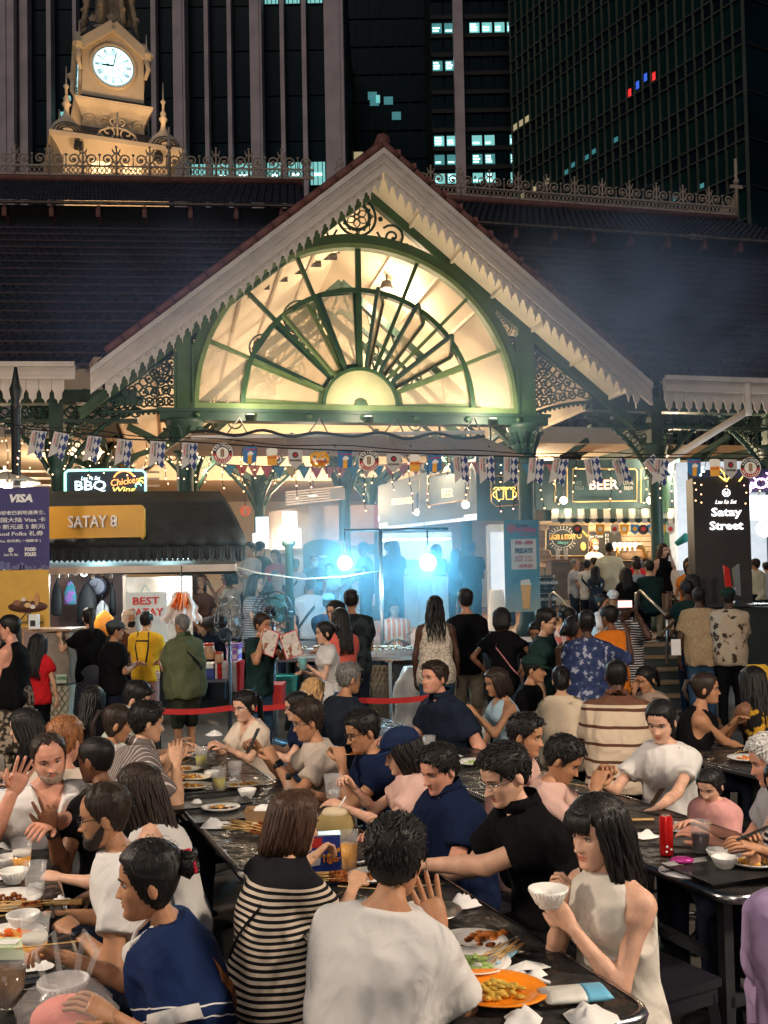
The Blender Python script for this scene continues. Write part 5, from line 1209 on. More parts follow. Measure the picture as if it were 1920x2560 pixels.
m = MB(); a = lp(t, 1316, 1522, 17.47); m.prism([(a[0]-.06, a[2]), (a[0]+.06, a[2]), (a[0]+.09, a[2]+.42), (a[0]-.09, a[2]+.42)], -.03, -.01); m.build('beer_print', FAMB, t); m = MB(); m.prism([(a[0]-.1, a[2]+.42), (a[0]+.1, a[2]+.42), (a[0]+.06, a[2]+.52), (a[0]-.08, a[2]+.5)], -.03, -.01); m.build('foam_print', FFOAM, t)
m = MB(); a = lp(t, 1305, 1530, 17.5); m.box((a[0]-.4, -.1, 0), (a[0]+.4, .12, .08)); m.build('stand', STEEL, t)
KEG = mat('keg_black', (.012, .012, .013), .35, var=.2); zb = FZ
for k in range(4):
 p = at(1366, 1530, 17.9); o = thing('keg', f'black beer keg, {["bottom one", "second from the bottom", "third from the bottom", "topmost one"][k]} of the stack beside the banner', 'keg', (p[0], 17.9, FZ+k*.29), 0, 'stacked beer kegs')
 m = MB(Matrix.Scale(.87, 4)); m.lathe([(.17, 0), (.19, .02), (.19, .06), (.175, .08), (.185, .1), (.185, .23), (.175, .25), (.19, .27), (.19, .31), (.17, .33)], 18); m.build('barrel', KEG, o)
 m = MB(Matrix.Scale(.87, 4)); m.tube([(.19*math.cos(2*PI*i/20), .19*math.sin(2*PI*i/20), .29) for i in range(20)], .008, 4, closed=True); m.build('rim', STEEL, o)
 lettering('ERDINGER', .07, WTXT, o, (.03, -.165, .15), .003, .001)
o = place('bollard', 'white tapered bollard standing near the roll-up banner', 'bollard', 1243, 1535, 21.0, z=FZ)
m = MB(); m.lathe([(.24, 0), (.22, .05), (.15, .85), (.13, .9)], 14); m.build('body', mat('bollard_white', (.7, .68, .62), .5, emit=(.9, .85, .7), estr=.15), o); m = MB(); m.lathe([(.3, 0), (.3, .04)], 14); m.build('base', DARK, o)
# ---- Satay Street pylon
t = place('pylon_sign', 'tall black Satay Street pylon sign with glowing white lettering', 'sign', 1812, 1600, 15.6, z=0)
PY = 15.6
slab(t, 'pylon', 1745, 1193, 1872, 1640, PY, .35, mat('pylon_black', (.03, .024, .022), .45, var=.2, scale=3))
GLT = glow('pylon_letters', (1, 1, 1), 1.1)
text_at(t, 'Satay', 1815, 1281, PY, 21, GLT, wpx=76, bold=.004); text_at(t, 'Street', 1815, 1315, PY, 21, GLT, wpx=84, bold=.004); text_at(t, 'Lau Pa Sat', 1813, 1255, PY, 10, GLT, wpx=54, slant=.35)
m = MB(); a = lp(t, 1815, 1232, PY)
for k in range(8): m.tube([(a[0]+.06*math.cos(k*PI/4+PI/8), -.015, a[2]+.06*math.sin(k*PI/4+PI/8)), (a[0]+.06*math.cos((k+1)*PI/4+PI/8), -.015, a[2]+.06*math.sin((k+1)*PI/4+PI/8))], .008, 4); m.bar((a[0], -.015, a[2]), (a[0]+.05*math.cos(k*PI/4), -.015, a[2]+.05*math.sin(k*PI/4)), .008, .006, (0, 1, 0))
m.build('emblem', GLT, t)
m = MB(); a = lp(t, 1815, 1185, PY-.05)
for s in (-1, 0, 1): m.tube([(a[0], a[1], a[2]-.12), (a[0]+s*.13-.03, a[1], a[2]+.02), (a[0]+s*.1, a[1], a[2]+.1), (a[0]+s*.05+.02, a[1], a[2])], .012, 5)
m.tube([(a[0]+.2, a[1], a[2]-.12), (a[0]+.3, a[1], a[2]), (a[0]+.24, a[1], a[2]+.06)], .012, 5); m.build('neon_leaf', NYEL, t)
# neon seafood stall behind the pylon
t = place('seafood_stall', 'bright seafood stall with purple neon crab behind the pylon sign', 'stall', 1890, 1500, 19.0, z=FZ)
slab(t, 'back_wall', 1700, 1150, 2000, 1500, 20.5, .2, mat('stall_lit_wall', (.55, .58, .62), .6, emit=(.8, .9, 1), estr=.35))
slab(t, 'fascia', 1728, 1170, 2000, 1232, 19.2, .2, mat('fascia_dark', (.02, .02, .04), .5)); slab(t, 'menu_lightbox', 1875, 1236, 2000, 1300, 19.2, .1, SIGNW); slab(t, 'menu_lightbox', 1735, 1236, 1765, 1420, 19.2, .1, SIGNW)
m = MB(); a = lp(t, 1903, 1208, 19.1); m.tube([(a[0]+.11*math.cos(2*PI*i/16), a[1], a[2]+.09*math.sin(2*PI*i/16)) for i in range(16)], .016, 5, closed=True)
for s in (-1, 1):
 for k in range(3): m.tube([(a[0]+s*.1, a[1], a[2]-.03*k), (a[0]+s*.19, a[1], a[2]+.02-.06*k), (a[0]+s*.22, a[1], a[2]-.07-.05*k)], .012, 5)
 m.tube([(a[0]+s*.09, a[1], a[2]+.06), (a[0]+s*.17, a[1], a[2]+.14), (a[0]+s*.1, a[1], a[2]+.2)], .015, 5)
m.build('neon_crab', NPINK, t); text_at(t, 'F', 1754, 1180, 19.1, 22, NWHITE, bold=.01)
slab(t, 'counter', 1700, 1420, 2000, 1500, 18.8, .6, mat('white_counter', (.5, .5, .5))); m = MB(); a = lp(t, 1912, 1322, 18.6); m.ball(a, .16, 12, 9); m.build('globe_bulb', SIGNW, t)
m = MB(); b0 = lp(t, 1690, 1360, 18.9); b1 = lp(t, 1740, 1345, 18.9); m.tube([b0, ((b0[0]+b1[0])/2, b0[1], b0[2]+.12), b1], [.05, .09, .05], 8); m.build('rolled_canvas', mat('teal_canvas', (.02, .25, .24), .6, var=.2), t)
point_light('stall_light', tuple(lp(t, 1880, 1330, 18.3)), 60, (.85, .95, 1), .2, t)
# bar counter at the right with red and chrome beer tower
t = place('bar_counter', 'black bar counter at the right behind the men in patterned shirts', 'counter', 1860, 1700, 14.0, z=0)
slab(t, 'counter_body', 1775, 1518, 2000, 1700, 14.0, .7, mat('counter_black', (.015, .02, .022), .4, var=.2)); slab(t, 'counter_top', 1768, 1508, 2010, 1519, 13.9, .8, mat('counter_top_black', (.03, .032, .035), .25))
o = place('beer_tap', 'tall red and chrome beer tower on the black bar counter', 'beer tap', 1834, 1508, 14.3)
m = MB(); m.lathe([(.09, 0), (.09, .02), (.04, .05), (.035, .2)], 12); m.build('base', STEEL, o)
m = MB(); m.prism([(-.13, .55), (-.06, .5), (-.02, .15), (-.1, .12)], -.03, .03); m.build('red_column', mat('tap_red', (.5, .015, .012), .25, coat=.6), o)
m = MB(); m.prism([(.03, .12), (.0, .5), (.09, .56), (.1, .1)][::-1], -.03, .03); m.tube([(.02, 0, .02), (.02, 0, .25)], .03, 8); m.build('chrome_column', STEEL, o)
# ---- lit stall boxes, rail and number sign deep in the aisle
t = place('food_stall', 'pink panelled food stall deep in the aisle behind the globe lamp', 'stall', 800, 1520, 23.0, z=FZ)
quadpanel(t, 'side_wall', ((672, 1375, 21.5), (772, 1372, 24.5), (772, 1265, 24.5), (672, 1280, 21.5)), 0, mat('tan_board', (.42, .3, .2), .7)); quadpanel(t, 'front_wall', ((772, 1372, 24.5), (935, 1360, 26), (935, 1262, 26), (772, 1265, 24.5)), 0, mat('pale_pink_board', (.5, .38, .34), .7))
slab(t, 'pink_wall', 860, 1262, 945, 1330, 26.5, .1, mat('magenta_board', (.42, .14, .16), .7)); slab(t, 'menu_lightbox', 632, 1332, 684, 1372, 21.8, .08, SIGNW); slab(t, 'menu_lightbox', 694, 1322, 752, 1370, 21.6, .08, SIGNW)
slab(t, 'menu_lightbox', 640, 1292, 670, 1338, 21.4, .08, glow('lightbox_blue', (.6, .9, 1), 1.8)); slab(t, 'logo_lightbox', 706, 1278, 742, 1325, 21.5, .08, SIGNW)
m = MB()
for k in range(6): a = lp(t, 715, 1262-k*6.2, 22.5); b = lp(t, 870, 1246-k*6.2, 24.5); m.bar(a, b, .04, .035)
m.build('railing', BONE, t); slab(t, 'notice_board', 826, 1220, 862, 1248, 22.4, .03, mat('pale_notice', (.6, .55, .5), .6))
slab(t, 'counter', 640, 1385, 935, 1520, 25.0, .5, mat('stall_front_white', (.45, .45, .44), .5)); point_light('stall_light', tuple(lp(t, 750, 1370, 22.5)), 70, (1, .95, .88), .2, t)
slab(t, 'white_sheet', 830, 1350, 870, 1400, 21.0, .03, mat('paper_white', (.65, .68, .7), .6))
o = place('number_sign', 'orange round sign with number 4 hanging in the aisle', 'sign', 613, 1277, 19.0)
m = MB(); m.prism([(.105*math.cos(2*PI*i/20), .105*math.sin(2*PI*i/20)) for i in range(20)][::-1], 0, .02); m.build('disc', mat('orange_disc', (.75, .14, .04), .5, emit=(1, .2, .05), estr=.25), o)
lettering('4', .14, WTXT, o, (0, -.01, -.03), .003, .002); lettering('UNIT', .04, WTXT, o, (0, -.01, .06), .003, .001); m = MB(); m.tube([(0, .01, .1), (0, .01, .6)], .008, 5); m.build('rod', DARK, o)
t = place('arch_sign', 'rounded black stall sign in the aisle behind the smoke', 'sign', 800, 1430, 17.5, z=FZ)
m = MB(); a = lp(t, 805, 1412, 17.5); w = .33; m.prism([(a[0]-w, a[2]-.3), (a[0]+w, a[2]-.3), (a[0]+w, a[2]+.3)]+[(a[0]+w*math.cos(PI*i/10), a[2]+.3+.15*math.sin(PI*i/10)) for i in range(1, 10)]+[(a[0]-w, a[2]+.3)], 0, .05); m.build('board', mat('arch_dark', (.015, .03, .035), .5), t); text_at(t, '老巴刹', 806, 1392, 17.48, 5, SIGNW, wpx=22); text_at(t, 'HALAL', 808, 1405, 17.48, 5, RTXT, wpx=26)
m = MB(); m.tube([(a[0], .05, -.0), (a[0], .05, a[2])], .03, 6); m.build('post', DARK, t)
# ---- steps and handrails
t = place('stair', 'street steps with timber edges leading up to the hall at the right', 'stairs', 1620, 1700, 15.6, z=0)
X0, X1 = at(1540, 1700, 15.4)[0]-t.location[0], at(1735, 1700, 15.4)[0]-t.location[0]
for k in range(5):
 m = MB(); m.box((X0, -.85+k*.3, 0), (X1, 2.6, .17*(k+1)-.005)); st = m.build('step', mat('step_dark', (.055, .06, .05), .6, var=.3), t)
 m = MB(); m.box((X0, -.87+k*.3, .17*(k+1)-.03), (X1, -.56+k*.3, .17*(k+1)+.012)); m.build('tread', mat('tread_timber', (.33, .2, .11), .5, var=.2), st)
def handrail(label, pts_px, Y0):
 t = place('handrail', label, 'handrail', pts_px[0][0], pts_px[0][1], pts_px[0][2]); m = MB(); P = [lp(t, *p) for p in pts_px]; m.tube(P, .024, 8); m.build('rail', STEEL, t)
 return t, P
t, P = handrail('steel handrail at the steps beside the woman in the black top', ((1590, 1560, 16.2), (1590, 1482, 16.2), (1600, 1477, 16.1), (1668, 1540, 15.0), (1668, 1660, 15.0)), 0)
t, P = handrail('steel handrail left of the steps near the kegs', ((1375, 1545, 17.3), (1375, 1487, 17.3), (1384, 1481, 17.2), (1440, 1532, 16.2), (1440, 1600, 16.2)), 0)
t, P = handrail('short steel rail post between the two handrails', ((1400, 1545, 17.0), (1400, 1500, 17.0), (1402, 1498, 17.0)), 0)
# ---- grill station with floodlights on a pole frame
G = 12.6
t = place('grill_station', 'smoking satay grill counter with steel top and folding gate', 'stall', 880, 1800, G, z=0)
slab(t, 'counter_top', 690, 1640, 1050, 1656, G, .9, STEEL); slab(t, 'counter_base', 760, 1660, 925, 1800, G+.15, .6, mat('grill_base', (.05, .055, .06), .5, var=.3)); slab(t, 'end_base', 985, 1660, 1045, 1800, G+.1, .6, mat('grill_base', (0, 0, 0)))
m = MB(); LAT = mat('lattice_gold', (.3, .22, .12), .5, metal=.4)
for k in range(5):
 for s in (0, 1):
  a = lp(t, 928+k*11, 1662, G+.08); b = lp(t, 928+k*11+(11 if s else -11), 1690, G+.08)
  for j in range(4): h = .14; m.bar((a[0], a[1], a[2]-j*.28), (a[0]+(.055 if s else -.055), a[1], a[2]-(j+.5)*.28), .01, .01); m.bar((a[0]+(.055 if s else -.055), a[1], a[2]-(j+.5)*.28), (a[0], a[1], a[2]-(j+1)*.28), .01, .01)
m.build('folding_gate', LAT, t); slab(t, 'gate_backing', 928, 1662, 978, 1800, G+.2, .02, mat('gate_back', (.2, .18, .15), .6))
for px in (690, 975, 1050): m = MB(); a = lp(t, px, 1656, G); m.box((a[0]-.02, .03, 0), (a[0]+.02, .07, a[2])); m.build('leg', STEEL, t)
slab(t, 'wind_guard', 690, 1600, 860, 1640, G+.75, .03, mat('guard_steel', (.25, .26, .27), .35, metal=.7))
FOIL = mat('crumpled_foil', (.6, .6, .6), .3, metal=.7, var=.3, scale=30, bump=.8, bscale=60)
for px, nm in ((735, 'left'), (960, 'middle'), (1020, 'right')):
 o = place('food_tray', f'foil tray heaped with satay on the {nm} of the grill counter', 'tray', px, 1640, G+.3, 'foil trays on the grill counter'); w = .2 if px != 735 else .34
 m = MB(); m.loft([[(-w, -.14, 0), (w, -.14, 0), (w, .14, 0), (-w, .14, 0)], [(-w-.03, -.17, .09), (w+.03, -.17, .09), (w+.03, .17, .09), (-w-.03, .17, .09)]], False, False); m.build('tray', FOIL, o)
 m = MB(); random.seed(px)
 for k in range(46): m.ball((random.uniform(-w, w), random.uniform(-.12, .12), .06+random.random()*.07), (random.uniform(.02, .05), .018, .018), 5, 4)
 m.build('satay_heap', blotch('grilled_meat', (.35, .18, .08), (.6, .5, .4), 30, .5), o)
t = place('light_frame', 'steel pole frame carrying two bright floodlights over the grill', 'frame', 960, 1800, 12.9, z=0)
m = MB(); a = lp(t, 960, 1325, 12.9); m.tube([(0, 0, 0), (0, 0, a[2])], .024, 8); m.build('pole', STEEL, t)
m = MB(); m.tube([lp(t, 862, 1326, 12.95), lp(t, 1120, 1322, 12.95)], .02, 6); m.build('cross_bar', DARK, t)
m = MB(); m.tube([lp(t, 588, 1417, 12.9), lp(t, 640, 1432, 12.9), lp(t, 760, 1448, 12.9), lp(t, 860, 1442, 12.9), lp(t, 958, 1425, 12.9)], .008, 5); m.build('white_cable', WHITE, t)
FLOOD = glow('flood_led', (.6, .9, 1), 16)
for px, py, sz in ((862, 1408, .13), (1070, 1406, .15)):
 a = lp(t, px, py, 12.95); m = MB(); m.prism([(a[0]+sz*.8*math.cos(2*PI*i/18), a[2]+sz*.8*math.sin(2*PI*i/18)) for i in range(18)][::-1], a[1], a[1]+.05); f_ = m.build('floodlight', DARK, t)
 m = MB(); m.ball(a, (sz*.7, .04, sz*.7), 14, 8); m.build('led_panel', FLOOD, f_)
 m = MB(); m.tube([(a[0], a[1]+.03, a[2]+sz*.6), (a[0], a[1]+.03, a[2]+.45)], .012, 5); m.build('bracket', DARK, f_)
 point_light('flood_light', (a[0], a[1]-.15, a[2]), 95, (.3, .74, 1), .1, t)
# pale fridge-like cabinets in the smoke
t = place('drinks_fridge', 'pale glass-door fridges glowing through the smoke', 'fridge', 1070, 1600, 15.2, z=.0)
for k, (a, b) in enumerate(((1012, 1048), (1050, 1084), (1086, 1120))):
 slab(t, 'cabinet', a, 1440, b, 1570, 15.2, .5, mat('fridge_white', (.62, .68, .72), .4)); slab(t, 'door', a+4, 1448, b-4, 1562, 15.18, .02, mat('fridge_glass', (.4, .5, .55), .15, var=.3, scale=4, emit=(.7, .9, 1), estr=.12))
t = place('drinks_fridge', 'tall lit drinks fridge behind the man in black near the banner', 'fridge', 1240, 1540, 22.5, z=FZ)
slab(t, 'cabinet', 1226, 1310, 1268, 1540, 22.5, .6, mat('fridge_white', (0, 0, 0))); slab(t, 'door', 1230, 1330, 1264, 1520, 22.46, .03, mat('fridge_lit', (.5, .55, .6), .2, emit=(.8, .9, 1), estr=.6))
# ---- bits on the ground by the stalls
SACK = mat('plastic_sack', (.6, .58, .54), .35, var=.15, bump=.8, bscale=9)
t = place('sack', 'tall crumpled silver plastic sack below the grill counter', 'sack', 1030, 1830, 11.4, z=0); m = MB()
rings = []
for j in range(12):
 q = j/11; rad = (.2 if q < .75 else .2-.12*(q-.75)/.25)*(1+.08*math.sin(j*2.2)); rings.append([(rad*(1+.12*math.sin(5*i+j*1.7))*math.cos(2*PI*i/18), rad*(1+.12*math.cos(4*i+j))*math.sin(2*PI*i/18), .95*q) for i in range(18)])
m.loft(rings); m.build('body', SACK, t)
for px, nm in ((945, 'left'), (972, 'right')):
 t = place('jerrycan', f'{nm} of two cloudy plastic jerrycans on the ground by the grill', 'jerrycan', px, 1840, 10.9, z=0); m = MB(); m.loft([[(-.12, -.08, 0), (.12, -.08, 0), (.12, .08, 0), (-.12, .08, 0)], [(-.12, -.08, .2), (.12, -.08, .2), (.12, .08, .2), (-.12, .08, .2)], [(-.04, -.05, .3), (.04, -.05, .3), (.04, .05, .3), (-.04, .05, .3)]], True, False); m.build('body', mat('jerry_white', (.5, .46, .36), .45), t); m = MB(); m.lathe([(.03, .3), (.03, .35)], 10); m.build('cap', RTXT, t); m = MB(); m.tube([(-.08, 0, .24), (-.08, 0, .33), (0, 0, .34)], .012, 5); m.build('handle', mat('jerry_white', (0, 0, 0)), t)
REDB = mat('belt_red', (.45, .012, .012), .55, var=.1)
t = place('barrier', 'red retractable belt barrier across the queue', 'barrier', 700, 1900, 10.0, z=0)
BY = 10.0
for a, b in (((395, 1778), (575, 1770)), ((575, 1770), (735, 1762)), ((735, 1762), (905, 1751)), ((905, 1751), (1085, 1742))):
 P0, P1 = Vector(lp(t, *a, BY)), Vector(lp(t, *b, BY)); m = MB(); n = 8; rings = []
 for i in range(n+1):
  p = P0.lerp(P1, i/n)+Vector((0, 0, -.02*math.sin(PI*i/n))); rings.append([tuple(p+Vector((0, -.002, -.028))), tuple(p+Vector((0, -.002, .028))), tuple(p+Vector((0, .002, .028))), tuple(p+Vector((0, .002, -.028)))])
 m.loft(rings, True, False); m.build('belt', REDB, t)
for a in ((395, 1778), (735, 1762), (1085, 1742)):
 q = lp(t, *a, BY); m = MB(); m.lathe([(.17, 0), (.17, .02), (.04, .05), (.03, .08), (.03, q[2]+.04), (.04, q[2]+.05), (.04, q[2]+.09), (.01, q[2]+.1)], 12, (q[0], 0, 0)); m.build('post', DARK, t)
def fan_thing(px, py, Y, yaw, label, r=.28):
 t = place('pedestal_fan', label, 'fan', px, py, Y, 'pedestal fans by the stall', z=0); z = at(px, py, Y)[2]
 m = MB(); m.lathe([(.22, 0), (.22, .03), (.03, .06), (.022, .1), (.022, z-.12)], 12); m.build('stand', mat('fan_pole', (.08, .1, .12), .35, metal=.5), t)
 M_ = Matrix.Translation((0, 0, z)) @ Matrix.Rotation(yaw, 4, 'Z')
 m = MB(M_); m.tube([(0, .3, 0), (0, .12, 0), (0, .05, 0)], [.06, .085, .06], 10); m.bar((0, .2, -.15), (0, .2, 0), .05, .05); m.build('motor', BLACK, t)
 m = MB(M_)
 for y0 in (-.09,):
  for k in range(22):
   a = 2*PI*k/22; m.tube([(.05*math.cos(a), -.1, .05*math.sin(a)), (r*.7*math.cos(a), -.09, r*.7*math.sin(a)), (r*math.cos(a), -.02, r*math.sin(a)), (r*.7*math.cos(a), .07, r*.7*math.sin(a)), (.05*math.cos(a), .08, .05*math.sin(a))], .003, 4)
 for rr_, yy in ((r, -.02), (r*.65, -.093), (.06, -.1), (r*.7, .07)): m.tube([(rr_*math.cos(2*PI*i/24), yy, rr_*math.sin(2*PI*i/24)) for i in range(24)], .006, 4, closed=True)
 m.build('cage', mat('cage_wire', (.12, .14, .16), .4, metal=.6), t)
 m = MB(M_)
 for k in range(3):
  a = 2*PI*k/3; m.add([(.03*math.cos(a), -.03, .03*math.sin(a)), (r*.8*math.cos(a-.3), -.05, r*.8*math.sin(a-.3)), (r*.85*math.cos(a+.35), .02, r*.85*math.sin(a+.35)), (.04*math.cos(a+.8), .02, .04*math.sin(a+.8))], [(0, 1, 2, 3)])
 m.build('blade', mat('fan_blade', (.06, .08, .1), .5, alpha=.35), t)
fan_thing(572, 1555, 11.2, R(70), 'pedestal fan seen edge-on beside the man holding menus'); fan_thing(682, 1530, 12.0, R(20), 'pedestal fan facing the street behind the man holding menus', .25)
# coolers, jars, stools near the man with menus
def boxthing(name, label, cat, px0, py0, px1, py1, Y, d, m_, group=None, lid=None):
 o = place(name, label, cat, (px0+px1)/2, py1, Y, group); a = lp(o, px0, py1, Y); b = lp(o, px1, py0, Y); w = (b[0]-a[0])/2; h = b[2]
 mb = MB(); mb.loft([[(-w*.94, 0, 0), (w*.94, 0, 0), (w*.94, d, 0), (-w*.94, d, 0)], [(-w, 0, h*.8), (w, 0, h*.8), (w, d, h*.8), (-w, d, h*.8)]], True, False); mb.build('body', m_, o)
 mb = MB(); mb.box((-w*1.04, -.015, h*.8), (w*1.04, d+.015, h)); mb.build('lid', lid or m_, o); return o
boxthing('cooler', 'blue cool box with white lid beside the striped plastic crate', 'cooler', 505, 1660, 538, 1712, 11.5, .35, mat('cooler_blue', (.02, .05, .25), .5), lid=WHITE)
boxthing('crate', 'red and white striped plastic crate under the jars', 'crate', 536, 1655, 600, 1730, 11.5, .35, stripes('crate_stripe', (.65, .62, .6), (.55, .03, .03), 9, .5, 'X'))
boxthing('crate', 'purple and white perforated crate behind the fan pole', 'crate', 566, 1610, 596, 1660, 11.7, .3, checker('crate_dots', (.6, .55, .65), (.25, .12, .5), 18, 18), lid=mat('lid_purple', (.28, .12, .5), .5))
boxthing('chest', 'dark blue chest behind the green shirted man', 'box', 505, 1705, 562, 1750, 11.0, .4, mat('chest_dark', (.02, .03, .05), .45))
boxthing('cool_box', 'red cool box behind the man holding menus', 'cooler', 675, 1712, 706, 1765, 10.9, .4, mat('cool_red', (.5, .02, .02), .45))
boxthing('tub', 'teal plastic tub beneath the grill counter', 'tub', 680, 1690, 740, 1740, 12.4, .4, mat('tub_teal', (.03, .25, .2), .5))
for px, py, h, w in ((523, 1648, 40, 28), (548, 1658, 28, 22)):
 o = place('jar', f'{"large" if h > 30 else "small"} plastic jar with red lid on the crates', 'jar', px, py, 11.5, 'red lidded jars'); r = w/2/F_PX*11.5; hh = h/F_PX*11.5; m = MB(); m.lathe([(r*.9, 0), (r, .01), (r, hh*.8), (r*.8, hh*.88)], 12); m.build('jar_body', mat('jar_food', (.5, .3, .18), .3, var=.3), o); m = MB(); m.lathe([(r*.95, hh*.86), (r*.95, hh)], 12); m.build('lid', mat('lid_red', (.55, .05, .02), .4), o)
t = place('display_cabinet', 'glass ordering cabinet with diamond lattice base at the left', 'cabinet', 140, 1800, 12.0, z=0)
slab(t, 'base', 122, 1715, 172, 1830, 12.0, .5, mat('cab_cream', (.5, .45, .36), .5)); slab(t, 'display_box', 115, 1580, 172, 1710, 12.0, .5, mat('cab_box', (.25, .2, .16), .4, var=.4, scale=5)); slab(t, 'counter_top', 55, 1572, 178, 1580, 11.9, .7, mat('bar_top', (0, 0, 0)))
slab(t, 'notice', 140, 1686, 166, 1708, 11.97, .01, mat('notice_green', (.55, .6, .5), .6)); text_at(t, 'COVER', 152, 1695, 11.96, 8, mat('green_print', (.03, .3, .1), .6, var=0), wpx=30)
m = MB()
for k in range(3):
 for j in range(4): a = lp(t, 130+k*16, 1722+j*24, 11.97); m.tube([(a[0]-.04, a[1], a[2]), (a[0], a[1], a[2]+.06), (a[0]+.04, a[1], a[2]), (a[0], a[1], a[2]-.06)], .008, 4, closed=True)
m.build('lattice', LAT, t)
o = place('napkin_box', 'white tissue dispenser on the counter below the banner', 'dispenser', 82, 1572, 11.8); m = MB(); m.box((-.05, 0, 0), (.05, .1, .17)); m.build('body', WHITE, o); m = MB(); m.box((-.03, -.005, .03), (.03, 0, .1)); m.build('slot', KTXT, o)
t = place('caution_sign', 'yellow wet floor caution sign at the right edge', 'sign', 1912, 1740, 10.5, z=0); m = MB(); a = at(1912, 1665, 10.5)[2]; m.prism([(-.13, 0), (.13, 0), (.1, a), (-.1, a)], 0, .02); m.prism([(-.13, 0), (.13, 0), (.1, a), (-.1, a)], .2, .22); m.build('board', mat('caution_yellow', (.7, .4, .02), .5), t); lettering('Caution\nwet floor', .05, KTXT, t, (0, -.01, a*.7), .002, .001)
# ================================================================== people
def nets(S, org, h):
 nx, ny, nz = S.shape; acc = np.zeros((nx-1, ny-1, nz-1, 3), np.float32); cnt = np.zeros((nx-1, ny-1, nz-1), np.float32)
 cor = [(i, j, k) for i in (0, 1) for j in (0, 1) for k in (0, 1)]
 sl = lambda c: S[c[0]:nx-1+c[0], c[1]:ny-1+c[1], c[2]:nz-1+c[2]]
 for a in cor:
  for ax in range(3):
   if a[ax]: continue
   b = list(a); b[ax] = 1; va, vb = sl(a), sl(b); m = (va < 0) != (vb < 0)
   if not m.any(): continue
   t = va[m]/(va[m]-vb[m]); p = np.tile(np.array(a, np.float32), (len(t), 1)); p[:, ax] += t; acc[m] += p; cnt[m] += 1
 act = cnt > 0; idx = -np.ones(act.shape, np.int64); idx[act] = np.arange(act.sum())
 V = (acc[act]/cnt[act][:, None]+np.argwhere(act))*h+org; F = []
 ins = S < 0
 for ax in range(3):
  u, w = [(1, 2), (2, 0), (0, 1)][ax]
  s0 = [slice(1, -1)]*3; s1 = [slice(1, -1)]*3; s0[ax] = slice(0, -1); s1[ax] = slice(1, None)
  a = ins[tuple(s0)]; b = ins[tuple(s1)]; e = np.argwhere(a != b)
  if not len(e): continue
  base = e.copy(); base[:, u] += 1; base[:, w] += 1
  def cell(du, dw): c = base.copy(); c[:, u] += du; c[:, w] += dw; return idx[c[:, 0], c[:, 1], c[:, 2]]
  q = np.stack([cell(-1, -1), cell(0, -1), cell(0, 0), cell(-1, 0)], 1); fl = a[tuple(e.T)]
  q[~fl] = q[~fl][:, ::-1]; F.append(q)
 F = np.concatenate(F) if F else np.zeros((0, 4), int)
 return V, F[(F >= 0).all(1)]
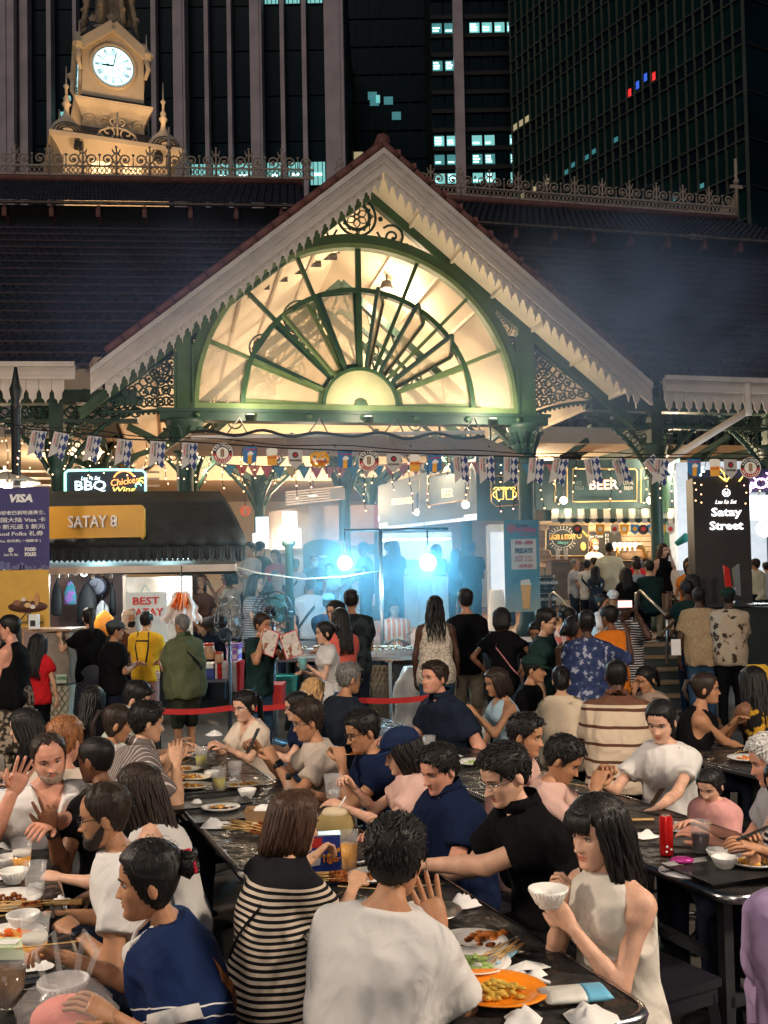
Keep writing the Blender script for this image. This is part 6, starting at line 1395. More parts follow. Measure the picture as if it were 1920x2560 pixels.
class SDF:
 def __init__(s, lo, hi, h):
  s.h = h; s.o = np.array(lo)-2*h; n = np.ceil((np.array(hi)-s.o)/h).astype(int)+3
  ax = [np.arange(n[i])*h+s.o[i] for i in range(3)]; s.ax = ax; s.S = np.full(n, 1., np.float32)
  s.X, s.Y, s.Z = np.meshgrid(*ax, indexing='ij', sparse=True)
 def box(s, lo, hi): return tuple(slice(max(0, int((lo[i]-s.o[i])/s.h)), max(1, int((hi[i]-s.o[i])/s.h)+2)) for i in range(3))
 def sub(s, b): return s.X[b[0]], s.Y[:, b[1]], s.Z[:, :, b[2]]
 def smin(s, b, d, k):
  a = s.S[b]
  if k <= 0: s.S[b] = np.minimum(a, d)
  else:
   hh = np.maximum(k-np.abs(a-d), 0)/k; s.S[b] = np.minimum(a, d)-hh*hh*k*.25
 def cone(s, p, q, r1, r2, k=.02, cut=False, flat=1.0):
  p = np.array(p, float); q = np.array(q, float); r = max(r1, r2)+k+.01; b = s.box(np.minimum(p, q)-r, np.maximum(p, q)+r)
  X, Y, Z = s.sub(b); d = q-p; L2 = d@d+1e-9
  t = ((X-p[0])*d[0]+(Y-p[1])*d[1]+(Z-p[2])*d[2])/L2; tc = np.clip(t, 0, 1)
  D = np.sqrt((X-p[0]-tc*d[0])**2+(Y-p[1]-tc*d[1])**2+((Z-p[2]-tc*d[2])/flat)**2)-(r1+(r2-r1)*tc)
  if cut: D = np.maximum(D, (t-1)*math.sqrt(L2))
  s.smin(b, D, k)
 def ell(s, c, r, k=.02):
  c = np.array(c); r = np.array(r); m = r+k+.01; b = s.box(c-m, c+m); X, Y, Z = s.sub(b)
  D = (np.sqrt(((X-c[0])/r[0])**2+((Y-c[1])/r[1])**2+((Z-c[2])/r[2])**2)-1)*r.min(); s.smin(b, D, k)
 def trunk(s, zs, A, B, yc, xc, zlo, zhi, k=.02, n=2.3):
  Z = s.ax[2]; a = np.interp(Z, zs, A); b = np.interp(Z, zs, B); y = np.interp(Z, zs, yc); x = np.interp(Z, zs, xc)
  D = ((np.abs((s.X-x)/a)**n+np.abs((s.Y-y)/b)**n)**(1/n)-1)*np.minimum(a, b)
  D = np.maximum(D, np.maximum(s.Z-zhi, zlo-s.Z)); bb = (slice(None),)*3; s.smin(bb, D, k)
 def wrinkle(s, amp, seed):
  r = np.random.default_rng(seed); X, Y, Z = s.X, s.Y, s.Z
  for q in range(4):
   f = r.uniform(12, 34, 3)*(1, 1, .7); p = r.uniform(0, 6, 3); s.S += (amp*np.sin(X*f[0]+Z*f[2]*.8+p[0])*np.sin(Y*f[1]-Z*f[2]*.6+p[1])/(1+.5*q)).astype(np.float32)
  for q in range(3):
   f = r.uniform(16, 42); a = r.uniform(.6, 1.4)*r.choice((-1, 1)); w = np.sin((X*math.cos(a)+Z*math.sin(a))*f+3*np.sin(Y*7+Z*5+q)+r.uniform(0, 6)); s.S -= (amp*.9*np.maximum(w-.35, 0)**1.3*(.5+.5*np.sin(X*6+Z*9+r.uniform(0, 6)))).astype(np.float32)
 def mesh(s): return nets(s.S, s.o, s.h)
def np_mesh(name, parts, mats):
 """parts: (verts, quads/tri faces array or list, material index or array)"""
 me = bpy.data.meshes.new(name); V = []; loops = []; ls = []; mi = []; n = 0; k = 0
 for v, f, m in parts:
  v = np.asarray(v, np.float32)
  if len(v) == 0: continue
  V.append(v)
  if isinstance(f, np.ndarray):
   loops.append((f+n).ravel()); ls.append(np.full(len(f), f.shape[1])); mi.append(np.full(len(f), m) if np.isscalar(m) else m)
  else:
   for q in f: loops.append(np.array(q)+n); ls.append(np.array([len(q)]))
   mi.append(np.full(len(f), m) if np.isscalar(m) else m)
  n += len(v)
 V = np.concatenate(V); loops = np.concatenate(loops).astype(np.int32); ls = np.concatenate(ls).astype(np.int32); mi = np.concatenate(mi).astype(np.int32)
 me.vertices.add(len(V)); me.vertices.foreach_set('co', V.ravel()); me.loops.add(len(loops)); me.loops.foreach_set('vertex_index', loops)
 me.polygons.add(len(ls)); st = np.concatenate([[0], np.cumsum(ls)[:-1]]).astype(np.int32); me.polygons.foreach_set('loop_start', st); me.polygons.foreach_set('material_index', mi)
 me.polygons.foreach_set('use_smooth', np.ones(len(ls), bool)); me.update(calc_edges=True); me.validate()
 for m in mats: me.materials.append(m)
 return me
def sm(a, b, x): t = np.clip((x-a)/(b-a), 0, 1); return t*t*(3-2*t)
# ---- head
HZ = np.array([-.117, -.112, -.1, -.088, -.07, -.058, -.04, -.01, .0, .022, .05, .08, .1, .112, .117])
HW_ = np.array([.006, .028, .04, .047, .055, .059, .065, .0705, .072, .074, .0745, .066, .047, .026, .003])
HF = np.array([.05, .078, .089, .091, .089, .09, .089, .087, .085, .091, .088, .073, .05, .028, .003])
HB = np.array([-.04, -.01, .01, .028, .048, .058, .07, .088, .092, .1, .102, .088, .062, .034, .003])
def head_base(z, th):
 w = np.interp(z, HZ, HW_); f = np.interp(z, HZ, HF); b = np.interp(z, HZ, HB); c, s_ = np.cos(th), np.sin(th)
 cy = (b-f)/2; ry = (b+f)/2; e = 2/2.25
 x = w*np.sign(s_)*np.abs(s_)**e; y = cy-ry*np.sign(c)*np.abs(c)**e
 return x, y
_HC = {}
def head_mesh(nt, nz_, fem):
 key = (nt, nz_, fem)
 if key in _HC: return _HC[key]
 th = np.linspace(-PI, PI, nt, endpoint=False); th = th-.42*np.sin(th)            # denser at the face
 zz = np.concatenate([np.linspace(-.117, -.1, 4)[:-1], np.linspace(-.1, .035, int(nz_*.72)), np.linspace(.035, .117, int(nz_*.28)+2)[1:]])
 T, Z = np.meshgrid(th, zz); x, y = head_base(Z, T)
 if fem: lowr = sm(.0, -.1, Z); x = x*(1-.1*lowr)
 fr = (np.cos(T) > 0)*sm(0, .5, np.cos(T)); G = lambda cx, cz, sx, sz: np.exp(-((np.abs(x)-cx)/sx)**2-((Z-cz)/sz)**2); Gc = lambda cz, sx, sz: np.exp(-(x/sx)**2-((Z-cz)/sz)**2)
 ns = .85 if fem else 1
 t = np.clip((.02-Z)/.055, 0, 1.0); ridge = np.where((Z < .022) & (Z > -.05), t**1.3*.027*ns, 0)*sm(-.047, -.036, Z)*np.exp(-(x/(.0075+.006*t))**2)
 d = ridge+.008*ns*G(.0125, -.035, .0065, .007)-.0105*G(.031, .0, .015, .011)+.0035*G(.03, .021, .02, .007)+.003*G(.046, -.028, .016, .016)
 d += .0065*Gc(-.0555, .017, .0045)+.0065*Gc(-.0665, .015, .005)-.004*Gc(-.0612, .02, .0025)-.003*Gc(-.077, .02, .005)+.004*Gc(-.097, .018, .011)-.002*Gc(-.046, .005, .006)
 y = y-d*fr
 x = x+np.sign(x)*.002*G(.05, -.03, .02, .02)
 V = np.stack([x, y, Z], -1).reshape(-1, 3); n = len(th); m = len(zz)
 i, j = np.meshgrid(np.arange(m-1), np.arange(n), indexing='ij'); jn = (j+1) % n
 F = np.stack([i*n+j, i*n+jn, (i+1)*n+jn, (i+1)*n+j], -1).reshape(-1, 4); c = V[F].mean(1)
 lip = (np.abs(c[:, 2]+.0612) < .0095-.0045*np.abs(c[:, 0])/.02) & (np.abs(c[:, 0]) < .0235) & (c[:, 1] < -.06)
 parts = [(V, F, np.where(lip, 1, 0))]
 mb = MB()
 def take(mi):
  v = np.array(mb.v); parts.append((v, list(mb.f), mi)); mb.v = []; mb.f = []; mb.m = []; mb.sm = []
 for s_ in (-1, 1):                                                    # ears
  rings = []
  for q in range(7):
   a = PI*q/6; rr_ = max(math.sin(a), .08); rings.append([(s_*(.074+.010*math.cos(2*PI*k/8)*rr_+.006*(1-q/6)*0), .014+.017*math.sin(2*PI*k/8)*rr_+.004*math.cos(a), -.012-.031*math.cos(a)) for k in range(8)])
  mb.loft(rings);
 take(0)
 for s_ in (-1, 1): mb.ball((s_*.031, -.0735, .0005), (.0135, .0065, .0058), 10, 6)
 take(2)
 for s_ in (-1, 1):
  mb.ball((s_*.031, -.0768, .0005), (.0058, .0045, .0056), 8, 6)
  mb.tube([(s_*(.018), -.0775, .002), (s_*.026, -.0825, .0068), (s_*.035, -.0805, .0066), (s_*.046, -.072, .001)], [.0012, .0022, .0022, .0012], 5)
  mb.tube([(s_*.014, -.0885, .0185), (s_*.027, -.0905, .0235), (s_*.038, -.0865, .024), (s_*.05, -.075, .018)], [.002, .0036, .0033, .0015], 5)
 take(3)
 _HC[key] = parts; return parts
# ---- hair
def hairline(th, style):
 a = np.abs(th)
 if style in ('balding',): pts = [(0, .2), (.9, .12), (1.2, .03), (1.5, -.005), (1.75, -.02), (2.2, -.06), (PI, -.075)]
 elif style == 'receding': pts = [(0, .085), (.5, .1), (.8, .07), (1.15, .02), (1.45, -.02), (1.7, .0), (2.2, -.06), (PI, -.075)]
 elif style == 'short': pts = [(0, .066), (.6, .062), (.85, .05), (1.15, .015), (1.42, -.02), (1.62, .006), (1.9, -.03), (2.2, -.06), (PI, -.075)]
 elif style == 'cap': pts = [(0, .045), (PI/2, .03), (PI, .02)]
 else: pts = [(0, .066), (.6, .06), (.9, .035), (1.2, -.02), (1.5, -.05), (2.0, -.08), (PI, -.1)]
 return np.interp(a, [p[0] for p in pts], [p[1] for p in pts])
def scalp(style, thick, rough, seed, nt=64, nz_=34, top=1.35):
 th = np.linspace(-PI, PI, nt, endpoint=False); zz = np.concatenate([np.linspace(-.11, .07, nz_-12), np.linspace(.07, .1165, 13)[1:]])
 T, Z = np.meshgrid(th, zz); x, y = head_base(Z, T); r = np.random.default_rng(seed)
 hl = hairline(T, style); edge = sm(-.004, .012, Z-hl+.003*np.sin(T*23+seed))
 nz = np.zeros_like(T)
 for q in range(6): f = r.integers(5, 22); nz += np.sin(T*f+Z*r.uniform(-60, 60)+r.uniform(0, 6))/6
 off = (thick*(1+(top-1)*sm(.0, .09, Z))+rough*nz)*edge-.012*(1-edge)
 N = np.stack([x, y, Z*.85], -1); N /= np.linalg.norm(N, axis=-1, keepdims=True)
 V = (np.stack([x, y, Z], -1)+N*off[..., None]).reshape(-1, 3)
 n, m = nt, len(zz); i, j = np.meshgrid(np.arange(m-1), np.arange(n), indexing='ij'); jn = (j+1) % n
 F = np.stack([i*n+j, i*n+jn, (i+1)*n+jn, (i+1)*n+j], -1).reshape(-1, 4)
 return V, F
def locks(mb, n, a0, L_, rad, seed, flare=.0, curl=0., start=.085, back=.0, end_in=0., var=.12):
 r = random.Random(seed)
 for k in range(n):
  th = a0+(2*PI-2*a0)*(k+r.uniform(.2, .8))/n; th = th if th < PI else th-2*PI
  pts = []; rs = []; LL = L_*(1+r.uniform(-var, var)); ph = r.uniform(0, 6)
  for z in (start+r.uniform(-.01, .015), .06, .025):
   x, y = head_base(np.array(z), np.array(th)); g = 1+(.011+r.uniform(-.006, .006))/max(.03, math.hypot(x, y)); pts.append((x*g, y*g, z)); rs.append(rad*(.5 if not rs else .95))
  x, y, z0 = pts[-1]; ns = max(3, int(LL/.05))
  for q in range(1, ns+1):
   f = q/ns; z = z0-LL*f; sp = 1+flare*f-end_in*max(0, f-.6)*2
   pts.append((x*sp+(curl+.004)*math.sin(f*7+ph), (y+.012*f+back*f)*(1 if y > 0 else 1-.1*f)+curl*math.cos(f*8+ph), z)); rs.append(rad*(1-.75*f**3)*(1+.12*math.sin(f*7+ph)))
  mb.tube(pts, rs, 5)
def rotm(yaw, pitch, roll=0): return np.array(Matrix.Rotation(yaw, 3, 'Z') @ Matrix.Rotation(pitch, 3, 'X') @ Matrix.Rotation(roll, 3, 'Y'))
SKINS = {}
def skin(tone):
 cols = {'pale': (.62, .36, .25), 'asian': (.56, .32, .2), 'tan': (.42, .21, .115), 'brown': (.19, .085, .045), 'dark': (.065, .03, .019), 'ruddy': (.6, .29, .2)}
 if tone in SKINS: return SKINS[tone]
 c = cols[tone]; lipc = (c[0]*.85, c[1]*.5, c[2]*.5)
 ms = [mat('skin_'+tone, c, .5, var=.16, scale=22, bump=.1, bscale=190, spec=.35, sss=.18), mat('lip_'+tone, lipc, .4, var=0), mat('eye_white', (.55, .5, .47), .3, var=0), mat('lash_dark', (.012, .009, .008), .5, var=0)]
 SKINS[tone] = ms; return ms
def hair_mat(c):
 cols = {'black': (.007, .006, .006), 'brown': (.045, .022, .013), 'ginger': (.24, .1, .04), 'blonde': (.42, .25, .11), 'grey': (.13, .125, .12), 'white': (.5, .49, .47), 'dkbrown': (.02, .012, .009)}
 nm = 'hair_'+c
 if nm in MATS: return MATS[nm]
 m, t, b = newmat(nm); N = t.nodes; L = t.links; tc = N.new('ShaderNodeTexCoord'); mp = N.new('ShaderNodeMapping'); mp.inputs['Scale'].default_value = (160, 160, 9); nz = N.new('ShaderNodeTexNoise'); nz.inputs['Scale'].default_value = 1.0; nz.inputs['Detail'].default_value = 2
 L.new(tc.outputs['Object'], mp.inputs[0]); L.new(mp.outputs[0], nz.inputs[0]); rp = N.new('ShaderNodeValToRGB'); k = cols[c]; e = rp.color_ramp.elements; e[0].position = .3; e[0].color = (k[0]*.45, k[1]*.45, k[2]*.45, 1); e[1].position = .72; e[1].color = (k[0]*1.8, k[1]*1.8, k[2]*1.8, 1)
 L.new(nz.outputs[0], rp.inputs[0]); L.new(rp.outputs[0], b.inputs['Base Color']); b.inputs['Roughness'].default_value = .5; b.inputs['Specular IOR Level'].default_value = .28
 bp = N.new('ShaderNodeBump'); bp.inputs['Strength'].default_value = .7; bp.inputs['Distance'].default_value = .004; L.new(nz.outputs[0], bp.inputs['Height']); L.new(bp.outputs[0], b.inputs['Normal'])
 MATS[nm] = m; return m
_cloth = {}
def cloth(nm, c, rough=.85):
 nm = 'cloth_'+nm
 if nm in MATS: return MATS[nm]
 m = mat(nm, c, rough, var=.1, scale=5, spec=.15); t = m.node_tree; folds(t, t.nodes['Principled BSDF'], next(n for n in t.nodes if n.type == 'TEX_COORD')); return m
def hand(mb, w, d, n, side, pose, s):
 """palm and five fingers at wrist w, pointing along d, palm facing n; side +1 thumb towards d x n"""
 w = Vector(w); d = Vector(d).normalized(); n = Vector(n); n = (n-d*n.dot(d)).normalized(); x = d.cross(n).normalized()*side
 def ring(t, hw, ht, of=0): c = w+d*t*s+n*of*s; return [c+x*hw*s*math.cos(2*PI*k/10)+n*ht*s*math.sin(2*PI*k/10) for k in range(10)]
 mb.loft([ring(-.03, .026, .02), ring(.0, .028, .019), ring(.03, .038, .018), ring(.065, .043, .0165), ring(.092, .041, .014), ring(.1, .036, .01)])
 cur = {'relax': (.35, .45, .3), 'grip': (.9, 1.1, .8), 'open': (.08, .1, .08), 'pinch': (.75, .8, .5), 'flat': (.15, .1, .05)}
 for k in range(4):
  a, b, c = cur.get(pose, cur['relax'])
  if pose == 'v': a, b, c = ((.0, .05, .0) if k < 2 else (1.3, 1.5, .9))
  sx = (.03-.0205*k); spread = (.12 if pose in ('open', 'v') else .04)*(1.5-k)
  dd = (d+x*spread).normalized(); p = w+d*.088*s+x*sx*s; L3 = [(.04, .026, .02), (.045, .029, .022), (.042, .027, .021), (.033, .021, .018)][k]; ang = 0; pts = [p-d*.015*s, p]; rs = [.0088*s, .0092*s]
  for (l, q), r_ in zip(zip(L3, (a, b, c)), (.0086, .0078, .0062)):
   ang += q*(1+.08*k); p = p+(dd*math.cos(ang)+n*math.sin(ang))*l*s; pts.append(p); rs.append(r_*s)
  mb.tube(pts, rs, 6)
 p = w+d*.025*s+x*.03*s; t1 = (d*.75+x*.55+n*.3).normalized(); t2 = (d*.9+x*(.0 if pose in ('grip', 'pinch') else .3)+n*(.7 if pose in ('grip', 'pinch') else .15)).normalized()
 mb.tube([p-x*.01*s, p+t1*.035*s, p+t1*.035*s+t2*.032*s, p+t1*.035*s+t2*.056*s], [.013*s, .0125*s, .0105*s, .007*s], 6)
PEOPLE = {}
def person(label, px, top, D=None, zt=1.28, yaw=0, pose='sit', lean=12, hy=0, hp=8, sex='m', tone='asian', hair=('short', 'black'), shirt=None, sleeve=.5, neck='crew', legs=None, L='table', Rr='table', g=1.0, extra=(), group=None, base=0.0, hands=('relax', 'relax'), hem=None, child=False, slen=None, hr=0, bend=0, cat='person', shorts=False):
 fem = sex == 'f'
 if D is None: zt -= .035; d0 = ray(px, top); D = (zt-CAM_Z)/d0[2]*d0[1]
 H = at(px, top, D); ztop = H[2]-base
 # --- skeleton in the local frame (facing -y)
 pel = .55 if pose == 'sit' else .95; nat = .775
 lr = R(lean); dirs = [(-.0, .12, .35), (.12, .2, .8), (.32, .18, 1.15)]
 pts = [np.array([0, 0, 0.])];
 for (z0, l, k) in dirs: a = lr*k; pts.append(pts[-1]+np.array([math.sin(R(bend))*l, -math.sin(a)*l, math.cos(a)*l]))
 nd = lr*.9; hd_c = pts[-1]+np.array([math.sin(R(bend))*.08, -math.sin(nd)*.148-.014, math.cos(nd)*.148])
 Rh = rotm(R(hy), R(hp), R(hr)); topl = hd_c[2]+.117
 s = (ztop-(pel-.0 if pose != 'sit' else .45))/((topl) if pose != 'sit' else topl+.1)
 if pose != 'sit': s = ztop/(pel+topl)
 s = max(.55, min(1.25, s)); hs = (1.0 if not child else 1.12)*(s if not child else s)
 if not child: hs = (.45+.55*s)*.95
 pz = pel*s if pose != 'sit' else .45+.1*s
 if pose == 'sit' or True: pz = ztop-topl*s                       # head top exactly where the photo has it
 P = [p*s+np.array([0, 0, pz]) for p in pts]; hc = hd_c*s+np.array([0, 0, pz]); hc[2] = ztop-.117*hs
 ry = R(yaw); c_, s_ = math.cos(ry), math.sin(ry); Rz = np.array([[c_, -s_, 0], [s_, c_, 0], [0, 0, 1]])
 root = np.array([H[0], D, base])-Rz@np.array([hc[0], hc[1], 0]); root[2] = base
 t = thing('person', label, cat, tuple(root), ry, group)
 toloc = lambda w: Rz.T@(np.array(w)-root)
 near = D < 5.2; h = min(.03, max(.0095, .0027*D))
 shw = (.152 if fem else .176)*s*(.85+.15*g); spine_z = [pz-.14*s]+[p[2] for p in P]
 # trunk profile along z
 def prof(inf):
  rel = [-.14, -.04, .06, .14, .26, .36, .43, .475, .5, .53, .66];
  A = ([.15, .172, .155, .132, .142, .148, .14, .1, .066, .053, .05] if fem else [.15, .165, .156, .152, .168, .178, .17, .125, .078, .062, .058])
  Bv = ([.11, .125, .105, .094, .1, .104, .096, .075, .06, .052, .052] if fem else [.11, .118, .112, .108, .114, .118, .106, .085, .066, .06, .06])
  gg = [g, g, g, g, g, (g+1)/2, (g+1)/2, 1, 1, 1, 1]
  # map rel heights along the bent spine
  sl_ = [0, .12, .32, .50]; zs, yc, xc = [], [], []
  for r_ in rel:
   if r_ <= 0: zs.append(pz+r_*s); yc.append(0.); xc.append(0.)
   elif r_ <= .5: zs.append(np.interp(r_, sl_, [p[2] for p in P])); yc.append(np.interp(r_, sl_, [p[1] for p in P])); xc.append(np.interp(r_, sl_, [p[0] for p in P]))
   else: f = (r_-.5)/.165; q = P[3]+(hc-P[3])*f; zs.append(q[2]); yc.append(q[1]); xc.append(q[0])
  zs = np.maximum.accumulate(np.array(zs)+np.arange(len(zs))*1e-4)
  cl = math.cos(lr*.8)
  return zs, np.array([a*s*q+inf for a, q in zip(A, gg)]), np.array([b*s*q*(1+.2*(1-cl))+inf for b, q in zip(Bv, gg)]), np.array(yc), np.array(xc)
 zs, A, B_, yc, xc = prof(0)
 sh = P[3]*.66+P[2]*.34+np.array([0, .0, -.012*s]); arms = []
 ua, fa = .285*s*(.94 if fem else 1), .25*s*(.94 if fem else 1)
 for side, spec, hpose in ((1, L, hands[0]), (-1, Rr, hands[1])):
  S = sh+np.array([side*shw, .005, 0]); pole = np.array([side*.35, .25, -.9])
  if spec == 'table': T = np.array([side*.13*s, P[3][1]-.34*s, max(.78, S[2]-.42)]);
  elif spec == 'low': T = np.array([side*.12*s, P[3][1]-.27*s, S[2]-.44*s])
  elif spec == 'side': T = S+np.array([side*.07, -.06, -.53*s])
  elif spec == 'mouth': T = hc+Rh@np.array([side*.03, -.16, -.06])*hs
  elif spec == 'phone': T = np.array([side*.05*s, hc[1]-.3*s, hc[2]-.14*s])
  elif spec == 'hip': T = np.array([side*.17*s*g, .03, pz+.08*s]); pole = np.array([side*1., .5, -.1])
  elif spec == 'belly': T = np.array([side*.04*s, P[2][1]-.24*s*g, P[2][2]-.1*s])
  elif spec == 'up': T = S+np.array([side*.1, -.3, .12])*s
  elif spec == 'fwd': T = S+np.array([side*.02, -.45, -.12])*s
  else: T = toloc(at(spec[0], spec[1], D+spec[2])); pole = np.array([side*.4, .1, -.9]) if len(spec) < 4 else np.array(spec[3])
  v = T-S; d = np.linalg.norm(v); mx = (ua+fa)*.985
  if d > mx: T = S+v/d*mx; v = T-S; d = mx
  if d < .12: v = v/d*.12; T = S+v; d = .12
  u = v/d; x = (ua*ua-fa*fa+d*d)/(2*d); hh = math.sqrt(max(ua*ua-x*x, 0)); pl = pole-u*(pole@u); pl /= np.linalg.norm(pl)+1e-9
  E = S+u*x+pl*hh; arms.append((side, S, E, T, hpose, pl))
 tm = skin(tone); parts = []
 ar = (.82 if fem else 1.0)*s*(.6+.4*g)
 lo = np.min([a[k] for a in arms for k in (1, 2, 3)]+[[-A.max(), yc.min()-B_.max()-.03, pz-.15*s]], axis=0)-.07; hi = np.max([a[k] for a in arms for k in (1, 2, 3)]+[[A.max(), yc.max()+B_.max()+.02, hc[2]-.02]], axis=0)+.07
 sd = SDF(lo, hi, h); sd.trunk(zs, A-.018 if shirt and sleeve > .1 else A-.008, B_-.018 if shirt and sleeve > .1 else B_-.008, yc, xc, pz-.1*s, hc[2]-.03)
 if sleeve < .1:
  for a in arms: sd.cone(a[1]+[0, 0, -.005], a[1]*.85+a[2]*.15, .056*ar, .05*ar, .05)
 for (side, S, E, T, hpz, pl) in arms:
  sd.cone(S+[-side*.02, 0, .01], [side*.045*s, P[3][1]+.012, P[3][2]], .034*ar, .032*s, .05)
  k0 = S if sleeve > .1 else S; sd.cone(k0, E, (.042 if sleeve > .1 else .046)*ar, .039*ar, .02); mid = E*.65+T*.35; sd.cone(E, mid, .038*ar, .037*ar, .015); sd.cone(mid, T, .037*ar, .026*ar, .015)
 parts.append((*sd.mesh(), 0))
 nt, nzz = (56, 50) if D < 4.2 else ((40, 36) if D < 7 else (28, 24))
 hv = np.random.default_rng(int(px*3+top)).uniform(-1, 1, 3)*(.055, .04, .04)+1; hv[2] = min(hv[2], 1.02); Mh = lambda v: (np.asarray(v)*hs*hv)@Rh.T+hc
 for v, f, m in head_mesh(nt, nzz, fem): parts.append((Mh(v), f, m))
 mb = MB()
 for (side, S, E, T, hpz, pl) in arms:
  d = (T-E)/np.linalg.norm(T-E); nrm = np.array([-side*.5, -.2, -.8]) if hpz not in ('open', 'v') else np.array([0, -1, .2])
  if isinstance(hpz, tuple): nrm = np.array(hpz[1]); hpz = hpz[0]
  hand(mb, T, d, nrm, side, hpz, (.86 if fem else 1)*(.3+.7*s))
 parts.append((np.array(mb.v), list(mb.f), 0))
 # bare lower legs / feet go with the body when in shorts or a skirt
 hips = [np.array([sg*.088*s, 0, pz-.02]) for sg in (-1, 1)]
 if pose == 'sit': kn = [np.array([sg*.12*s, -.42*s, .5]) for sg in (-1, 1)]; an = [np.array([sg*.12*s, -.4*s, .08]) for sg in (-1, 1)]
 else: kn = [np.array([sg*.095*s, -.02, pz*.53]) for sg in (-1, 1)]; an = [np.array([sg*.1*s, .01, .08]) for sg in (-1, 1)]
 if shorts:
  s2 = SDF(np.minimum(kn[0], an[0])-.12, np.maximum(kn[1], an[1])+.12, max(h, .014))
  for a, b in zip(kn, an): s2.cone(a, b, .052*s, .036*s, .01)
  parts.append((*s2.mesh(), 0))
 body = link('body', np_mesh('body', parts, tm), t)
 # --- hair
 st, hcol = hair; hm = hair_mat(hcol); hp_ = []; mb = MB(); sd_ = int(px+top); det = 1.0 if D < 4.5 else (.6 if D < 8 else .35)
 if st in ('short', 'receding', 'balding'): hp_.append((*scalp(st, .012 if st == 'short' else .008, .004, sd_), 0))
 elif st == 'buzz': hp_.append((*scalp('short', .0035, .0005, sd_), 0))
 elif st in ('quiff',): hp_.append((*scalp('short', .012, .007, sd_, top=2.4), 0))
 elif st != 'bald' and st != 'hijab': hp_.append((*scalp('long', .009 if st in ('pony', 'bun') else .012, .003, sd_), 0))
 if st in ('short', 'quiff') and D < 8:
  r = random.Random(sd_)
  for k in range(int(420*det)):
   th = r.uniform(-PI, PI); z = r.uniform(-.02, .115)
   if z < hairline(np.array(th), 'short')+.012: continue
   x, y = head_base(np.array(z), np.array(th)); p = Vector((x, y, z)); nn = p.normalized(); dv = Vector((r.uniform(-.35, .35), -.6*(z > .03), -.9*(z < .05)+(.5 if st == 'quiff' and z > .05 else 0))); tq = (dv-nn*dv.dot(nn)*.85+nn*.18).normalized(); q = p+nn*(.006+.008*(z > .05)); ln = r.uniform(.02, .036)*(1.4 if st == 'quiff' and z > .05 else 1); mb.tube([q-tq*.01, q+tq*ln*.4, q+tq*ln*.75-nn*.001, q+tq*ln-nn*.005], [.0035, .0042, .003, .0006], 4, caps=False)
 nl = lambda n: max(12, int(n*det)); rl = lambda r: r*(1 if det > .9 else 1.35 if det > .5 else 1.9)
 if st == 'bob': locks(mb, nl(190), .95, .155, rl(.0075), sd_, .03, 0, end_in=.3, var=.08)
 if st == 'long': locks(mb, nl(200), .95, slen or .34, rl(.0078), sd_, .1, .004, back=.03)
 if st == 'braids': locks(mb, 34, .9, slen or .5, .011, sd_, .25, .012, back=.05)
 if st == 'bangs':
  locks(mb, nl(200), .95, slen or .32, rl(.0078), sd_, .12, .005, back=.02)
  for k in range(24):
   th = -.66+1.32*k/23; pts = []
   for z, g_ in ((.095, .014), (.075, .02), (.05, .02), (.026+.006*math.sin(k*2.3), .015)): x, y = head_base(np.array(z), np.array(th)); q = math.hypot(x, y); pts.append((x*(1+g_/q), y*(1+g_/q), z))
   mb.tube(pts, [.005, .0068, .006, .0015], 5)
 if st in ('pony', 'bun', 'hairbun', 'halfup'):
  if st == 'bun': mb.ball((0, .125, .03), (.042, .034, .042), 12, 9); [mb.tube([(.03*math.cos(a), .12+.03*math.sin(a), .03+.025*math.cos(a*2)), (.045*math.cos(a+.8), .14+.012*math.sin(a), .03+.04*math.sin(a+.8)), (.02*math.cos(a+2), .155, .03+.03*math.sin(a+2))], .009, 5) for a in (0, 1.1, 2.2, 3.3, 4.4, 5.5)]
  else:
   ln = slen or .26; r = random.Random(sd_)
   for k in range(14): a = r.uniform(0, 6.28); q = r.uniform(0, .018); mb.tube([(q*math.cos(a)*.6, .1, .045+q*math.sin(a)*.6), (q*math.cos(a), .135, .05+q*math.sin(a)), (q*1.6*math.cos(a), .15+.01*r.random(), -.02), (q*1.8*math.cos(a), .13+.02*r.random(), -.02-ln*.5), (q*1.2*math.cos(a), .12, -.03-ln*r.uniform(.85, 1))], [.012, .012, .012, .011, .003], 5)
  if det > .5:
   r = random.Random(sd_+1)
   for k in range(int(130*det)):
    th = r.uniform(.8, 2.5)*r.choice((-1, 1)); pts = []
    for f in (0, .35, .7, 1): z = .06*(1-f)+.045*f+.03*math.sin(f*PI); tt = th+(math.copysign(PI, th)-th)*f*.9; x, y = head_base(np.array(z-(abs(th)-.5)*.03*(1-f)), np.array(tt)); q = math.hypot(x, y); pts.append((x*(1+.0095/q), y*(1+.0095/q), z-(abs(th)-.5)*.03*(1-f)))
    mb.tube(pts, r.uniform(.0018, .004), 4, caps=False)
 if D < 6 and st not in ('bald', 'buzz', 'hijab'):
  r = random.Random(sd_+3)
  for k in range(int(120*det)):
   th = r.uniform(-PI, PI); z = r.uniform(.0, .112)
   if z < hairline(np.array(th), 'short')+.015: continue
   x, y = head_base(np.array(z), np.array(th)); q = Vector((x, y, z)); nn = q.normalized(); d = Vector((r.uniform(-1, 1), r.uniform(-.6, 1), r.uniform(-1, .5))); d = (d-nn*d.dot(nn)).normalized(); a_ = q+nn*.012; ln = r.uniform(.02, .05); mb.tube([a_, a_+d*ln*.5+nn*ln*.22, a_+d*ln+nn*ln*.12], [.0011, .0009, .0004], 3, caps=False)
 if mb.v: hp_.append((np.array(mb.v), list(mb.f), 0))
 if hp_: link('hair', np_mesh('hair', [(Mh(v), f, m) for v, f, m in hp_], [hm]), t)
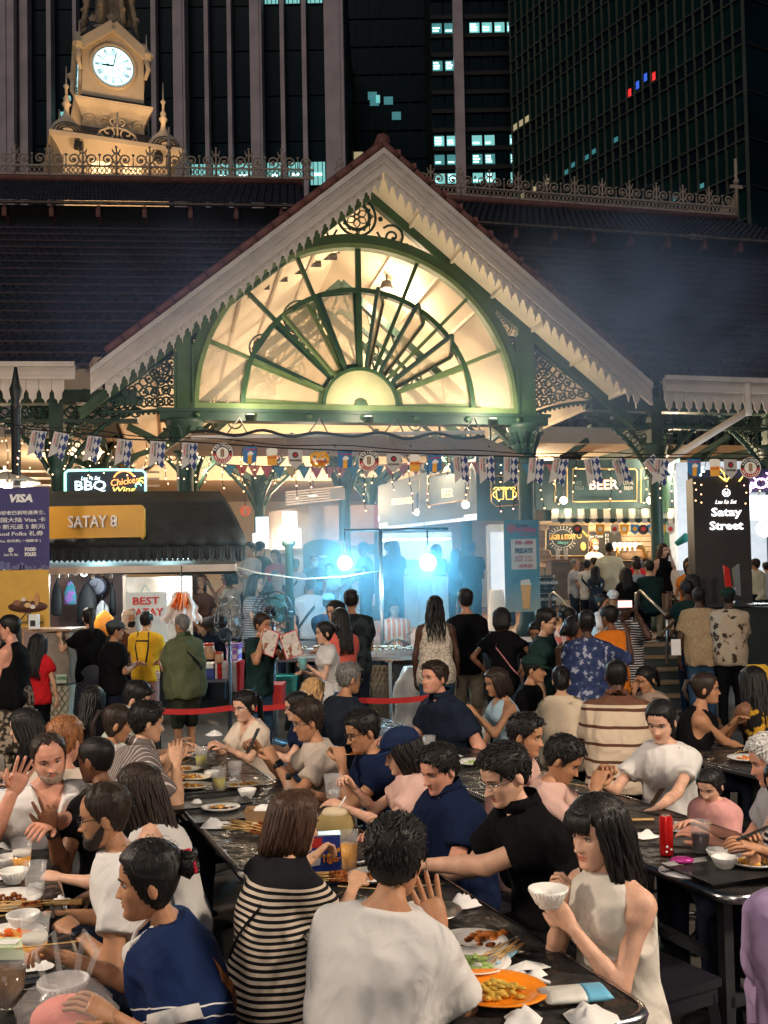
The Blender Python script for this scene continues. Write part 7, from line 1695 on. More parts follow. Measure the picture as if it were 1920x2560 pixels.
 def headpart(name, mb_, m_): return link(name, np_mesh(name, [(Mh(np.array(mb_.v)), list(mb_.f), 0)], [m_]), t)
 # --- shirt
 if shirt is not None:
  inf = .013+.006*(g > 1.05); zs2, A2, B2, yc2, xc2 = prof(inf); hz = hem if hem is not None else (-.1 if pose == 'sit' else -.12)
  ends = [a[1]+(a[2]-a[1])*min(sleeve, 1.0) for a in arms]+([a[2]+(a[3]-a[2])*(sleeve-1) for a in arms] if sleeve > 1 else [])
  lo = np.min([[-A2.max(), yc2.min()-B2.max(), pz+min(hz, -.14)*s]]+[e-.09 for e in ends]+[a[1]-.1 for a in arms], axis=0)-.03; hi = np.max([[A2.max(), yc2.max()+B2.max(), zs2[-2]+.03]]+[e+.09 for e in ends]+[a[1]+.1 for a in arms], axis=0)+.03
  sd = SDF(lo, hi, h); nk = zs2[8]+(.012 if neck != 'polo' else .03); sd.trunk(zs2, A2, B2*1.04, yc2, xc2, pz+hz*s, nk+.03, k=.02)
  if fem and not child:
   for sg in (-1, 1): q = P[2]*.55+P[3]*.45; sd.ell(q+[sg*.068*s, -.085*s, -.055*s], np.array([.062, .06, .065])*s*(.7+.3*g), .05)
  if pose == 'sit' or g > 1.1: sd.ell(P[0]*.4+P[1]*.6+[0, -.045*s*g, -.02], np.array([.14, .09, .12])*s*g, .06)
  if sleeve >= .1:
   for (side, S, E, T, hpz, pl) in arms:
    e = S+(E-S)*min(sleeve, 1.0); wd = .0 if sleeve > .9 else .012; sd.cone(S+[-side*.015, 0, -.005], e, .053*ar+.010, .048*ar+.012+wd, .05, cut=sleeve <= 1); sd.cone(S+[-side*.02, 0, .012], [side*.05*s, P[3][1]+.012, P[3][2]+.0], .036*ar+.006, .034*s+.008, .06)
    if sleeve > 1: e2 = E+(T-E)*(sleeve-1); sd.cone(E, e2, .054*ar+.006, .038*ar+.008, .02, cut=True)
  else:
   for (side, S, E, T, hpz, pl) in arms: sd.cone(S*[.62, 1, 1]+[0, 0, .02], S*[.7, 1, 1]-[0, 0, .1], .03, .06, .03)
   X, Y, Z = sd.X, sd.Y, sd.Z
   for (side, S, E, T, hpz, pl) in arms: sd.S[...] = np.maximum(sd.S, -(np.sqrt(((X-S[0]*1.18)/1.0)**2+(Y-S[1])**2+((Z-S[2]+.03)/1.6)**2)-.078*s))
  sd.wrinkle(.0062*(1 if sleeve > .1 else .5), sd_)
  X, Y, Z = sd.X, sd.Y, sd.Z; yn = float(np.interp(nk, zs2, yc2)); dep = {'crew': .0, 'polo': .05, 'v': .12, 'scoop': .07, 'deepv': .17}.get(neck, 0)*s
  cut = Z-(nk+.1*(Y-yn)+.004); sd.S[...] = np.maximum(sd.S, cut)
  if dep > 0:
   if neck == 'scoop': w_ = np.sqrt(((X)/(.085*s))**2+((Z-nk)/dep)**2)-1; hole = np.maximum(w_*.06, Y-(yn+.02));
   else: hole = np.maximum(np.abs(X)-(.012+(.065*s)*(Z-(nk-dep))/dep), Y-(yn-.01)); hole = np.maximum(hole, (nk-dep)-Z)
   sd.S[...] = np.maximum(sd.S, -hole)
  v, f = sd.mesh(); sh_o = link('shirt', np_mesh('shirt', [(v, f, 0)], [shirt]), t)
  if neck == 'polo':
   mb = MB(); q = []
   for k in range(15):
    a = -PI/2+.35+(2*PI-.7)*k/14; r1 = .068*s; q.append((r1*math.cos(a), yn+r1*1.05*math.sin(a)+.004, nk+.012+.018*math.sin(a)))
   rings = [[(x*1.02, y_, z+.02), (x*1.1, y_-.003, z+.022), (x*1.32, (y_-yn)*1.25+yn, z-.022), (x*1.2, (y_-yn)*1.15+yn, z-.02)] for x, y_, z in q]; mb.loft(rings, True, True); mb.build('collar', shirt, t)
 # --- legs
 lm = legs or cloth('navy_jeans', (.012, .016, .03))
 LL = SDF(np.min(hips+kn+an, axis=0)-[.17*g, .17, .1], np.max(hips+kn+an, axis=0)+[.17*g, .17, .12], max(h*1.3, .016))
 LL.ell([0, .005, pz-.03*s], np.array([.165*g, .125*g, .115])*s, .03)
 if 'skirt' in extra or 'dress' in extra:
  LL.cone([0, 0, pz], [0, -.03 if pose != 'sit' else -.3, pz*.45 if pose != 'sit' else .42], .15*s*g, .2*s*g, .05, cut=True)
  for a, b in zip(kn, an): LL.cone(a, b, .05*s, .038*s, .01)
 else:
  for a, b, c in zip(hips, kn, an):
   LL.cone(a, b, .092*s*g, .068*s, .04)
   if not shorts: LL.cone(b, c, .066*s, .056*s, .03)
   else: LL.cone(b, b*.93+c*.07, .068*s, .07*s, .03, cut=True)
 LL.wrinkle(.003, sd_+5); v, f = LL.mesh(); link('trousers' if 'skirt' not in extra and 'dress' not in extra else 'skirt', np_mesh('trousers', [(v, f, 0)], [lm]), t)
 for c in an:
  mb = MB(); mb.loft([[(c[0]+.035*math.cos(2*PI*k/8)*w, c[1]+.03+yy+.0*k, max(.0, .012+hh_*(1+math.sin(2*PI*k/8)))) for k in range(8)] for yy, w, hh_ in ((.05, .5, .02), (.0, 1, .04), (-.08, 1.15, .035), (-.16, 1.2, .025), (-.2, .6, .015))])
  mb.build('shoe', cloth('shoe', (.03, .03, .03), .5), t)
 # --- accessories
 for e in extra:
  k = e if isinstance(e, str) else e[0]
  if k == 'glasses':
   mb = MB()
   for sg in (-1, 1):
    mb.tube([(sg*.032+.021*math.cos(2*PI*i/14), -.094+.006*abs(math.cos(2*PI*i/14))*sg*0, .0+.0165*math.sin(2*PI*i/14)) for i in range(14)], .0014 if e != 'glasses' and e[1] == 'thin' else .0022, 5, closed=True); mb.tube([(sg*.053, -.092, .004), (sg*.073, -.05, .006), (sg*.077, .01, .0)], .0018, 5)
   mb.tube([(-.011, -.095, .004), (.0, -.099, .006), (.011, -.095, .004)], .0018, 5); headpart('glasses', mb, BLACK if e == 'glasses' or e[1] == 'black' else STEEL)
  elif k == 'sunglasses_up':
   mb = MB(); [mb.ball((sg*.034, -.075, .095), (.026, .008, .018), 8, 6) for sg in (-1, 1)]; [mb.tube([(sg*.055, -.07, .095), (sg*.08, -.01, .06), (sg*.08, .02, .02)], .002, 5) for sg in (-1, 1)]; headpart('sunglasses', mb, BLACK)
  elif k == 'cap':
   V_, F_ = scalp('cap', .022, 0, 1, 40, 30, 1.15); link('cap', np_mesh('cap', [(Mh(V_), F_, 0)], [e[1]]), t); mb = MB(); rings = []
   for i in range(13):
    a = -1.15+2.3*i/12; rings.append([(.088*math.sin(a), -.075*math.cos(a)-.012, .052), (.092*math.sin(a), -.09*math.cos(a)-.07*math.cos(a*1.2), .04-.012*math.cos(a)), (.092*math.sin(a), -.09*math.cos(a)-.07*math.cos(a*1.2), .036-.012*math.cos(a)), (.088*math.sin(a), -.075*math.cos(a)-.012, .046)])
   mb.loft(rings, True, True); headpart('cap_brim', mb, e[1])
  elif k == 'hijab':
   nt_, m_ = 44, []; th = np.linspace(-PI, PI, nt_, endpoint=False); zz = np.linspace(-.22, .117, 36); T_, Z_ = np.meshgrid(th, zz); x, y = head_base(np.maximum(Z_, -.02), T_); fl = sm(-.03, -.2, Z_); x = x*(1+.5*fl); y = y*(1+.35*fl)+.0; face = sm(.95, .7, np.abs(T_))*sm(-.115, -.1, Z_)*sm(.068, .055, Z_); off = .022*(1-face)-.02*face
   N_ = np.stack([x, y, Z_*.6*(Z_ > 0)], -1); N_ /= np.linalg.norm(N_, axis=-1, keepdims=True); V_ = (np.stack([x, y, Z_], -1)+N_*off[..., None]).reshape(-1, 3); i, j = np.meshgrid(np.arange(35), np.arange(nt_), indexing='ij'); jn = (j+1) % nt_; F_ = np.stack([i*nt_+j, i*nt_+jn, (i+1)*nt_+jn, (i+1)*nt_+j], -1).reshape(-1, 4); link('headscarf', np_mesh('headscarf', [(Mh(V_), F_, 0)], [e[1]]), t)
  elif k in ('beard', 'mask'):
   th = np.linspace(-1.75, 1.75, 40); zz = np.linspace(-.117, -.022, 22); T_, Z_ = np.meshgrid(th, zz); x, y = head_base(Z_, T_); lim = np.interp(np.abs(T_), [0, .3, .6, 1.2, 1.75], [-.044, -.046, -.065, -.06, -.0]) if k == 'beard' else np.interp(np.abs(T_), [0, .5, 1.2, 1.75], [-.015, -.025, -.06, -.09]); on = sm(.004, -.006, Z_-lim)
   if k == 'beard': on = on*(1-np.exp(-(x/.02)**2-((Z_+.061)/.007)**2))
   off = (.0075 if k == 'beard' else .016)*on-.015*(1-on); y = y-.004; N_ = np.stack([x, y, Z_*.2], -1); N_ /= np.linalg.norm(N_, axis=-1, keepdims=True); V_ = (np.stack([x, y, Z_], -1)+N_*off[..., None]).reshape(-1, 3); i, j = np.meshgrid(np.arange(21), np.arange(39), indexing='ij'); F_ = np.stack([i*40+j, i*40+j+1, (i+1)*40+j+1, (i+1)*40+j], -1).reshape(-1, 4); link(k if k == 'beard' else 'face_mask', np_mesh(k, [(Mh(V_), F_, 0)], [e[1]]), t)
  elif k == 'clip': mb = MB(); [mb.tube([(-.035, .1, .06), (-.01+.006*q, .135+.008*q, .07-.02*q), (.03, .15, .03-.012*q)], .006, 5) for q in range(3)]; headpart('hair_clip', mb, e[1])
  elif k == 'strap':
   mb = MB(); n = 22; rings = []; sd2 = e[2]
   for i in range(n+1):
    a = 2*PI*i/n; xx = math.cos(a)*sd2; f = .5+.5*xx                   # low on one side, on the shoulder at the other
    zz_ = (pz+.02*s)*(1-f)+(P[3][2]-.01)*f; aa, bb = np.interp(zz_, zs, A)+.028, np.interp(zz_, zs, B_)+.03; y0 = np.interp(zz_, zs, yc); x0 = np.interp(zz_, zs, xc)
    if f > .8: aa = min(aa, .12*s)
    c = np.array([x0+aa*math.cos(a)*(1 if f < .75 else .8), y0+bb*math.sin(a), zz_]); w = e[3] if len(e) > 3 else .016; rings.append([c+[0, 0, w], c+[.004*math.cos(a), .004*math.sin(a), w], c+[.004*math.cos(a), .004*math.sin(a), -w], c+[0, 0, -w]])
   mb.loft(rings[:-1], False, False, closed=True); mb.build('bag_strap', e[1], t)
   if len(e) > 4:
    mb = MB(); q = np.array([-sd2*(np.interp(pz+.04, zs, A)+.05), e[4], pz+.02]); mb.loft([[tuple(q+np.array([.035*math.cos(2*PI*k_/10)*w_, .11*math.sin(2*PI*k_/10)*w_, z_])) for k_ in range(10)] for z_, w_ in ((-.09, .8), (-.06, 1), (.05, 1), (.08, .7))]); mb.build('bag', e[1], t)
  elif k == 'watch':
   a = arms[0] if e[1] == 'L' else arms[1]; d = (a[3]-a[2])/np.linalg.norm(a[3]-a[2]); c = a[3]-d*.02; mb = MB(); rad = .031*ar; mb.tube([tuple(c-d*.012), tuple(c+d*.012)], rad, 12); mb.build('watch_band', BLACK, t); mb = MB(); up = np.array([0, -.3, 1.]); up -= d*(up@d); up /= np.linalg.norm(up); mb.bar(c+up*(rad-.004)-d*.018, c+up*(rad-.004)+d*.018, .034, .016, tuple(up)); mb.build('watch', mat('watch_glass', (.01, .012, .02), .12), t)
  elif k == 'apron':
   mb = MB(); sd2 = 1
   for sg in (-1, 1): mb.tube([(sg*.07*s, P[3][1]+.085*s, P[3][2]+.01), (sg*.085*s, P[2][1]+.135*s*g, P[2][2]), (sg*.05*s, P[1][1]+.13*s*g, P[1][2])], .01, 5)
   mb.tube([(-.16*s, P[1][1]+.06, P[1][2]), (0, P[1][1]+.135*s*g, P[1][2]-.0), (.16*s, P[1][1]+.06, P[1][2])], .012, 5); mb.tube([(-.08*s, P[2][1]+.13*s*g, P[2][2]+.08), (.08*s, P[2][1]+.13*s*g, P[2][2]+.08)], .011, 5); mb.build('apron_strap', BLACK, t)
  elif k == 'trim':
   dp = .17*s; fr = lambda x, z: (x, float(np.interp(z, zs2, yc2)-np.interp(z, zs2, B2)*1.04*math.sqrt(max(.05, 1-(x/np.interp(z, zs2, A2))**2)))-.004, z); mb = MB(); mb.tube([fr(sg*(.014+.066*s*f), nk-dp*(1-f)) for sg, f in ((-1, 1), (-1, .7), (-1, .4), (-1, .1), (1, .1), (1, .4), (1, .7), (1, 1))], .007, 6); mb.build('neck_trim', e[1], t)
   for (side, S, E, T, hpz, pl) in arms: e1 = S+(E-S)*sleeve; d = (E-S)/np.linalg.norm(E-S); mb = MB(); mb.lathe([(.048*ar+.031, -.025), (.048*ar+.038, .012), (.048*ar+.034, .012), (.048*ar+.026, -.02)], 20, caps=False); o = mb.build('cuff', e[1], t); o.location = e1; o.rotation_euler = Vector(d).to_track_quat('Z', 'Y').to_euler()
 PEOPLE[label] = dict(root=t, arms=arms, Rz=Rz, org=root, hc=hc, hs=hs, Rh=Rh, D=D, P=P, s=s)
 if pose == 'sit' and D < 6.5 and base == 0:
  st_ = thing('stool', 'black metal stool under the '+label, 'stool', (root[0], root[1], 0), ry+.2, 'black stools at the tables')
  link('seat', STOOL[0], st_); [link('leg', STOOL[1], st_, None, a*PI/2) for a in range(4)]; link('foot_ring', STOOL[2], st_)
 return t
def _stool():
 sm_ = mat('stool_black', (.012, .012, .018), .3, var=.15, spec=.6); a = MB(); a.loft([[(q*.16, w*.16, z) for q, w in ((-1, -1), (1, -1), (1, 1), (-1, 1))] for q_, z in ((1, .42), (1, .45))], True, False); a.box((-.15, -.15, .36), (.15, .15, .42))
 b = MB(); b.bar((.13, .13, .4), (.18, .18, 0), .035, .035); c = MB(); c.tube([(-.155, -.155, .15), (.155, -.155, .15), (.155, .155, .15), (-.155, .155, .15)], .012, 5, closed=True)
 return [a.mesh('seat', sm_), b.mesh('leg', sm_), c.mesh('foot_ring', sm_)]
STOOL = _stool()
# ================================================================== the crowd
c = cloth; WT = c('white', (.62, .6, .58)); BK = c('black', (.005, .005, .006)); NV = c('navy', (.007, .013, .04)); DG = c('dark_green', (.012, .03, .028)); CR = c('cream', (.66, .55, .44)); PK = c('pink', (.62, .4, .34)); CREAMV = c('ivory', (.6, .56, .49)); KH = c('khaki', (.33, .25, .17)); JE = c('jeans', (.03, .07, .13)); YW = c('yellow', (.75, .42, .03)); OR = c('orange', (.75, .2, .02)); RD = c('red', (.5, .015, .02)); GRN = c('olive', (.1, .115, .06)); LB = c('pale_blue', (.3, .42, .5)); TL = c('teal', (.02, .25, .25)); GT = c('greige', (.5, .42, .35)); LV = c('lavender', (.42, .3, .5)); GY = c('grey', (.34, .34, .36)); CORAL = c('coral', (.65, .13, .1)); BR = c('brown', (.14, .06, .035))
STR3 = stripes('breton', (.6, .5, .4), (.012, .012, .014), 46, .5, lo=.89, c0=(.012, .012, .015)); STR44 = stripes('grey_stripe', (.14, .12, .115), (.62, .52, .47), 34, .16, 'X'); STRB = stripes('fine_stripe', (.55, .52, .5), (.02, .02, .03), 40, .6)
NAVYW = stripes('navy_white_top', (.012, .025, .075), (.012, .025, .075), 1, .5, lo=0)
PALM = blotch('palm_shirt', (.62, .5, .36), (.6, .48, .34), 6, .55, c3=(.09, .08, .03), thr3=.6); FLO = blotch('floral_beige', (.42, .33, .24), (.42, .33, .24), 13, .4, c3=(.05, .035, .025), thr3=.57); FLD = blotch('floral_dark', (.02, .03, .05), (.02, .03, .05), 12, .45, c3=(.4, .48, .5), thr3=.6); DRS = blotch('navy_batik', (.02, .03, .085), (.03, .045, .11), 20, .45, c3=(.3, .32, .4), thr3=.58); WOV = blotch('woven_beige', (.5, .38, .24), (.34, .24, .14), 34, .04, kind='edge'); CAMO = blotch('camo', (.012, .016, .02), (.03, .04, .045), 9, .5); LACE = blotch('lace_cream', (.03, .028, .03), (.62, .54, .44), 22, .03, kind='edge'); YBL = blotch('yellow_black', (.015, .013, .012), (.55, .3, .03), 11, .5); PLD = checker('plaid', (.05, .055, .075), (.015, .016, .022), 40, 40); CHK = checker('red_check', (.5, .42, .38), (.4, .05, .05), 60, 60); WPR = blotch('white_print_tee', (.7, .66, .6), (.7, .66, .6), 9, .5, c3=(.4, .15, .08), thr3=.63)
BRN = stripes('brown_cream_polo', (.58, .46, .34), (.1, .045, .028), 9, .18, lo=1.03, c0=(.13, .06, .038), wob=.02)
CAPN = c('cap_navy', (.012, .022, .06)); CAPG = c('cap_green', (.012, .03, .024)); CAPS = c('cap_slate', (.06, .07, .075)); BAGB = c('bag_brown', (.2, .075, .03), .5); BAGT = c('bag_taupe', (.14, .09, .055), .5); BLK = c('strap_black', (.012, .012, .013), .5); PNK = c('strap_pink', (.6, .25, .25)); BDK = mat('beard_dark', (.025, .016, .012), .8, var=.4, scale=200); BDG = mat('beard_grey', (.24, .17, .13), .8, var=.5, scale=160); MSK = c('mask', (.5, .58, .62)); MSKB = c('mask_black', (.02, .02, .02)); BG = c('hijab_beige', (.55, .42, .32))
p = person
G1 = 'diners at the long tables'; G2 = 'people standing in the street'; G3 = 'people on the raised hall floor'
GL = ('glasses', 'thin'); GB = 'glasses'
# --- diners near the camera
p('man in plain white tee seen from behind, hand raised', 988, 2046, zt=1.27, yaw=148, lean=16, hy=14, hp=6, shirt=WT, sleeve=.62, L='table', Rr=(1098, 2335, .02), hands=('relax', ('open', (-.5, .6, .3))), tone='tan', g=1.12, group=G1)
p('woman in navy and white top with brown bag strap', 372, 2106, zt=1.21, yaw=-82, lean=14, hp=6, sex='f', tone='tan', hair=('bun', 'black'), shirt=stripes('navy_wave', (.01, .022, .075), (.7, .68, .66), 34, .13, lo=.7, c0=(.01, .022, .075), angle=.35, wob=.05), sleeve=.6, neck='deepv', L=(285, 2545, -.25), Rr=(160, 2392, .1), hands=('relax', 'pinch'), g=1.22, extra=(('clip', c('clip_red', (.6, .03, .06))), ('strap', BAGB, 1, .016, -.1), ('trim', WT)), group=G1)
p('woman with brown bob in black and cream striped top', 735, 1982, zt=1.2, yaw=128, lean=14, hy=-14, hp=12, sex='f', hair=('bob', 'brown'), shirt=STR3, sleeve=.62, L=(785, 2140, .4), Rr=(885, 2215, .15), legs=BK, tone='asian', g=1.08, extra=(('strap', BLK, -1, .006),), hands=('pinch', 'pinch'), group=G1)
p('man in black shirt and clear glasses leaning over the table', 1262, 1862, zt=1.3, yaw=-68, lean=22, hp=24, hair=('short', 'black'), shirt=BK, sleeve=.6, neck='polo', L=(1030, 2170, .1), Rr=(1035, 2195, .35), tone='pale', extra=(GL,), legs=BK, group=G1, g=1.05)
p('older man in navy polo chewing beside the black-shirted man', 1098, 1864, zt=1.2, yaw=-58, lean=14, hp=20, hair=('short', 'black'), shirt=NV, sleeve=.6, neck='polo', tone='ruddy', g=1.15, L='low', Rr='table', group=G1)
p('woman in ivory sleeveless top eating from a white bowl', 1492, 1992, zt=1.25, yaw=-60, lean=8, hp=10, sex='f', tone='pale', hair=('bangs', 'black'), slen=.24, shirt=CREAMV, sleeve=0, neck='crew', L=(1428, 2318, -.1), Rr=(1408, 2262, -.02), hands=(('grip', (-.8, 0, .5)), ('grip', (-.5, -.5, .5))), legs=c('cream_trouser', (.55, .48, .4)), group=G1)
p('child in lavender jacket with black belt at right edge', 1990, 2075, zt=1.1, yaw=172, lean=18, hp=10, shirt=LV, sleeve=1.7, tone='asian', legs=LV, g=1.2, hem=-.2, extra=(('strap', BLK, 1, .02),), L='low', Rr='low', group=G1)
p('woman in navy cap and pink tee holding a clear cup', 1003, 1826, zt=1.2, yaw=-80, lean=16, hp=20, sex='f', tone='pale', hair=('bob', 'black'), shirt=PK, sleeve=.55, L=(865, 2020, -.1), Rr=(880, 1965, .05), extra=(('cap', CAPN),), hands=('relax', 'grip'), group=G1)
p('man with dark glasses biting a satay skewer', 906, 1777, zt=1.25, yaw=-70, lean=16, hp=18, hair=('short', 'black'), shirt=NV, tone='tan', extra=(GB,), L=(855, 1912, -.1), Rr='table', hands=('grip', 'relax'), group=G1)
p('man in pale grey tee looking at his phone', 770, 1756, zt=1.25, yaw=-80, lean=16, hp=14, hair=('quiff', 'dkbrown'), shirt=GT, sleeve=.6, tone='tan', extra=(GL, ('watch', 'L')), L=(690, 1905, -.2), Rr=(650, 1875, .08), hands=('grip', 'grip'), group=G1)
p('woman in navy top with clear glasses behind the phone man', 742, 1729, zt=1.18, yaw=-82, hp=12, sex='f', tone='pale', hair=('pony', 'black'), shirt=NV, extra=(GL,), group=G1)
p('blonde woman with back turned behind the diners', 785, 1696, zt=1.2, yaw=120, sex='f', tone='pale', hair=('long', 'blonde'), slen=.16, shirt=GT, group=G1)
p('young woman in cream blouse and glasses wiping her hands', 612, 1727, zt=1.2, yaw=-42, hp=14, sex='f', tone='pale', hair=('pony', 'black'), shirt=CR, sleeve=.6, neck='deepv', extra=(GL,), L=(560, 1868, -.25), Rr=(538, 1865, -.15), hands=('pinch', 'pinch'), group=G1)
p('grey haired man in dark tee with back turned', 872, 1660, zt=1.32, yaw=125, hair=('short', 'grey'), tone='tan', shirt=c('charcoal', (.015, .02, .03)), extra=(GL,), g=1.1, L='low', Rr='low', group=G1)
p('heavy man in dark polo looking left past the barrier', 1085, 1654, zt=1.36, yaw=-62, lean=18, hy=8, hp=0, hair=('short', 'dkbrown'), tone='ruddy', shirt=c('polo_navy', (.012, .018, .032)), neck='polo', sleeve=.62, g=1.25, L=(1155, 1930, -.35), Rr='table', group=G1)
p('woman in pale blue sleeveless blouse touching her face', 1240, 1671, zt=1.25, yaw=-72, hp=14, sex='f', tone='tan', hair=('bob', 'dkbrown'), shirt=LB, sleeve=0, neck='v', L=(1190, 1785, -.1), Rr=(1195, 1905, .1), hands=('relax', 'relax'), group=G1)
p('man in dark green cap and black tee', 1335, 1640, zt=1.3, yaw=72, hp=8, tone='tan', hair=('short', 'black'), shirt=BK, extra=(('cap', CAPG),), group=G1)
p('woman in beige palm print shirt with back turned', 1402, 1667, zt=1.25, yaw=172, hp=14, sex='f', tone='asian', hair=('pony', 'black'), slen=.08, shirt=PALM, sleeve=.7, g=1.15, group=G1)
p('man in brown and cream patterned polo with back turned', 1540, 1650, zt=1.36, yaw=168, hp=8, tone='dark', hair=('buzz', 'black'), shirt=BRN, sleeve=.7, neck='polo', g=1.25, group=G1)
p('woman with black scrunchie hand at her mouth', 1615, 1667, zt=1.2, yaw=-62, hp=20, sex='f', tone='tan', hair=('pony', 'black'), slen=.1, shirt=c('taupe', (.3, .22, .17)), sleeve=.7, L=(1612, 1790, -.1), Rr='mouth', group=G1)
p('long haired young woman in black at the left', 62, 1772, zt=1.2, yaw=-82, hp=14, sex='f', tone='pale', hair=('long', 'black'), slen=.36, shirt=BK, group=G1)
p('ginger haired man with back turned at the left', 162, 1795, zt=1.3, yaw=172, hair=('short', 'ginger'), tone='ruddy', shirt=GT, group=G1)
p('bearded balding man in open white shirt at the left table', 122, 1834, zt=1.27, yaw=26, hp=14, hr=-8, hair=('receding', 'dkbrown'), tone='ruddy', shirt=WT, sleeve=.6, neck='deepv', g=1.25, extra=(('beard', BDG),), L=(105, 2075, -.45), Rr=(30, 1985, -.25), hands=('relax', 'open'), group=G1)
p('shaven headed man with glasses making a V sign', 240, 1841, zt=1.25, yaw=-118, hp=10, hair=('buzz', 'black'), tone='brown', shirt=BK, extra=(GB, ('watch', 'L')), L=(128, 2072, -.42), Rr='low', hands=(('v', (-.6, -.8, 0)), 'relax'), group=G1)
p('bearded man with dark glasses in white tee in profile', 262, 1962, zt=1.24, yaw=-86, lean=16, hp=10, hair=('receding', 'dkbrown'), tone='tan', shirt=WT, sleeve=.6, extra=(GB, ('beard', BDK), ('watch', 'L')), L=(190, 2335, -.1), Rr=(170, 2290, .12), hands=('grip', 'grip'), group=G1)
p('long haired woman in white tank top reaching across', 345, 1912, zt=1.2, yaw=-90, lean=20, hp=10, sex='f', tone='pale', hair=('long', 'dkbrown'), slen=.34, shirt=WT, sleeve=0, neck='scoop', extra=(GB,), L=(150, 2195, -.1), Rr=(225, 2235, .15), hands=('pinch', 'pinch'), group=G1)
p('man in grey shirt with pale stripes facing the table', 366, 1756, zt=1.3, yaw=122, hp=10, hair=('short', 'black'), tone='asian', shirt=STR44, sleeve=.7, neck='polo', L=(425, 1890, .2), Rr=(440, 1910, -.05), group=G1)
p('woman with brown ponytail in white printed tee', 292, 1764, zt=1.24, yaw=112, hp=12, sex='f', tone='tan', hair=('pony', 'dkbrown'), slen=.14, shirt=WPR, group=G1)
p('curly haired man in pale green shirt bending to eat', 340, 1708, zt=1.28, yaw=95, hp=26, lean=20, hair=('quiff', 'black'), tone='asian', shirt=c('pale_green', (.45, .48, .4)), group=G1)
p('woman with straight black hair down her back', 232, 1717, zt=1.22, yaw=172, sex='f', tone='pale', hair=('long', 'black'), slen=.3, shirt=BK, group=G1)
p('man in pink tee with sunglasses on his head', 1312, 1785, zt=1.25, yaw=68, hp=12, hair=('short', 'black'), tone='tan', shirt=c('dusty_pink', (.6, .38, .33)), extra=('sunglasses_up',), group=G1)
p('man in pale pink tee hunched over his food', 1405, 1843, zt=1.18, yaw=76, hp=32, lean=26, hair=('short', 'black'), tone='tan', shirt=PK, sleeve=.6, L=(1500, 1950, .1), Rr=(1490, 1975, -.1), hands=('grip', 'grip'), group=G1)
p('woman in white tee with taupe bag beside the child', 1652, 1752, zt=1.27, yaw=-36, hp=20, sex='f', tone='pale', hair=('pony', 'black'), shirt=WT, sleeve=.55, L=(1630, 2035, -.35), Rr=(1500, 1960, -.1), extra=(('strap', BAGT, 1, .02, -.18),), group=G1)
p('small child in pink pinafore looking down', 1775, 1920, zt=1.02, yaw=-46, hp=24, sex='f', child=True, tone='pale', hair=('pony', 'black'), slen=.08, shirt=c('child_pink', (.6, .3, .28)), sleeve=.8, L='low', Rr='low', group=G1)
p('woman in black tank top with ponytail leaning on table', 1762, 1683, zt=1.26, yaw=78, hp=2, sex='f', tone='tan', hair=('pony', 'dkbrown'), slen=.08, shirt=BK, sleeve=0, neck='scoop', g=1.15, Rr=(1895, 1890, .0), L=(1830, 1810, .1), group=G1)
p('long haired woman in yellow and black dress at right', 1880, 1667, zt=1.26, yaw=-165, sex='f', tone='brown', hair=('long', 'black'), slen=.42, shirt=YBL, sleeve=0, group=G1)
p('woman in striped vest with phone at right edge', 1968, 1895, zt=1.2, yaw=-70, hp=20, sex='f', tone='tan', hair=('long', 'black'), shirt=STRB, sleeve=0, neck='scoop', L=(1890, 2120, -.3), Rr=(1880, 2110, -.1), group=G1)
# --- people standing in the street
S_ = dict(pose='stand', lean=3, group=G2)
p('person in navy batik dress with arms raised', 1466, 1525, D=8.4, yaw=172, sex='f', tone='dark', hair=('buzz', 'black'), shirt=DRS, sleeve=.9, legs=DRS, extra=('dress',), g=1.3, Rr=(1570, 1590, .1), L=(1395, 1640, -.1), hem=-.3, **S_)
p('man in orange shirt behind the batik dress', 1522, 1514, D=9.6, yaw=-150, tone='brown', hair=('short', 'black'), shirt=OR, **S_)
p('man photographing with a phone held up', 1560, 1497, D=10.2, yaw=-35, tone='dark', hair=('buzz', 'black'), shirt=STRB, sleeve=.7, neck='polo', Rr='side', L=(1592, 1535, -.3), hands=('grip', 'relax'), extra=(('strap', BLK, 1, .012, -.12),), **S_)
p('man in dark green tee and glasses in profile', 1364, 1525, D=9.0, yaw=70, hp=12, hair=('quiff', 'black'), shirt=DG, extra=(GB,), Rr='side', L='belly', **S_)
p('woman with bob and pink bag strap, hand on hip', 1253, 1520, D=10.2, yaw=176, sex='f', tone='brown', hair=('bob', 'black'), shirt=BK, Rr='hip', L='hip', extra=(('strap', PNK, 1, .008),), legs=BK, **S_)
p('man in black tee and khaki shorts with back turned', 1163, 1477, D=11.2, yaw=-172, tone='tan', hair=('quiff', 'black'), shirt=BK, L='belly', Rr='belly', legs=KH, shorts=True, **S_)
p('woman with long braids in lace top', 1087, 1490, D=10.4, yaw=178, sex='f', tone='dark', hair=('braids', 'black'), slen=.42, shirt=LACE, sleeve=0, L='side', Rr='side', legs=JE, g=1.1, **S_)
p('man in camouflage tee at the grill', 878, 1476, D=11.2, yaw=176, tone='tan', hair=('short', 'black'), shirt=CAMO, g=1.15, L='belly', Rr='belly', **S_)
p('woman with long dark hair in coral top at the grill', 850, 1522, D=10.4, yaw=-150, sex='f', tone='asian', hair=('long', 'black'), slen=.4, shirt=CORAL, L='belly', Rr='belly', **S_)
p('young woman in white tee carrying a drink', 812, 1555, D=9.7, yaw=-80, hp=6, sex='f', tone='pale', hair=('bun', 'black'), shirt=WT, L=(768, 1665, -.15), Rr='belly', legs=JE, hands=('grip', 'relax'), **S_)
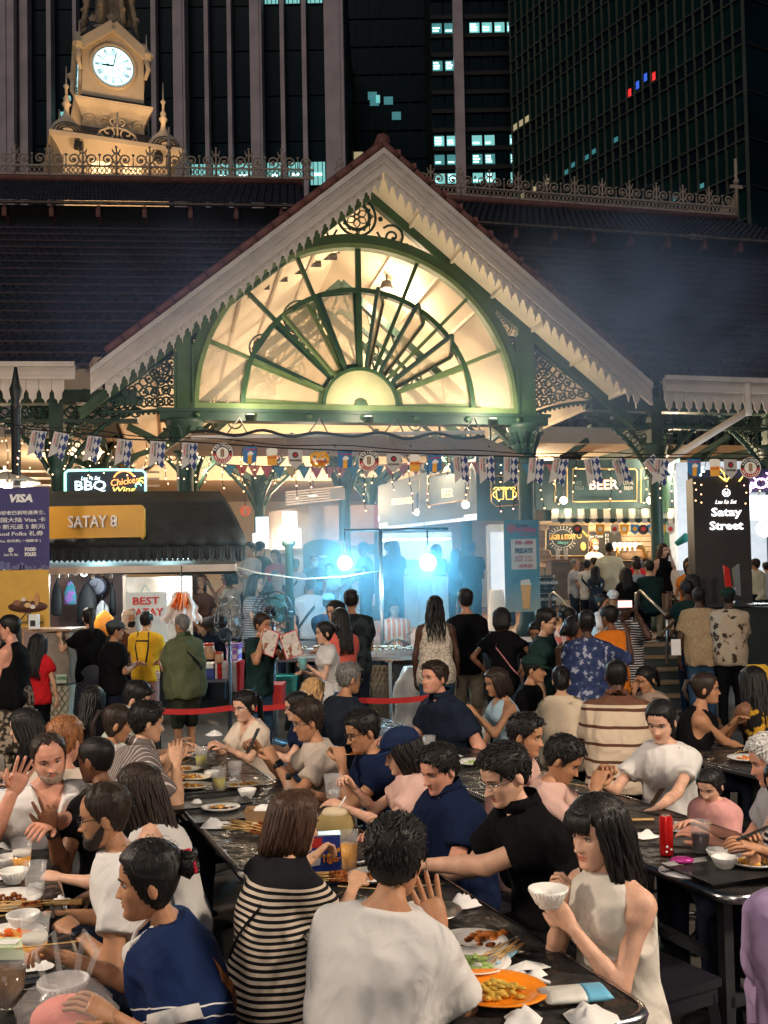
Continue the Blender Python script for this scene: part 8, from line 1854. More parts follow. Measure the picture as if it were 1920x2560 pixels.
p('woman in sunglasses behind the long haired woman', 838, 1502, D=11.0, yaw=-50, sex='f', tone='asian', hair=('long', 'black'), shirt=CORAL, extra=(GB,), L='belly', Rr='belly', **S_)
p('man in dark green tee holding up menus', 655, 1535, D=10.2, yaw=62, tone='tan', hair=('short', 'dkbrown'), shirt=DG, sleeve=.6, Rr=(655, 1600, -.25), L=(716, 1612, -.2), hands=('grip', 'grip'), legs=JE, **S_)
p('stout man in olive tee with black crossbody strap', 455, 1537, D=10.5, yaw=-128, tone='tan', hair=('balding', 'grey'), shirt=GRN, sleeve=.7, neck='polo', g=1.42, extra=(GL, ('strap', BLK, 1, .022, -.16)), L='belly', Rr='belly', legs=c('short_dark', (.03, .035, .025)), shorts=True, hem=-.16, **S_)
p('man in yellow tee with black apron straps', 366, 1530, D=12.0, yaw=172, tone='asian', hair=('short', 'black'), shirt=YW, extra=('apron',), L='belly', Rr='belly', legs=CHK, **S_)
p('man in slate cap and black shirt at the stall', 288, 1552, D=10.9, yaw=125, tone='tan', hair=('short', 'black'), shirt=BK, sleeve=.7, extra=(('cap', CAPS),), L='belly', Rr='belly', g=1.12, **S_)
p('stall worker in beige headscarf and black mask', 322, 1526, D=12.9, yaw=50, sex='f', tone='tan', hair=('hijab', 'black'), shirt=BR, sleeve=1.8, extra=(('hijab', BG), ('mask', MSKB)), L='belly', Rr='belly', **S_)
p('woman with braided hair and plaid skirt ordering', 222, 1520, D=11.8, yaw=-150, sex='f', tone='asian', hair=('pony', 'black'), slen=.3, shirt=BK, sleeve=.55, legs=PLD, extra=('skirt',), L=(150, 1590, .1), Rr='fwd', **S_)
p('girl in red tee with long black hair', 96, 1586, D=10.6, yaw=170, sex='f', tone='asian', hair=('long', 'black'), slen=.42, shirt=RD, L='belly', Rr='side', legs=BK, **S_)
p('short haired woman in black tank at left edge', 24, 1540, D=9.3, yaw=-96, sex='f', tone='ruddy', hair=('short', 'black'), shirt=BK, sleeve=0, g=1.15, L='belly', Rr='belly', extra=('skirt',), legs=blotch('skirt_print', (.03, .025, .02), (.3, .24, .18), 18, .5), **S_)
p('man in woven beige shirt with back turned by the steps', 1746, 1469, D=12.6, yaw=176, tone='dark', hair=('buzz', 'black'), shirt=WOV, sleeve=.7, L='side', Rr='side', legs=JE, g=1.15, hem=-.18, **S_)
p('man in beige leaf print shirt and dark cap', 1820, 1472, D=12.4, yaw=165, tone='dark', hair=('buzz', 'black'), shirt=FLO, sleeve=.75, extra=(('cap', CAPG),), L='belly', Rr='belly', legs=BK, g=1.15, hem=-.16, **S_)
p('person in dark green top filming behind the beige shirt', 1716, 1452, D=13.8, yaw=-160, tone='dark', hair=('short', 'black'), shirt=DG, L='phone', Rr='phone', **S_)
p('woman in dark jacket behind the beige shirted man', 1728, 1436, D=14.4, yaw=-140, sex='f', tone='brown', hair=('bob', 'black'), shirt=BK, **S_)
p('grill cook with curly hair and orange vest', 986, 1502, D=13.9, yaw=8, hp=14, tone='tan', hair=('quiff', 'black'), shirt=stripes('hi_vis', (.8, .2, .05), (.75, .6, .5), 14, .3, 'X'), L='belly', Rr='belly', **S_)
# --- people on the raised floor of the hall
H_ = dict(pose='stand', lean=3, group=G3, base=FZ)
p('woman in black top and khaki trousers on the phone', 1658, 1360, D=17.3, yaw=24, sex='f', tone='pale', hair=('long', 'brown'), slen=.3, shirt=BK, sleeve=0, legs=KH, L='mouth', Rr='side', **H_)
p('grey haired man in grey shirt bending at the bar', 1438, 1398, D=19.0, yaw=62, hair=('balding', 'grey'), tone='tan', shirt=GY, sleeve=.6, extra=(GL,), **H_)
p('man in white shirt with black waist bag at the bar', 1468, 1400, D=18.6, yaw=150, hair=('short', 'black'), tone='tan', shirt=CREAMV, sleeve=.6, extra=(('strap', BLK, 1, .03),), legs=BK, **H_)
p('woman in dark floral shirt at the bar', 1488, 1416, D=18.2, yaw=172, sex='f', hair=('long', 'black'), tone='asian', shirt=FLD, **H_)
p('tall man in cream tee at the bar', 1522, 1356, D=18.4, yaw=165, hair=('buzz', 'black'), tone='brown', shirt=c('cream_tee', (.62, .56, .4)), L='side', Rr='side', **H_)
p('barmaid in white with face mask', 1486, 1348, D=21.9, yaw=14, sex='f', hair=('pony', 'ginger'), tone='pale', shirt=WT, extra=(('mask', MSK),), **H_)
p('man in pale blue shirt sitting by the bar', 1592, 1398, D=17.6, yaw=170, hair=('short', 'dkbrown'), tone='tan', shirt=c('shirt_blue', (.3, .36, .42)), **{**H_, 'pose': 'sit'})
p('person in dark top sitting right of the blue shirt', 1622, 1402, D=17.2, yaw=-170, hair=('short', 'black'), tone='asian', shirt=DG, **{**H_, 'pose': 'sit'})
p('long haired person in black left of the blue shirt', 1566, 1420, D=17.0, yaw=175, sex='f', hair=('long', 'black'), shirt=BK, **{**H_, 'pose': 'sit'})
p('woman with auburn hair beside the pylon sign', 1722, 1396, D=17.4, yaw=-30, sex='f', hair=('bob', 'brown'), tone='tan', shirt=OR, **{**H_, 'pose': 'sit'})
p('person in white cap and glasses on the steps', 1532, 1478, D=13.6, yaw=-15, tone='tan', hair=('short', 'black'), shirt=GY, extra=(('cap', WT), GB), base=.3, **{k: v for k, v in H_.items() if k != 'base'})
p('woman in white blouse on the steps below the cap', 1505, 1486, D=12.6, yaw=55, sex='f', tone='tan', hair=('bun', 'black'), shirt=WT, base=.15, **{k: v for k, v in H_.items() if k != 'base'})
p('man in black with lanyard beside the roll-up banner', 1266, 1366, D=24.0, yaw=-22, tone='asian', hair=('short', 'black'), shirt=BK, L='belly', Rr='side', **H_)
p('tall man in black with back turned behind the smoke', 1178, 1356, D=18.6, yaw=172, tone='brown', hair=('short', 'black'), shirt=BK, L='belly', Rr='belly', **H_)
p('long haired woman in black behind the smoke', 1140, 1372, D=19.2, yaw=165, sex='f', hair=('long', 'black'), shirt=BK, **H_)
p('dark haired woman silhouetted right of the floodlight', 1090, 1362, D=18.8, yaw=-160, sex='f', hair=('bob', 'black'), shirt=NV, **H_)
p('couple member in navy silhouetted in the smoke', 985, 1352, D=18.0, yaw=-165, sex='f', hair=('long', 'dkbrown'), shirt=NV, **H_)
p('man in dark blue shirt beside the hall column in smoke', 908, 1356, D=18.4, yaw=-70, tone='brown', hair=('short', 'black'), shirt=NV, **H_)
p('young man in white tee in the hall behind the awning', 624, 1356, D=17.4, yaw=-45, hair=('short', 'black'), tone='asian', shirt=WT, L='belly', Rr='belly', **H_)
p('woman in cream top in the hall next to the awning', 592, 1372, D=17.8, yaw=-60, sex='f', hair=('bob', 'black'), tone='asian', shirt=CR, **H_)
p('man in dark tee with back turned in the hall', 650, 1354, D=18.2, yaw=150, hair=('short', 'black'), tone='asian', shirt=BK, **H_)
p('woman in red tee in the hall', 688, 1374, D=17.4, yaw=-25, sex='f', hair=('pony', 'dkbrown'), tone='tan', shirt=RD, **H_)
p('fair haired girl behind the woman in red', 708, 1384, D=19.0, yaw=-20, sex='f', hair=('pony', 'ginger'), tone='ruddy', shirt=GY, **H_)
p('bald man in teal shirt sitting at a hall table', 694, 1434, D=15.2, yaw=-28, hair=('bald', 'black'), tone='tan', shirt=TL, **{**H_, 'pose': 'sit', 'base': .5})
p('long haired woman in striped tee at the hall table', 640, 1436, D=14.8, yaw=65, sex='f', hair=('long', 'black'), slen=.4, tone='asian', shirt=STRB, **{**H_, 'pose': 'sit', 'base': .5})
p('man with white face mask in dark coat in the hall', 786, 1384, D=17.0, yaw=10, hair=('short', 'black'), tone='asian', shirt=NV, extra=(('mask', WT),), **H_)
p('person in white shirt with dark strap, back turned', 776, 1445, D=14.4, yaw=174, hair=('short', 'dkbrown'), tone='tan', shirt=c('white_cool', (.6, .63, .68)), sleeve=.8, extra=(('strap', BLK, -1, .03),), base=.3, legs=BK, **{k: v for k, v in H_.items() if k != 'base'})
p('person in navy with blue cap by the grill', 822, 1487, D=13.4, yaw=172, tone='tan', hair=('short', 'black'), shirt=NV, extra=(('cap', c('cap_blue', (.12, .25, .4))),), base=0., **{k: v for k, v in H_.items() if k != 'base'})
p('woman in brown dress sitting behind the satay stall', 500, 1432, D=15.6, yaw=30, sex='f', hair=('long', 'brown'), tone='tan', shirt=BR, **{**H_, 'pose': 'sit', 'base': .5})
p('woman in beige lace dress arm raised behind the stall', 570, 1420, D=15.4, yaw=-70, sex='f', hair=('bob', 'black'), tone='brown', shirt=CR, L='up', **{**H_, 'pose': 'sit', 'base': .5})
p('man in white tee at the right edge of the hall', 1888, 1398, D=17.0, yaw=-150, tone='tan', hair=('short', 'dkbrown'), shirt=c('cream_tee', (0, 0, 0)), **H_)
p('man in grey tee beyond the pylon at right', 1916, 1404, D=18.0, yaw=170, tone='asian', hair=('short', 'black'), shirt=GY, **H_)
p('woman with glasses looking down behind the dark green tee', 1338, 1556, D=10.6, yaw=-20, hp=24, sex='f', tone='tan', hair=('pony', 'black'), shirt=BK, extra=(GB,), **S_)
p('woman in red patterned top passing the steps', 1420, 1520, D=11.6, yaw=120, sex='f', tone='brown', hair=('bun', 'black'), shirt=blotch('red_pattern', (.5, .1, .06), (.55, .35, .28), 14, .5), **S_)
p('grey haired elder at the far right table', 1925, 1838, zt=1.24, yaw=-100, hp=20, hair=('short', 'white'), tone='ruddy', shirt=GY, group=G1)
for l, px, top, D, yw, sx, hr_, sh_, ex in (('man in white shirt with dark strap behind the globe lamp post', 737, 1398, 16.4, 172, 'm', ('short', 'black'), c('white_cool', (0, 0, 0)), (('strap', BLK, -1, .025),)), ('dark haired head just behind the bald man in teal', 687, 1428, 16.2, 170, 'm', ('short', 'black'), NV, ()), ('person in white right of the masked man in the smoke', 824, 1408, 17.2, -20, 'm', ('short', 'black'), WT, ()), ('man silhouetted left of the woman in navy in the smoke', 972, 1354, 18.6, 165, 'm', ('short', 'black'), NV, ()), ('brown haired man between the white shirt and cream tee', 1484, 1394, 19.6, -150, 'm', ('short', 'dkbrown'), GY, ()), ('dark haired person in red behind the pale blue shirt', 1590, 1391, 18.8, 20, 'm', ('short', 'black'), RD, ()), ('person with dark glasses in front of the auburn haired woman', 1724, 1411, 16.8, -25, 'f', ('bob', 'black'), OR, (GB,))):
 p(l, px, top, D=D, yaw=yw, sex=sx, tone='tan', hair=hr_, shirt=sh_, extra=ex, L='belly', Rr='belly', **H_)
p('dark haired woman pressed beside the batik dress', 1438, 1540, D=9.2, yaw=60, sex='f', tone='brown', hair=('long', 'black'), slen=.12, shirt=BK, **S_)
# ================================================================== tables and what stands on them
TZ = .74; TD = np.array([.365, -.93]); TN = np.array([.93, .365]); TA = math.atan2(.365, .93)
TOP = blotch('table_stone', (.016, .017, .018), (.04, .036, .033), 5, .52, rough=.22, soft=.25)
def table(n, s_, label):
 q = TN*n+TD*s_; t = thing('dining_table', label, 'table', (q[0], q[1], 0), TA, 'long dining tables'); w, l, r = .34, .83, .09
 def rr_(o, z): return [((w+o)*sx-r*sx+r*math.cos(a), (l+o)*sy-r*sy+r*math.sin(a), z) for sx, sy, a0 in ((1, 1, 0), (-1, 1, PI/2), (-1, -1, PI), (1, -1, 1.5*PI)) for a in [a0+PI/2*k/5 for k in range(6)]]
 m = MB(); m.loft([rr_(-.012, TZ-.03), rr_(-.012, TZ)], True, False); m.build('table_top', TOP, t)
 m = MB(); m.loft([rr_(-.014, TZ-.035), rr_(.0, TZ-.03), rr_(.004, TZ-.012), rr_(-.002, TZ+.002), rr_(-.014, TZ+.003)], False, True); m.build('edge_band', mat('edge_steel', (.42, .42, .42), .25, metal=1, var=.15), t)
 for sx in (-1, 1):
  for sy in (-1, 1): m = MB(); m.box((sx*.25-.02, sy*.7-.02, 0), (sx*.25+.02, sy*.7+.02, TZ-.035)); m.build('leg', DARK, t)
 m = MB(); m.box((-.02, -.7, .3), (.02, .7, .34)); m.box((-.25, -.72, .3), (.25, -.68, .34)); m.build('brace', DARK, t)
for n, s_, l in ((1.28, -3.04, 'dark stone table in front of the white tee man, holding the orange plate'), (1.25, -4.75, 'dark table under the coconut and the beer tin'), (1.2, -6.45, 'far dark table of trays beside the phone man'), (-.1, -3.97, 'left table in front of the bearded men'), (-.1, -2.24, 'left near table corner under the plastic bag'), (-.1, -5.7, 'left rear table by the long haired young woman'), (2.76, -3.72, 'right table under the red drink can'), (2.76, -5.45, 'rear table beside the pale blue blouse'), (2.76, -7.2, 'rear table behind the heavy man in polo'), (4.45, -4.6, 'table at the right edge by the black tank top'), (4.45, -6.4, 'rear table at the right by the leaf print shirt')): table(n, s_, l)
def on(px, py): q = onz(px, py, TZ+.004); return (q[0], q[1], TZ+.004)
PW = mat('porcelain', (.78, .76, .72), .3, var=.04); TISS = mat('tissue', (.8, .78, .75), .9, var=.05); BAM = mat('bamboo', (.6, .38, .14), .6, var=.15); MEAT = blotch('satay_meat', (.12, .035, .012), (.3, .1, .03), 60, .5); FRY = blotch('fried_food', (.5, .2, .04), (.65, .4, .12), 50, .5); CLR = mat('clear_plastic', (.9, .9, .9), .06, alpha=.13, var=0); BEERM = mat('beer', (.8, .36, .02), .1, var=.1); TEAM = mat('green_tea', (.42, .36, .06), .1); COLA = mat('cola', (.03, .01, .008), .1); BLKP = mat('tray_black', (.02, .02, .021), .4, var=.2); GRNV = mat('cucumber', (.3, .42, .12), .5, var=.2)
def thing_on(name, label, cat, px, py, group=None, rz=0): return thing(name, label, cat, on(px, py), rz, group)
def heap(t, m_, n, rx, ry, sz, z=.012, seed=0, name='food'):
 r = random.Random(seed+n); m = MB()
 for k in range(n): a = r.uniform(0, 6.28); q = math.sqrt(r.random()); m.ball((rx*q*math.cos(a), ry*q*math.sin(a), z+r.random()*sz*(1.2-q)*1.6), (sz*r.uniform(.7, 1.7), sz*r.uniform(.5, 1), sz*r.uniform(.4, .7)), 5, 4)
 m.build(name, m_, t)
def plate(label, px, py, r=.12, m_=PW, food=None, sy=1, n=26):
 t = thing_on('plate', label, 'plate', px, py, 'plates on the tables', random.uniform(-.5, .5)); m = MB(); m.lathe([(r*.55, 0), (r*.6, .004), (r*.8, .012), (r, .022), (r*.985, .026), (r*.78, .016), (r*.55, .008), (.01, .008)], 28, sy=sy); m.build('dish', m_, t)
 if food: heap(t, food, n, r*.55, r*.5*sy, .013, .014, int(px))
 return t
def bowl(label, px, py, r=.055, pos=None):
 t = thing('bowl', label, 'bowl', pos or on(px, py), 0, 'white bowls'); m = MB(); h = r*.95; m.lathe([(r*.5, 0), (r*.52, .006), (r*.8, h*.5), (r, h), (r*.96, h), (r*.74, h*.5), (r*.4, .012), (.005, .012)], 28); m.build('bowl_wall', PW, t)
 m = MB()
 for k in range(28): a = 2*PI*k/28; m.tube([(r*.62*math.cos(a), r*.62*math.sin(a), h*.2), (r*.99*math.cos(a), r*.99*math.sin(a), h*.92)], .0016, 4)
 tag(m.build('flute', PW, t), kind='stuff'); return t
def cup(label, px, py, liq, lv=.5, h=.125, r=.042, pos=None, foam=False, glass=False):
 t = thing('cup', label, 'glass' if glass else 'cup', pos or on(px, py), 0, 'cups and glasses'); m = MB(); m.lathe([(r*.72, 0), (r*.74, .004), (r, h), (r*1.06, h+.003), (r*.97, h+.001), (r*.7, .006), (.003, .006)], 22); m.build('cup_wall', CLR, t)
 if liq: m = MB(); m.lathe([(r*.7, .007), (r*(.7+.27*lv), h*lv), (.002, h*lv)], 20); m.build('drink', liq, t)
 if foam: m = MB(); m.lathe([(r*(.7+.27*lv), h*lv+.001), (r*(.72+.27*lv), h*lv+.022), (.002, h*lv+.024)], 20); m.build('foam', mat('foam', (.8, .76, .68), .7), t)
 elif liq in (TEAM, None): m = MB(); [m.box((-.02+.016*k, -.012+.01*(k % 2), h*lv*.7), (-.006+.016*k, .004+.01*(k % 2), h*lv*.7+.016)) for k in range(3)]; m.build('ice', mat('ice', (.8, .85, .85), .1, alpha=.5, var=0), t)
 return t
def tissue(label, px, py, r=.055, pos=None, seed=None):
 t = thing('tissue', label, 'tissue', pos or on(px, py), 0, 'crumpled tissues'); rg = random.Random(seed or int(px*7+py)); m = MB(); k = 11
 V = [(0, 0, r*.5)]; F_ = []
 for j in range(1, 4):
  for i in range(k): a = 2*PI*(i+.5*(j % 2))/k; q = r*j/3*rg.uniform(.75, 1.25); V.append((q*math.cos(a), q*math.sin(a)*.8, max(0.001, r*(.62-.2*j)*rg.uniform(.2, 1.5))))
 F_ += [(0, 1+i, 1+(i+1) % k) for i in range(k)]
 for j in range(2): F_ += [(1+j*k+i, 1+(j+1)*k+i, 1+(j+1)*k+(i+1) % k, 1+j*k+(i+1) % k) for i in range(k)]
 m.add(V, F_, True); m.build('paper', TISS, t); return t
def skewers(label, px, py, n=14, ang=.0, L_=.2, spread=.3, meat=True, pos=None):
 t = thing('satay_skewers', label, 'skewers', pos or on(px, py), ang, 'piles of satay skewers'); r = random.Random(int(px+py))
 for k in range(n):
  a = r.uniform(-spread, spread); y = r.uniform(-.035, .035); z = .006+.004*(k % 5)+k*.0009; dx, dy = math.cos(a), math.sin(a); m = MB(); m.tube([(-L_*.5*dx, y-L_*.5*dy, z+.004), (L_*.5*dx, y+L_*.5*dy, z)], .0022, 5); o = m.build('stick', BAM, t)
  if meat and k % 2 == 0: m = MB(); [m.ball((L_*q*dx, y+L_*q*dy, z+.003), (.014, .008, .007), 6, 4) for q in (.2, .28, .36, .44)]; m.build('meat', MEAT, o)
 return t
def tray(label, px, py, w=.2, l=.14, rz=0):
 t = thing_on('tray', label, 'tray', px, py, 'serving trays', TA+rz); m = MB(); R4 = lambda w_, l_, z: [(-w_, -l_, z), (w_, -l_, z), (w_, l_, z), (-w_, l_, z)]; m.loft([R4(w*.93, l*.92, .0), R4(w, l, .018), R4(w*.985, l*.98, .018), R4(w*.92, l*.91, .004)], True, False); m.build('tray_body', BLKP, t); return t
# left table
cup('plastic cup of foamy beer near the bearded man', 55, 2178, BEERM, .5, foam=True); cup('empty plastic cup beside the reaching hand', 88, 2243, None, .4); cup('tall beer cup in front of the skewer hand', 88, 2400, BEERM, .42, .13, .045, foam=True); cup('glass mug of dark beer at the lower left edge', 22, 2515, mat('dark_beer', (.16, .07, .01), .1), .75, .13, .05, glass=True)
bowl('white bowl at the left edge behind another bowl', 22, 2172); bowl('white fluted bowl left of the empty cup', 34, 2208); bowl('white fluted bowl beside the tall beer cup', 58, 2322); bowl('white fluted bowl in the lower left corner', 158, 2510, .07)
plate('plate of dark grilled satay at the left edge', 12, 2262, .13, PW, MEAT); tray('black tray of skewers on the left table', 26, 2300, .14, .1); skewers('satay skewers on the black tray at left', 30, 2290, 12, .2); plate('plate of prawns in the lower left', 24, 2352, .11, PW, blotch('prawns', (.65, .12, .02), (.7, .35, .1), 40, .5)); skewers('loose bamboo sticks crossing the left table', 95, 2272, 8, .15, .3, .12, False)
tissue('crumpled tissue beside the skewer hand', 92, 2418, .05); tissue('crumpled tissue near the brown bag strap', 150, 2255, .04)
t = thing_on('wipes_pack', 'green and white wipes pack at the left edge', 'pack', 22, 2385); m = MB(); m.loft([[(-.08, -.05, 0), (.08, -.05, 0), (.08, .05, 0), (-.08, .05, 0)], [(-.075, -.045, .035), (.075, -.045, .035), (.075, .045, .035), (-.075, .045, .035)]], True, False); m.build('pack', mat('pack_green', (.55, .65, .4), .5, var=.3, scale=9), t); m = MB(); m.box((-.03, -.02, .035), (.03, .02, .038)); m.build('flap', WHITE, t)
t = thing_on('plastic_bag', 'clear plastic bag holding a pink bundle at the bottom left', 'bag', 165, 2600); m = MB(); rings = [[((.1*q+.012*math.sin(3*i+j))*math.cos(2*PI*i/16), (.08*q+.012*math.cos(5*i+j))*math.sin(2*PI*i/16), z) for i in range(16)] for j, (q, z) in enumerate(((.7, 0), (1.2, .03), (1.25, .08), (.8, .13), (.5, .15)))]; m.loft(rings, False); m.build('bag_film', mat('bag_film', (.8, .8, .8), .12, alpha=.13, var=0), t); m = MB(); m.ball((.01, 0, .05), (.1, .07, .06), 16, 10); m.build('pink_bundle', mat('pink_bundle', (.8, .25, .2), .7, var=.15, bump=.5, bscale=14), t); m = MB(); [m.tube([(s*.05, 0, .14), (s*.08, 0, .22), (s*.04, .03, .26), (s*.02, .02, .15)], .008, 5) for s in (-1, 1)]; m.build('bag_handle', mat('bag_film', (0, 0, 0)), t)
# middle table, far end
cup('cup of iced green tea at the far end of the table', 503, 1918, TEAM, .6); cup('cup of iced green tea between the plates', 548, 1976, TEAM, .55); cup('cup of ice water beside the tea', 588, 1960, None, .6)
for k, (px, py, l) in enumerate(((455, 1930, 'paper plate of leftovers beside the pointing hand'), (480, 1950, 'oval paper plate of noodles at the far table'), (475, 1972, 'paper plate with eaten scraps at the table edge'), (610, 1968, 'stack of used paper plates near the phone man'))): plate(l, px, py, .13, mat('paper_plate', (.68, .6, .47), .7, var=.1), FRY, .7, 14)
bowl('small white bowl on the far table', 618, 1994, .05); bowl('low white bowl by the far tea cup', 440, 1945, .045); bowl('white bowl behind the ice water', 530, 1945, .045)
tray('black tray with a scrunched tissue at the table edge', 515, 2010, .22, .15); tray('black tray under the white plate', 585, 2040, .22, .14); t = plate('white square plate with sausage ends on the tray', 552, 2028, .1, PW, FRY, .8, 8); tissue('tissue scrap on the black tray', 490, 2008, .04); tissue('large crumpled tissue beside the skewer pile', 540, 2066, .075); skewers('big pile of finished satay sticks by the brown bob', 622, 2082, 26, -.5, .24, .35)
t = thing_on('food_box', 'open cardboard food box behind the brown bob', 'box', 655, 2052); m = MB(); m.loft([[(-.07, -.05, 0), (.07, -.05, 0), (.07, .05, 0), (-.07, .05, 0)], [(-.08, -.06, .06), (.08, -.06, .06), (.08, .06, .06), (-.08, .06, .06)]], False, False); m.build('carton', mat('kraft', (.3, .18, .09), .8), t); m = MB(); m.ball((.01, 0, .05), (.05, .04, .03)); m.build('napkin', TISS, t)
t = thing_on('sauce_bottle', 'small clear bottle with black cap beside the phone man', 'bottle', 722, 1998); m = MB(); m.lathe([(.028, 0), (.03, .05), (.018, .09), (.014, .11)], 14); m.build('bottle', CLR, t); m = MB(); m.lathe([(.016, .105), (.016, .135), (.01, .138)], 12); m.build('cap', BLACK, t)
# middle table, near end
t = thing_on('coconut', 'cut young coconut with straw beside the beer tin', 'coconut', 838, 2098); m = MB(); m.lathe([(.03, 0), (.07, .02), (.085, .06), (.075, .1), (.06, .115)], 16); m.build('husk', mat('husk', (.3, .22, .08), .8, var=.3), t); m = MB(); m.lathe([(.064, .108), (.05, .135), (.012, .14)], 8); m.build('cut_top', mat('coconut_flesh', (.65, .52, .34), .7, var=.15), t); m = MB(); m.tube([(.01, 0, .12), (.05, -.01, .19)], .004, 6); m.build('straw', WHITE, t)
t = thing_on('menu_tin', 'blue and orange Tiger beer menu tin on the table', 'tin', 812, 2178, rz=.12); m = MB(); m.box((-.062, -.03, 0), (.062, .03, .145)); m.build('tin_body', mat('tin_blue', (.02, .05, .3), .35, var=.15), t); m = MB(); m.prism([(-.06, .1), (-.01, .105), (-.01, .14), (-.06, .14)], -.033, -.031); m.build('red_panel', FRED, t); m = MB(); m.prism([(.0, .07), (.06, .1), (.06, .085), (.01, .06)], -.033, -.031); m.build('orange_swoosh', FAMB, t); m = MB(); m.prism([(-.055, .03), (-.02, .035), (-.015, .085), (-.05, .09)], -.034, -.031); m.build('white_patch', WTXT, t); lettering('Tiger', .034, mat('tin_orange', (.8, .25, .02), .4, var=0), t, (.022, -.034, .055), .001, .001); m = MB(); m.box((-.064, -.032, .145), (.064, .032, .15)); m.build('rim', STEEL, t)
cup('tall glass of lager beside the beer tin', 874, 2182, BEERM, .72, .16, .038, glass=True); skewers('finished satay sticks in front of the beer tin', 805, 2208, 16, .1, .2, .25); plate('white plate beyond the sticks, by the raised hand', 930, 2200, .1, PW, MEAT, 1, 10); tissue('crumpled tissue near the elbow of the striped woman', 790, 2238, .05); tissue('white tissue at the table edge by the black shirt', 1160, 2262, .065); plate('steel dish by the white tee man', 1075, 2292, .11, STEEL, None)
plate('white plate with dark crumbs beside the chicken wing', 1180, 2372, .115, PW, MEAT, 1, 5); plate('white plate with cucumber and one satay', 1185, 2420, .11, PW, GRNV, 1, 16); plate('bright orange plate of fried rice', 1236, 2490, .15, mat('melamine_orange', (.8, .23, .01), .25), mat('fried_rice', (.55, .36, .05), .7, var=.3, scale=60), .85, 46)
t = thing_on('chicken_wing', 'glazed chicken wing behind the white plates', 'food', 1222, 2352); heap(t, mat('glazed', (.4, .12, .015), .3, var=.3), 16, .06, .03, .018); skewers('upright fan of bamboo sticks by the plates', 1255, 2392, 14, 1.0, .16, .12, False)
t = thing_on('chopsticks', 'pair of chopsticks in a blue paper sleeve', 'chopsticks', 1278, 2395, rz=1.05); m = MB(); m.box((-.09, -.01, .01), (.03, .01, .014)); m.build('sleeve', mat('sleeve_blue', (.25, .5, .65), .6), t); m = MB(); m.tube([(.0, 0, .012), (.1, 0, .012)], .003, 5); m.build('sticks', BAM, t)
t = thing_on('spoon', 'white plastic soup spoon near the orange plate', 'spoon', 1322, 2452, rz=-.9); m = MB(); m.ball((-.04, 0, .01), (.03, .02, .008), 12, 6); m.tube([(-.015, 0, .012), (.08, 0, .018)], [.007, .005], 6); m.build('spoon_body', WHITE, t)
t = thing_on('wet_wipe', 'flattened white wet wipe packet by the spoon', 'packet', 1305, 2430, rz=.3); m = MB(); m.add([(-.08, -.03, .004), (-.02, -.035, .02), (.05, -.02, .008), (.08, -.03, .014), (.08, .03, .004), (.03, .035, .018), (-.04, .03, .006), (-.08, .03, .01)], [(0, 1, 6, 7), (1, 2, 5, 6), (2, 3, 4, 5)]); m.build('packet', WHITE, t)
t = thing_on('tissue_pack', 'blue and white pocket tissue pack by the table corner', 'pack', 1438, 2500, rz=.15); PIL = lambda m, x0, x1, k: m.loft([[(x, .048*k*math.cos(2*PI*i/12)*(1.05 if abs(x) > .08 else 1), .017+(.017 if abs(x) < .08 else .003)*k*math.sin(2*PI*i/12)) for i in range(12)] for x in np.linspace(x0, x1, 7)]); m = MB(); PIL(m, -.092, .03, 1); m.build('pack', mat('pack_white', (.7, .68, .62), .3, var=.15, bump=.6, bscale=25), t); m = MB(); PIL(m, .02, .092, 1.02); m.build('blue_print', mat('pack_blue', (.15, .45, .65), .35), t)
tissue('crumpled tissue between orange plate and pack', 1310, 2552, .06); tissue('crumpled tissue at the table corner', 1470, 2548, .07)
# right table
t = thing_on('drink_can', 'tall red drink can on the right table', 'can', 1667, 2138); m = MB(); m.lathe([(.024, 0), (.028, .008), (.028, .15), (.022, .162), (.022, .164), (.003, .16)], 18); m.build('can_body', mat('can_red', (.55, .01, .01), .22, metal=.4, coat=.4, var=.08), t); m = MB(); m.lathe([(.0215, .163), (.003, .164)], 16); m.build('can_top', STEEL, t); m = MB(); [m.ball((.012*math.cos(a)-.0, -.0278, .03+.012*math.sin(a)), (.005, .002, .005), 6, 4) for a in (0, 2, 4)]; m.build('can_print', WTXT, t)
cup('clear cup of cola in front of the child', 1752, 2130, COLA, .6); tissue('crumpled tissue left of the red can', 1615, 2092, .06); tissue('wide flat tissue behind the red can', 1700, 2075, .06)
t = thing_on('chopsticks', 'bundle of bamboo chopsticks in front of the taupe bag', 'chopsticks', 1597, 2052, rz=.0); m = MB(); [m.tube([(-.07, .006*k, .006), (.07, .006*k, .006)], .003, 5) for k in range(-2, 3)]; m.build('sticks', BAM, t)
t = thing_on('table_notice', 'round white NO TOUTING notice card on the right table', 'sign', 1712, 2178, rz=TA); m = MB(); m.lathe([(.1, 0), (.1, .002)], 30); m.build('card', mat('card_white', (.75, .72, .7), .5), t); o = lettering('NO TOUTING', .032, KTXT, t, (.01, .02, .003), .0005, .001, rot=(-PI/2, 0, PI)); lettering('LAU PA SAT', .018, RTXT, t, (.01, -.03, .003), .0005, .0005, rot=(-PI/2, 0, PI))
t = thing_on('snack_packet', 'shiny magenta packet beside the notice card', 'packet', 1705, 2160); m = MB(); m.ball((0, 0, .015), (.05, .03, .015), 12, 6); m.build('packet', mat('magenta_foil', (.45, .04, .25), .25, metal=.4), t)
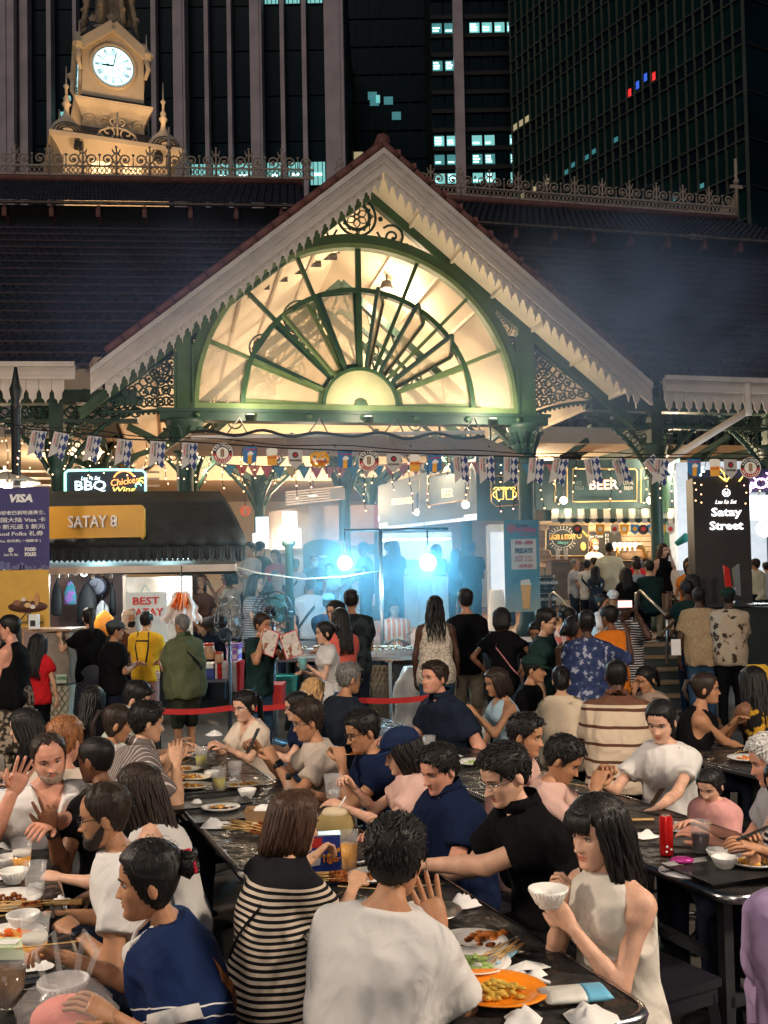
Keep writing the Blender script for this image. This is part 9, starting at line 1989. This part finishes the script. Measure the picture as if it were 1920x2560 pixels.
tray('black tray of bowls and noodles on the right table', 1832, 2178, .22, .16); bowl('white bowl on the right tray', 1812, 2172, .05); bowl('second white bowl behind on the right tray', 1795, 2150, .045); plate('plate of fried noodles on the right tray', 1885, 2165, .1, PW, FRY); t = tissue('heap of tissues behind the right tray', 1790, 2125, .07); tissue('crumpled tissue on the right tray edge', 1845, 2125, .06)
plate('plate of sauce on the table beside the blue blouse', 1180, 1912, .11, PW, GRNV, 1, 8); cup('half pint of beer behind the older man', 1073, 1890, BEERM, .5, .13, .045, glass=True); plate('plate of crab shells beside the tank top woman', 1868, 1902, .12, PW, mat('crab_shell', (.6, .2, .05), .5, var=.3)); cup('tall clear cup at the rear table', 925, 1880, None, .5)
bowl('white bowl held by the woman in ivory top', 0, 0, .058, tuple(at(1372, 2268, PEOPLE['woman in ivory sleeveless top eating from a white bowl']['D']-.15)))
# ---- things held in hands
def held(who, name, label, cat, px, py, dY, rz=0): q = at(px, py, PEOPLE[who]['D']+dY); return thing(name, label, cat, tuple(q), rz, 'things held in hands')
def phone(who, label, px, py, dY, rot, scr=None):
 t = held(who, 'phone', label, 'phone', px, py, dY); t.rotation_euler = rot; m = MB(); m.box((-.037, -.004, -.075), (.037, .004, .075)); m.build('case', BLACK, t); m = MB(); m.box((-.034, -.0052, -.071), (.034, -.004, .071)); m.build('screen', scr or mat('screen_dark', (.02, .025, .04), .1), t)
phone('man in pale grey tee looking at his phone', 'dark phone held by the man in pale grey', 632, 1852, 0, (.5, .2, 1.9)); phone('man photographing with a phone held up', 'lit phone held up to take a photo', 1562, 1510, -.4, (0, PI/2, .1), glow('phone_screen', (.9, .55, .5), 1.0)); phone('woman in striped vest with phone at right edge', 'grey phone held at the right edge', 1880, 2085, -.3, (1.1, .3, 1.2))
phone('woman in black top and khaki trousers on the phone', 'dark phone at the ear of the black topped woman', 1672, 1392, -.12, (.1, 0, 1.2))
w_ = 'man in dark green tee holding up menus'
for k, (px, py, a) in enumerate(((672, 1606, -.35), (728, 1612, .3))):
 t = held(w_, 'menu', f'{"red edged folded menu" if k == 0 else "second menu sheet fanned out"} held up by the man in dark green', 'menu', px, py, -.3, a); t.rotation_euler = (.1, .35 if k == 0 else -.3, a); m = MB(); m.box((-.09, 0, -.13), (.09, .006, .13)); m.build('cover', RTXT, t); m = MB(); m.box((-.083, -.003, -.122), (.083, -.0005, .122)); m.build('page', blotch('menu_page', (.65, .6, .55), (.3, .12, .08), 14, .58), t)
tissue('tissue in the hands of the cream bloused woman', 0, 0, .06, tuple(at(535, 1838, PEOPLE['young woman in cream blouse and glasses wiping her hands']['D']-.3)))
cup('clear plastic cup held by the woman in the cap', 0, 0, None, .3, .11, .045, tuple(at(833, 1995, PEOPLE['woman in navy cap and pink tee holding a clear cup']['D'])))
cup('teal drink carried by the woman in white', 0, 0, mat('teal_drink', (.03, .35, .35), .3), .8, .14, .045, tuple(at(757, 1675, 9.5)))
skewers('single stick in the hand of the woman in navy', 0, 0, 1, .3, .16, .1, False, tuple(at(118, 2375, PEOPLE['woman in navy and white top with brown bag strap']['D']-.1))); skewers('satay stick at the mouth of the man in dark glasses', 0, 0, 1, .2, .2, .1, True, tuple(at(862, 1892, PEOPLE['man with dark glasses biting a satay skewer']['D']-.1)))
t = held('man in woven beige shirt with back turned by the steps', 'paper', 'white sheet held by the man in woven beige', 'paper', 1690, 1618, -.1); m = MB(); m.box((-.06, 0, -.1), (.06, .003, .1)); m.build('sheet', WTXT, t)
for k, (px, py) in enumerate(((632, 2460), (1640, 2430))):
 t = thing('stool', ['empty dark stool behind the white tee man', 'empty dark stool right of the ivory top'][k], 'stool', (*onz(px, py, .45)[:2], 0), .5, 'black stools at the tables'); link('seat', STOOL[0], t); [link('leg', STOOL[1], t, None, a*PI/2) for a in range(4)]; link('foot_ring', STOOL[2], t)
# ---- litter of the meal: loose sticks and paper scraps
rg = random.Random(21); ms = MB(); ms.tube([(-.1, 0, .003), (.1, 0, .003)], .002, 5); MES = ms.mesh('stick', BAM)
spots = [(1.28, -3.0), (1.25, -4.7), (1.2, -6.4), (-.1, -3.9), (-.1, -2.6), (2.76, -3.7), (2.76, -5.4), (4.45, -4.6)]
for k in range(40):
 n_, s_ = spots[k % 8]; q = TN*(n_+rg.uniform(-.26, .26))+TD*(s_+rg.uniform(-.7, .7)); o = link('satay_stick', MES, None, (q[0], q[1], TZ+.004), rg.uniform(0, 3)); tag(o, 'single bare bamboo satay stick lying loose on a table', 'stick', 'loose satay sticks')
for k in range(22):
 n_, s_ = spots[(k*3) % 8]; q = TN*(n_+rg.uniform(-.26, .26))+TD*(s_+rg.uniform(-.75, .75)); tissue('small crumpled paper scrap lying loose on a table', 0, 0, rg.uniform(.018, .032), (q[0], q[1], TZ+.004), k+5)['group'] = 'paper scraps'
# ================================================================== grill smoke
def smoke(name, c, r, dens, col, nscale=1.2, thr=.45, rz=0):
 m, t, b = newmat(name); N = t.nodes; L = t.links; N.remove(b); out = N['Material Output']; v = N.new('ShaderNodeVolumePrincipled'); v.inputs['Color'].default_value = (*col, 1); v.inputs['Anisotropy'].default_value = .15
 tc = N.new('ShaderNodeTexCoord'); ln = N.new('ShaderNodeVectorMath'); ln.operation = 'LENGTH'; L.new(tc.outputs['Object'], ln.inputs[0])
 fa = N.new('ShaderNodeMapRange'); fa.interpolation_type = 'SMOOTHSTEP'; fa.inputs[1].default_value = 1; fa.inputs[2].default_value = .1; L.new(ln.outputs['Value'], fa.inputs[0])
 nz = N.new('ShaderNodeTexNoise'); nz.inputs['Scale'].default_value = nscale; nz.inputs['Detail'].default_value = 3; nz.inputs['Distortion'].default_value = .8; L.new(tc.outputs['Object'], nz.inputs[0])
 mr = N.new('ShaderNodeMapRange'); mr.inputs[1].default_value = thr-.12; mr.inputs[2].default_value = thr+.22; L.new(nz.outputs[0], mr.inputs[0])
 mu = N.new('ShaderNodeMath'); mu.operation = 'MULTIPLY'; L.new(fa.outputs[0], mu.inputs[0]); L.new(mr.outputs[0], mu.inputs[1]); m2 = N.new('ShaderNodeMath'); m2.operation = 'MULTIPLY'; m2.inputs[1].default_value = dens; L.new(mu.outputs[0], m2.inputs[0])
 L.new(m2.outputs[0], v.inputs['Density']); L.new(v.outputs[0], out.inputs['Volume'])
 mb = MB(); mb.ball((0, 0, 0), 1.0, 18, 12); o = mb.build('smoke', m, None, tuple(c)); o.scale = r; o.rotation_euler = (0, rz, 0); tag(o, kind='stuff')
smoke('smoke_grill', at(985, 1430, 13.4), (3.0, 1.3, 1.6), .6, (.4, .78, 1), 1.3, .42)
smoke('smoke_rise', at(1020, 1230, 14.2), (3.3, 1.3, 2.1), .7, (.5, .76, 1), 1.1, .46)
smoke('smoke_roof_right', at(1560, 800, 15.2), (3.2, .9, 2.4), 1.5, (.42, .6, .95), 1.6, .46)
smoke('smoke_roof_left', at(420, 760, 14.4), (3.0, .9, 1.9), .4, (.4, .52, .95), 1.4, .48)
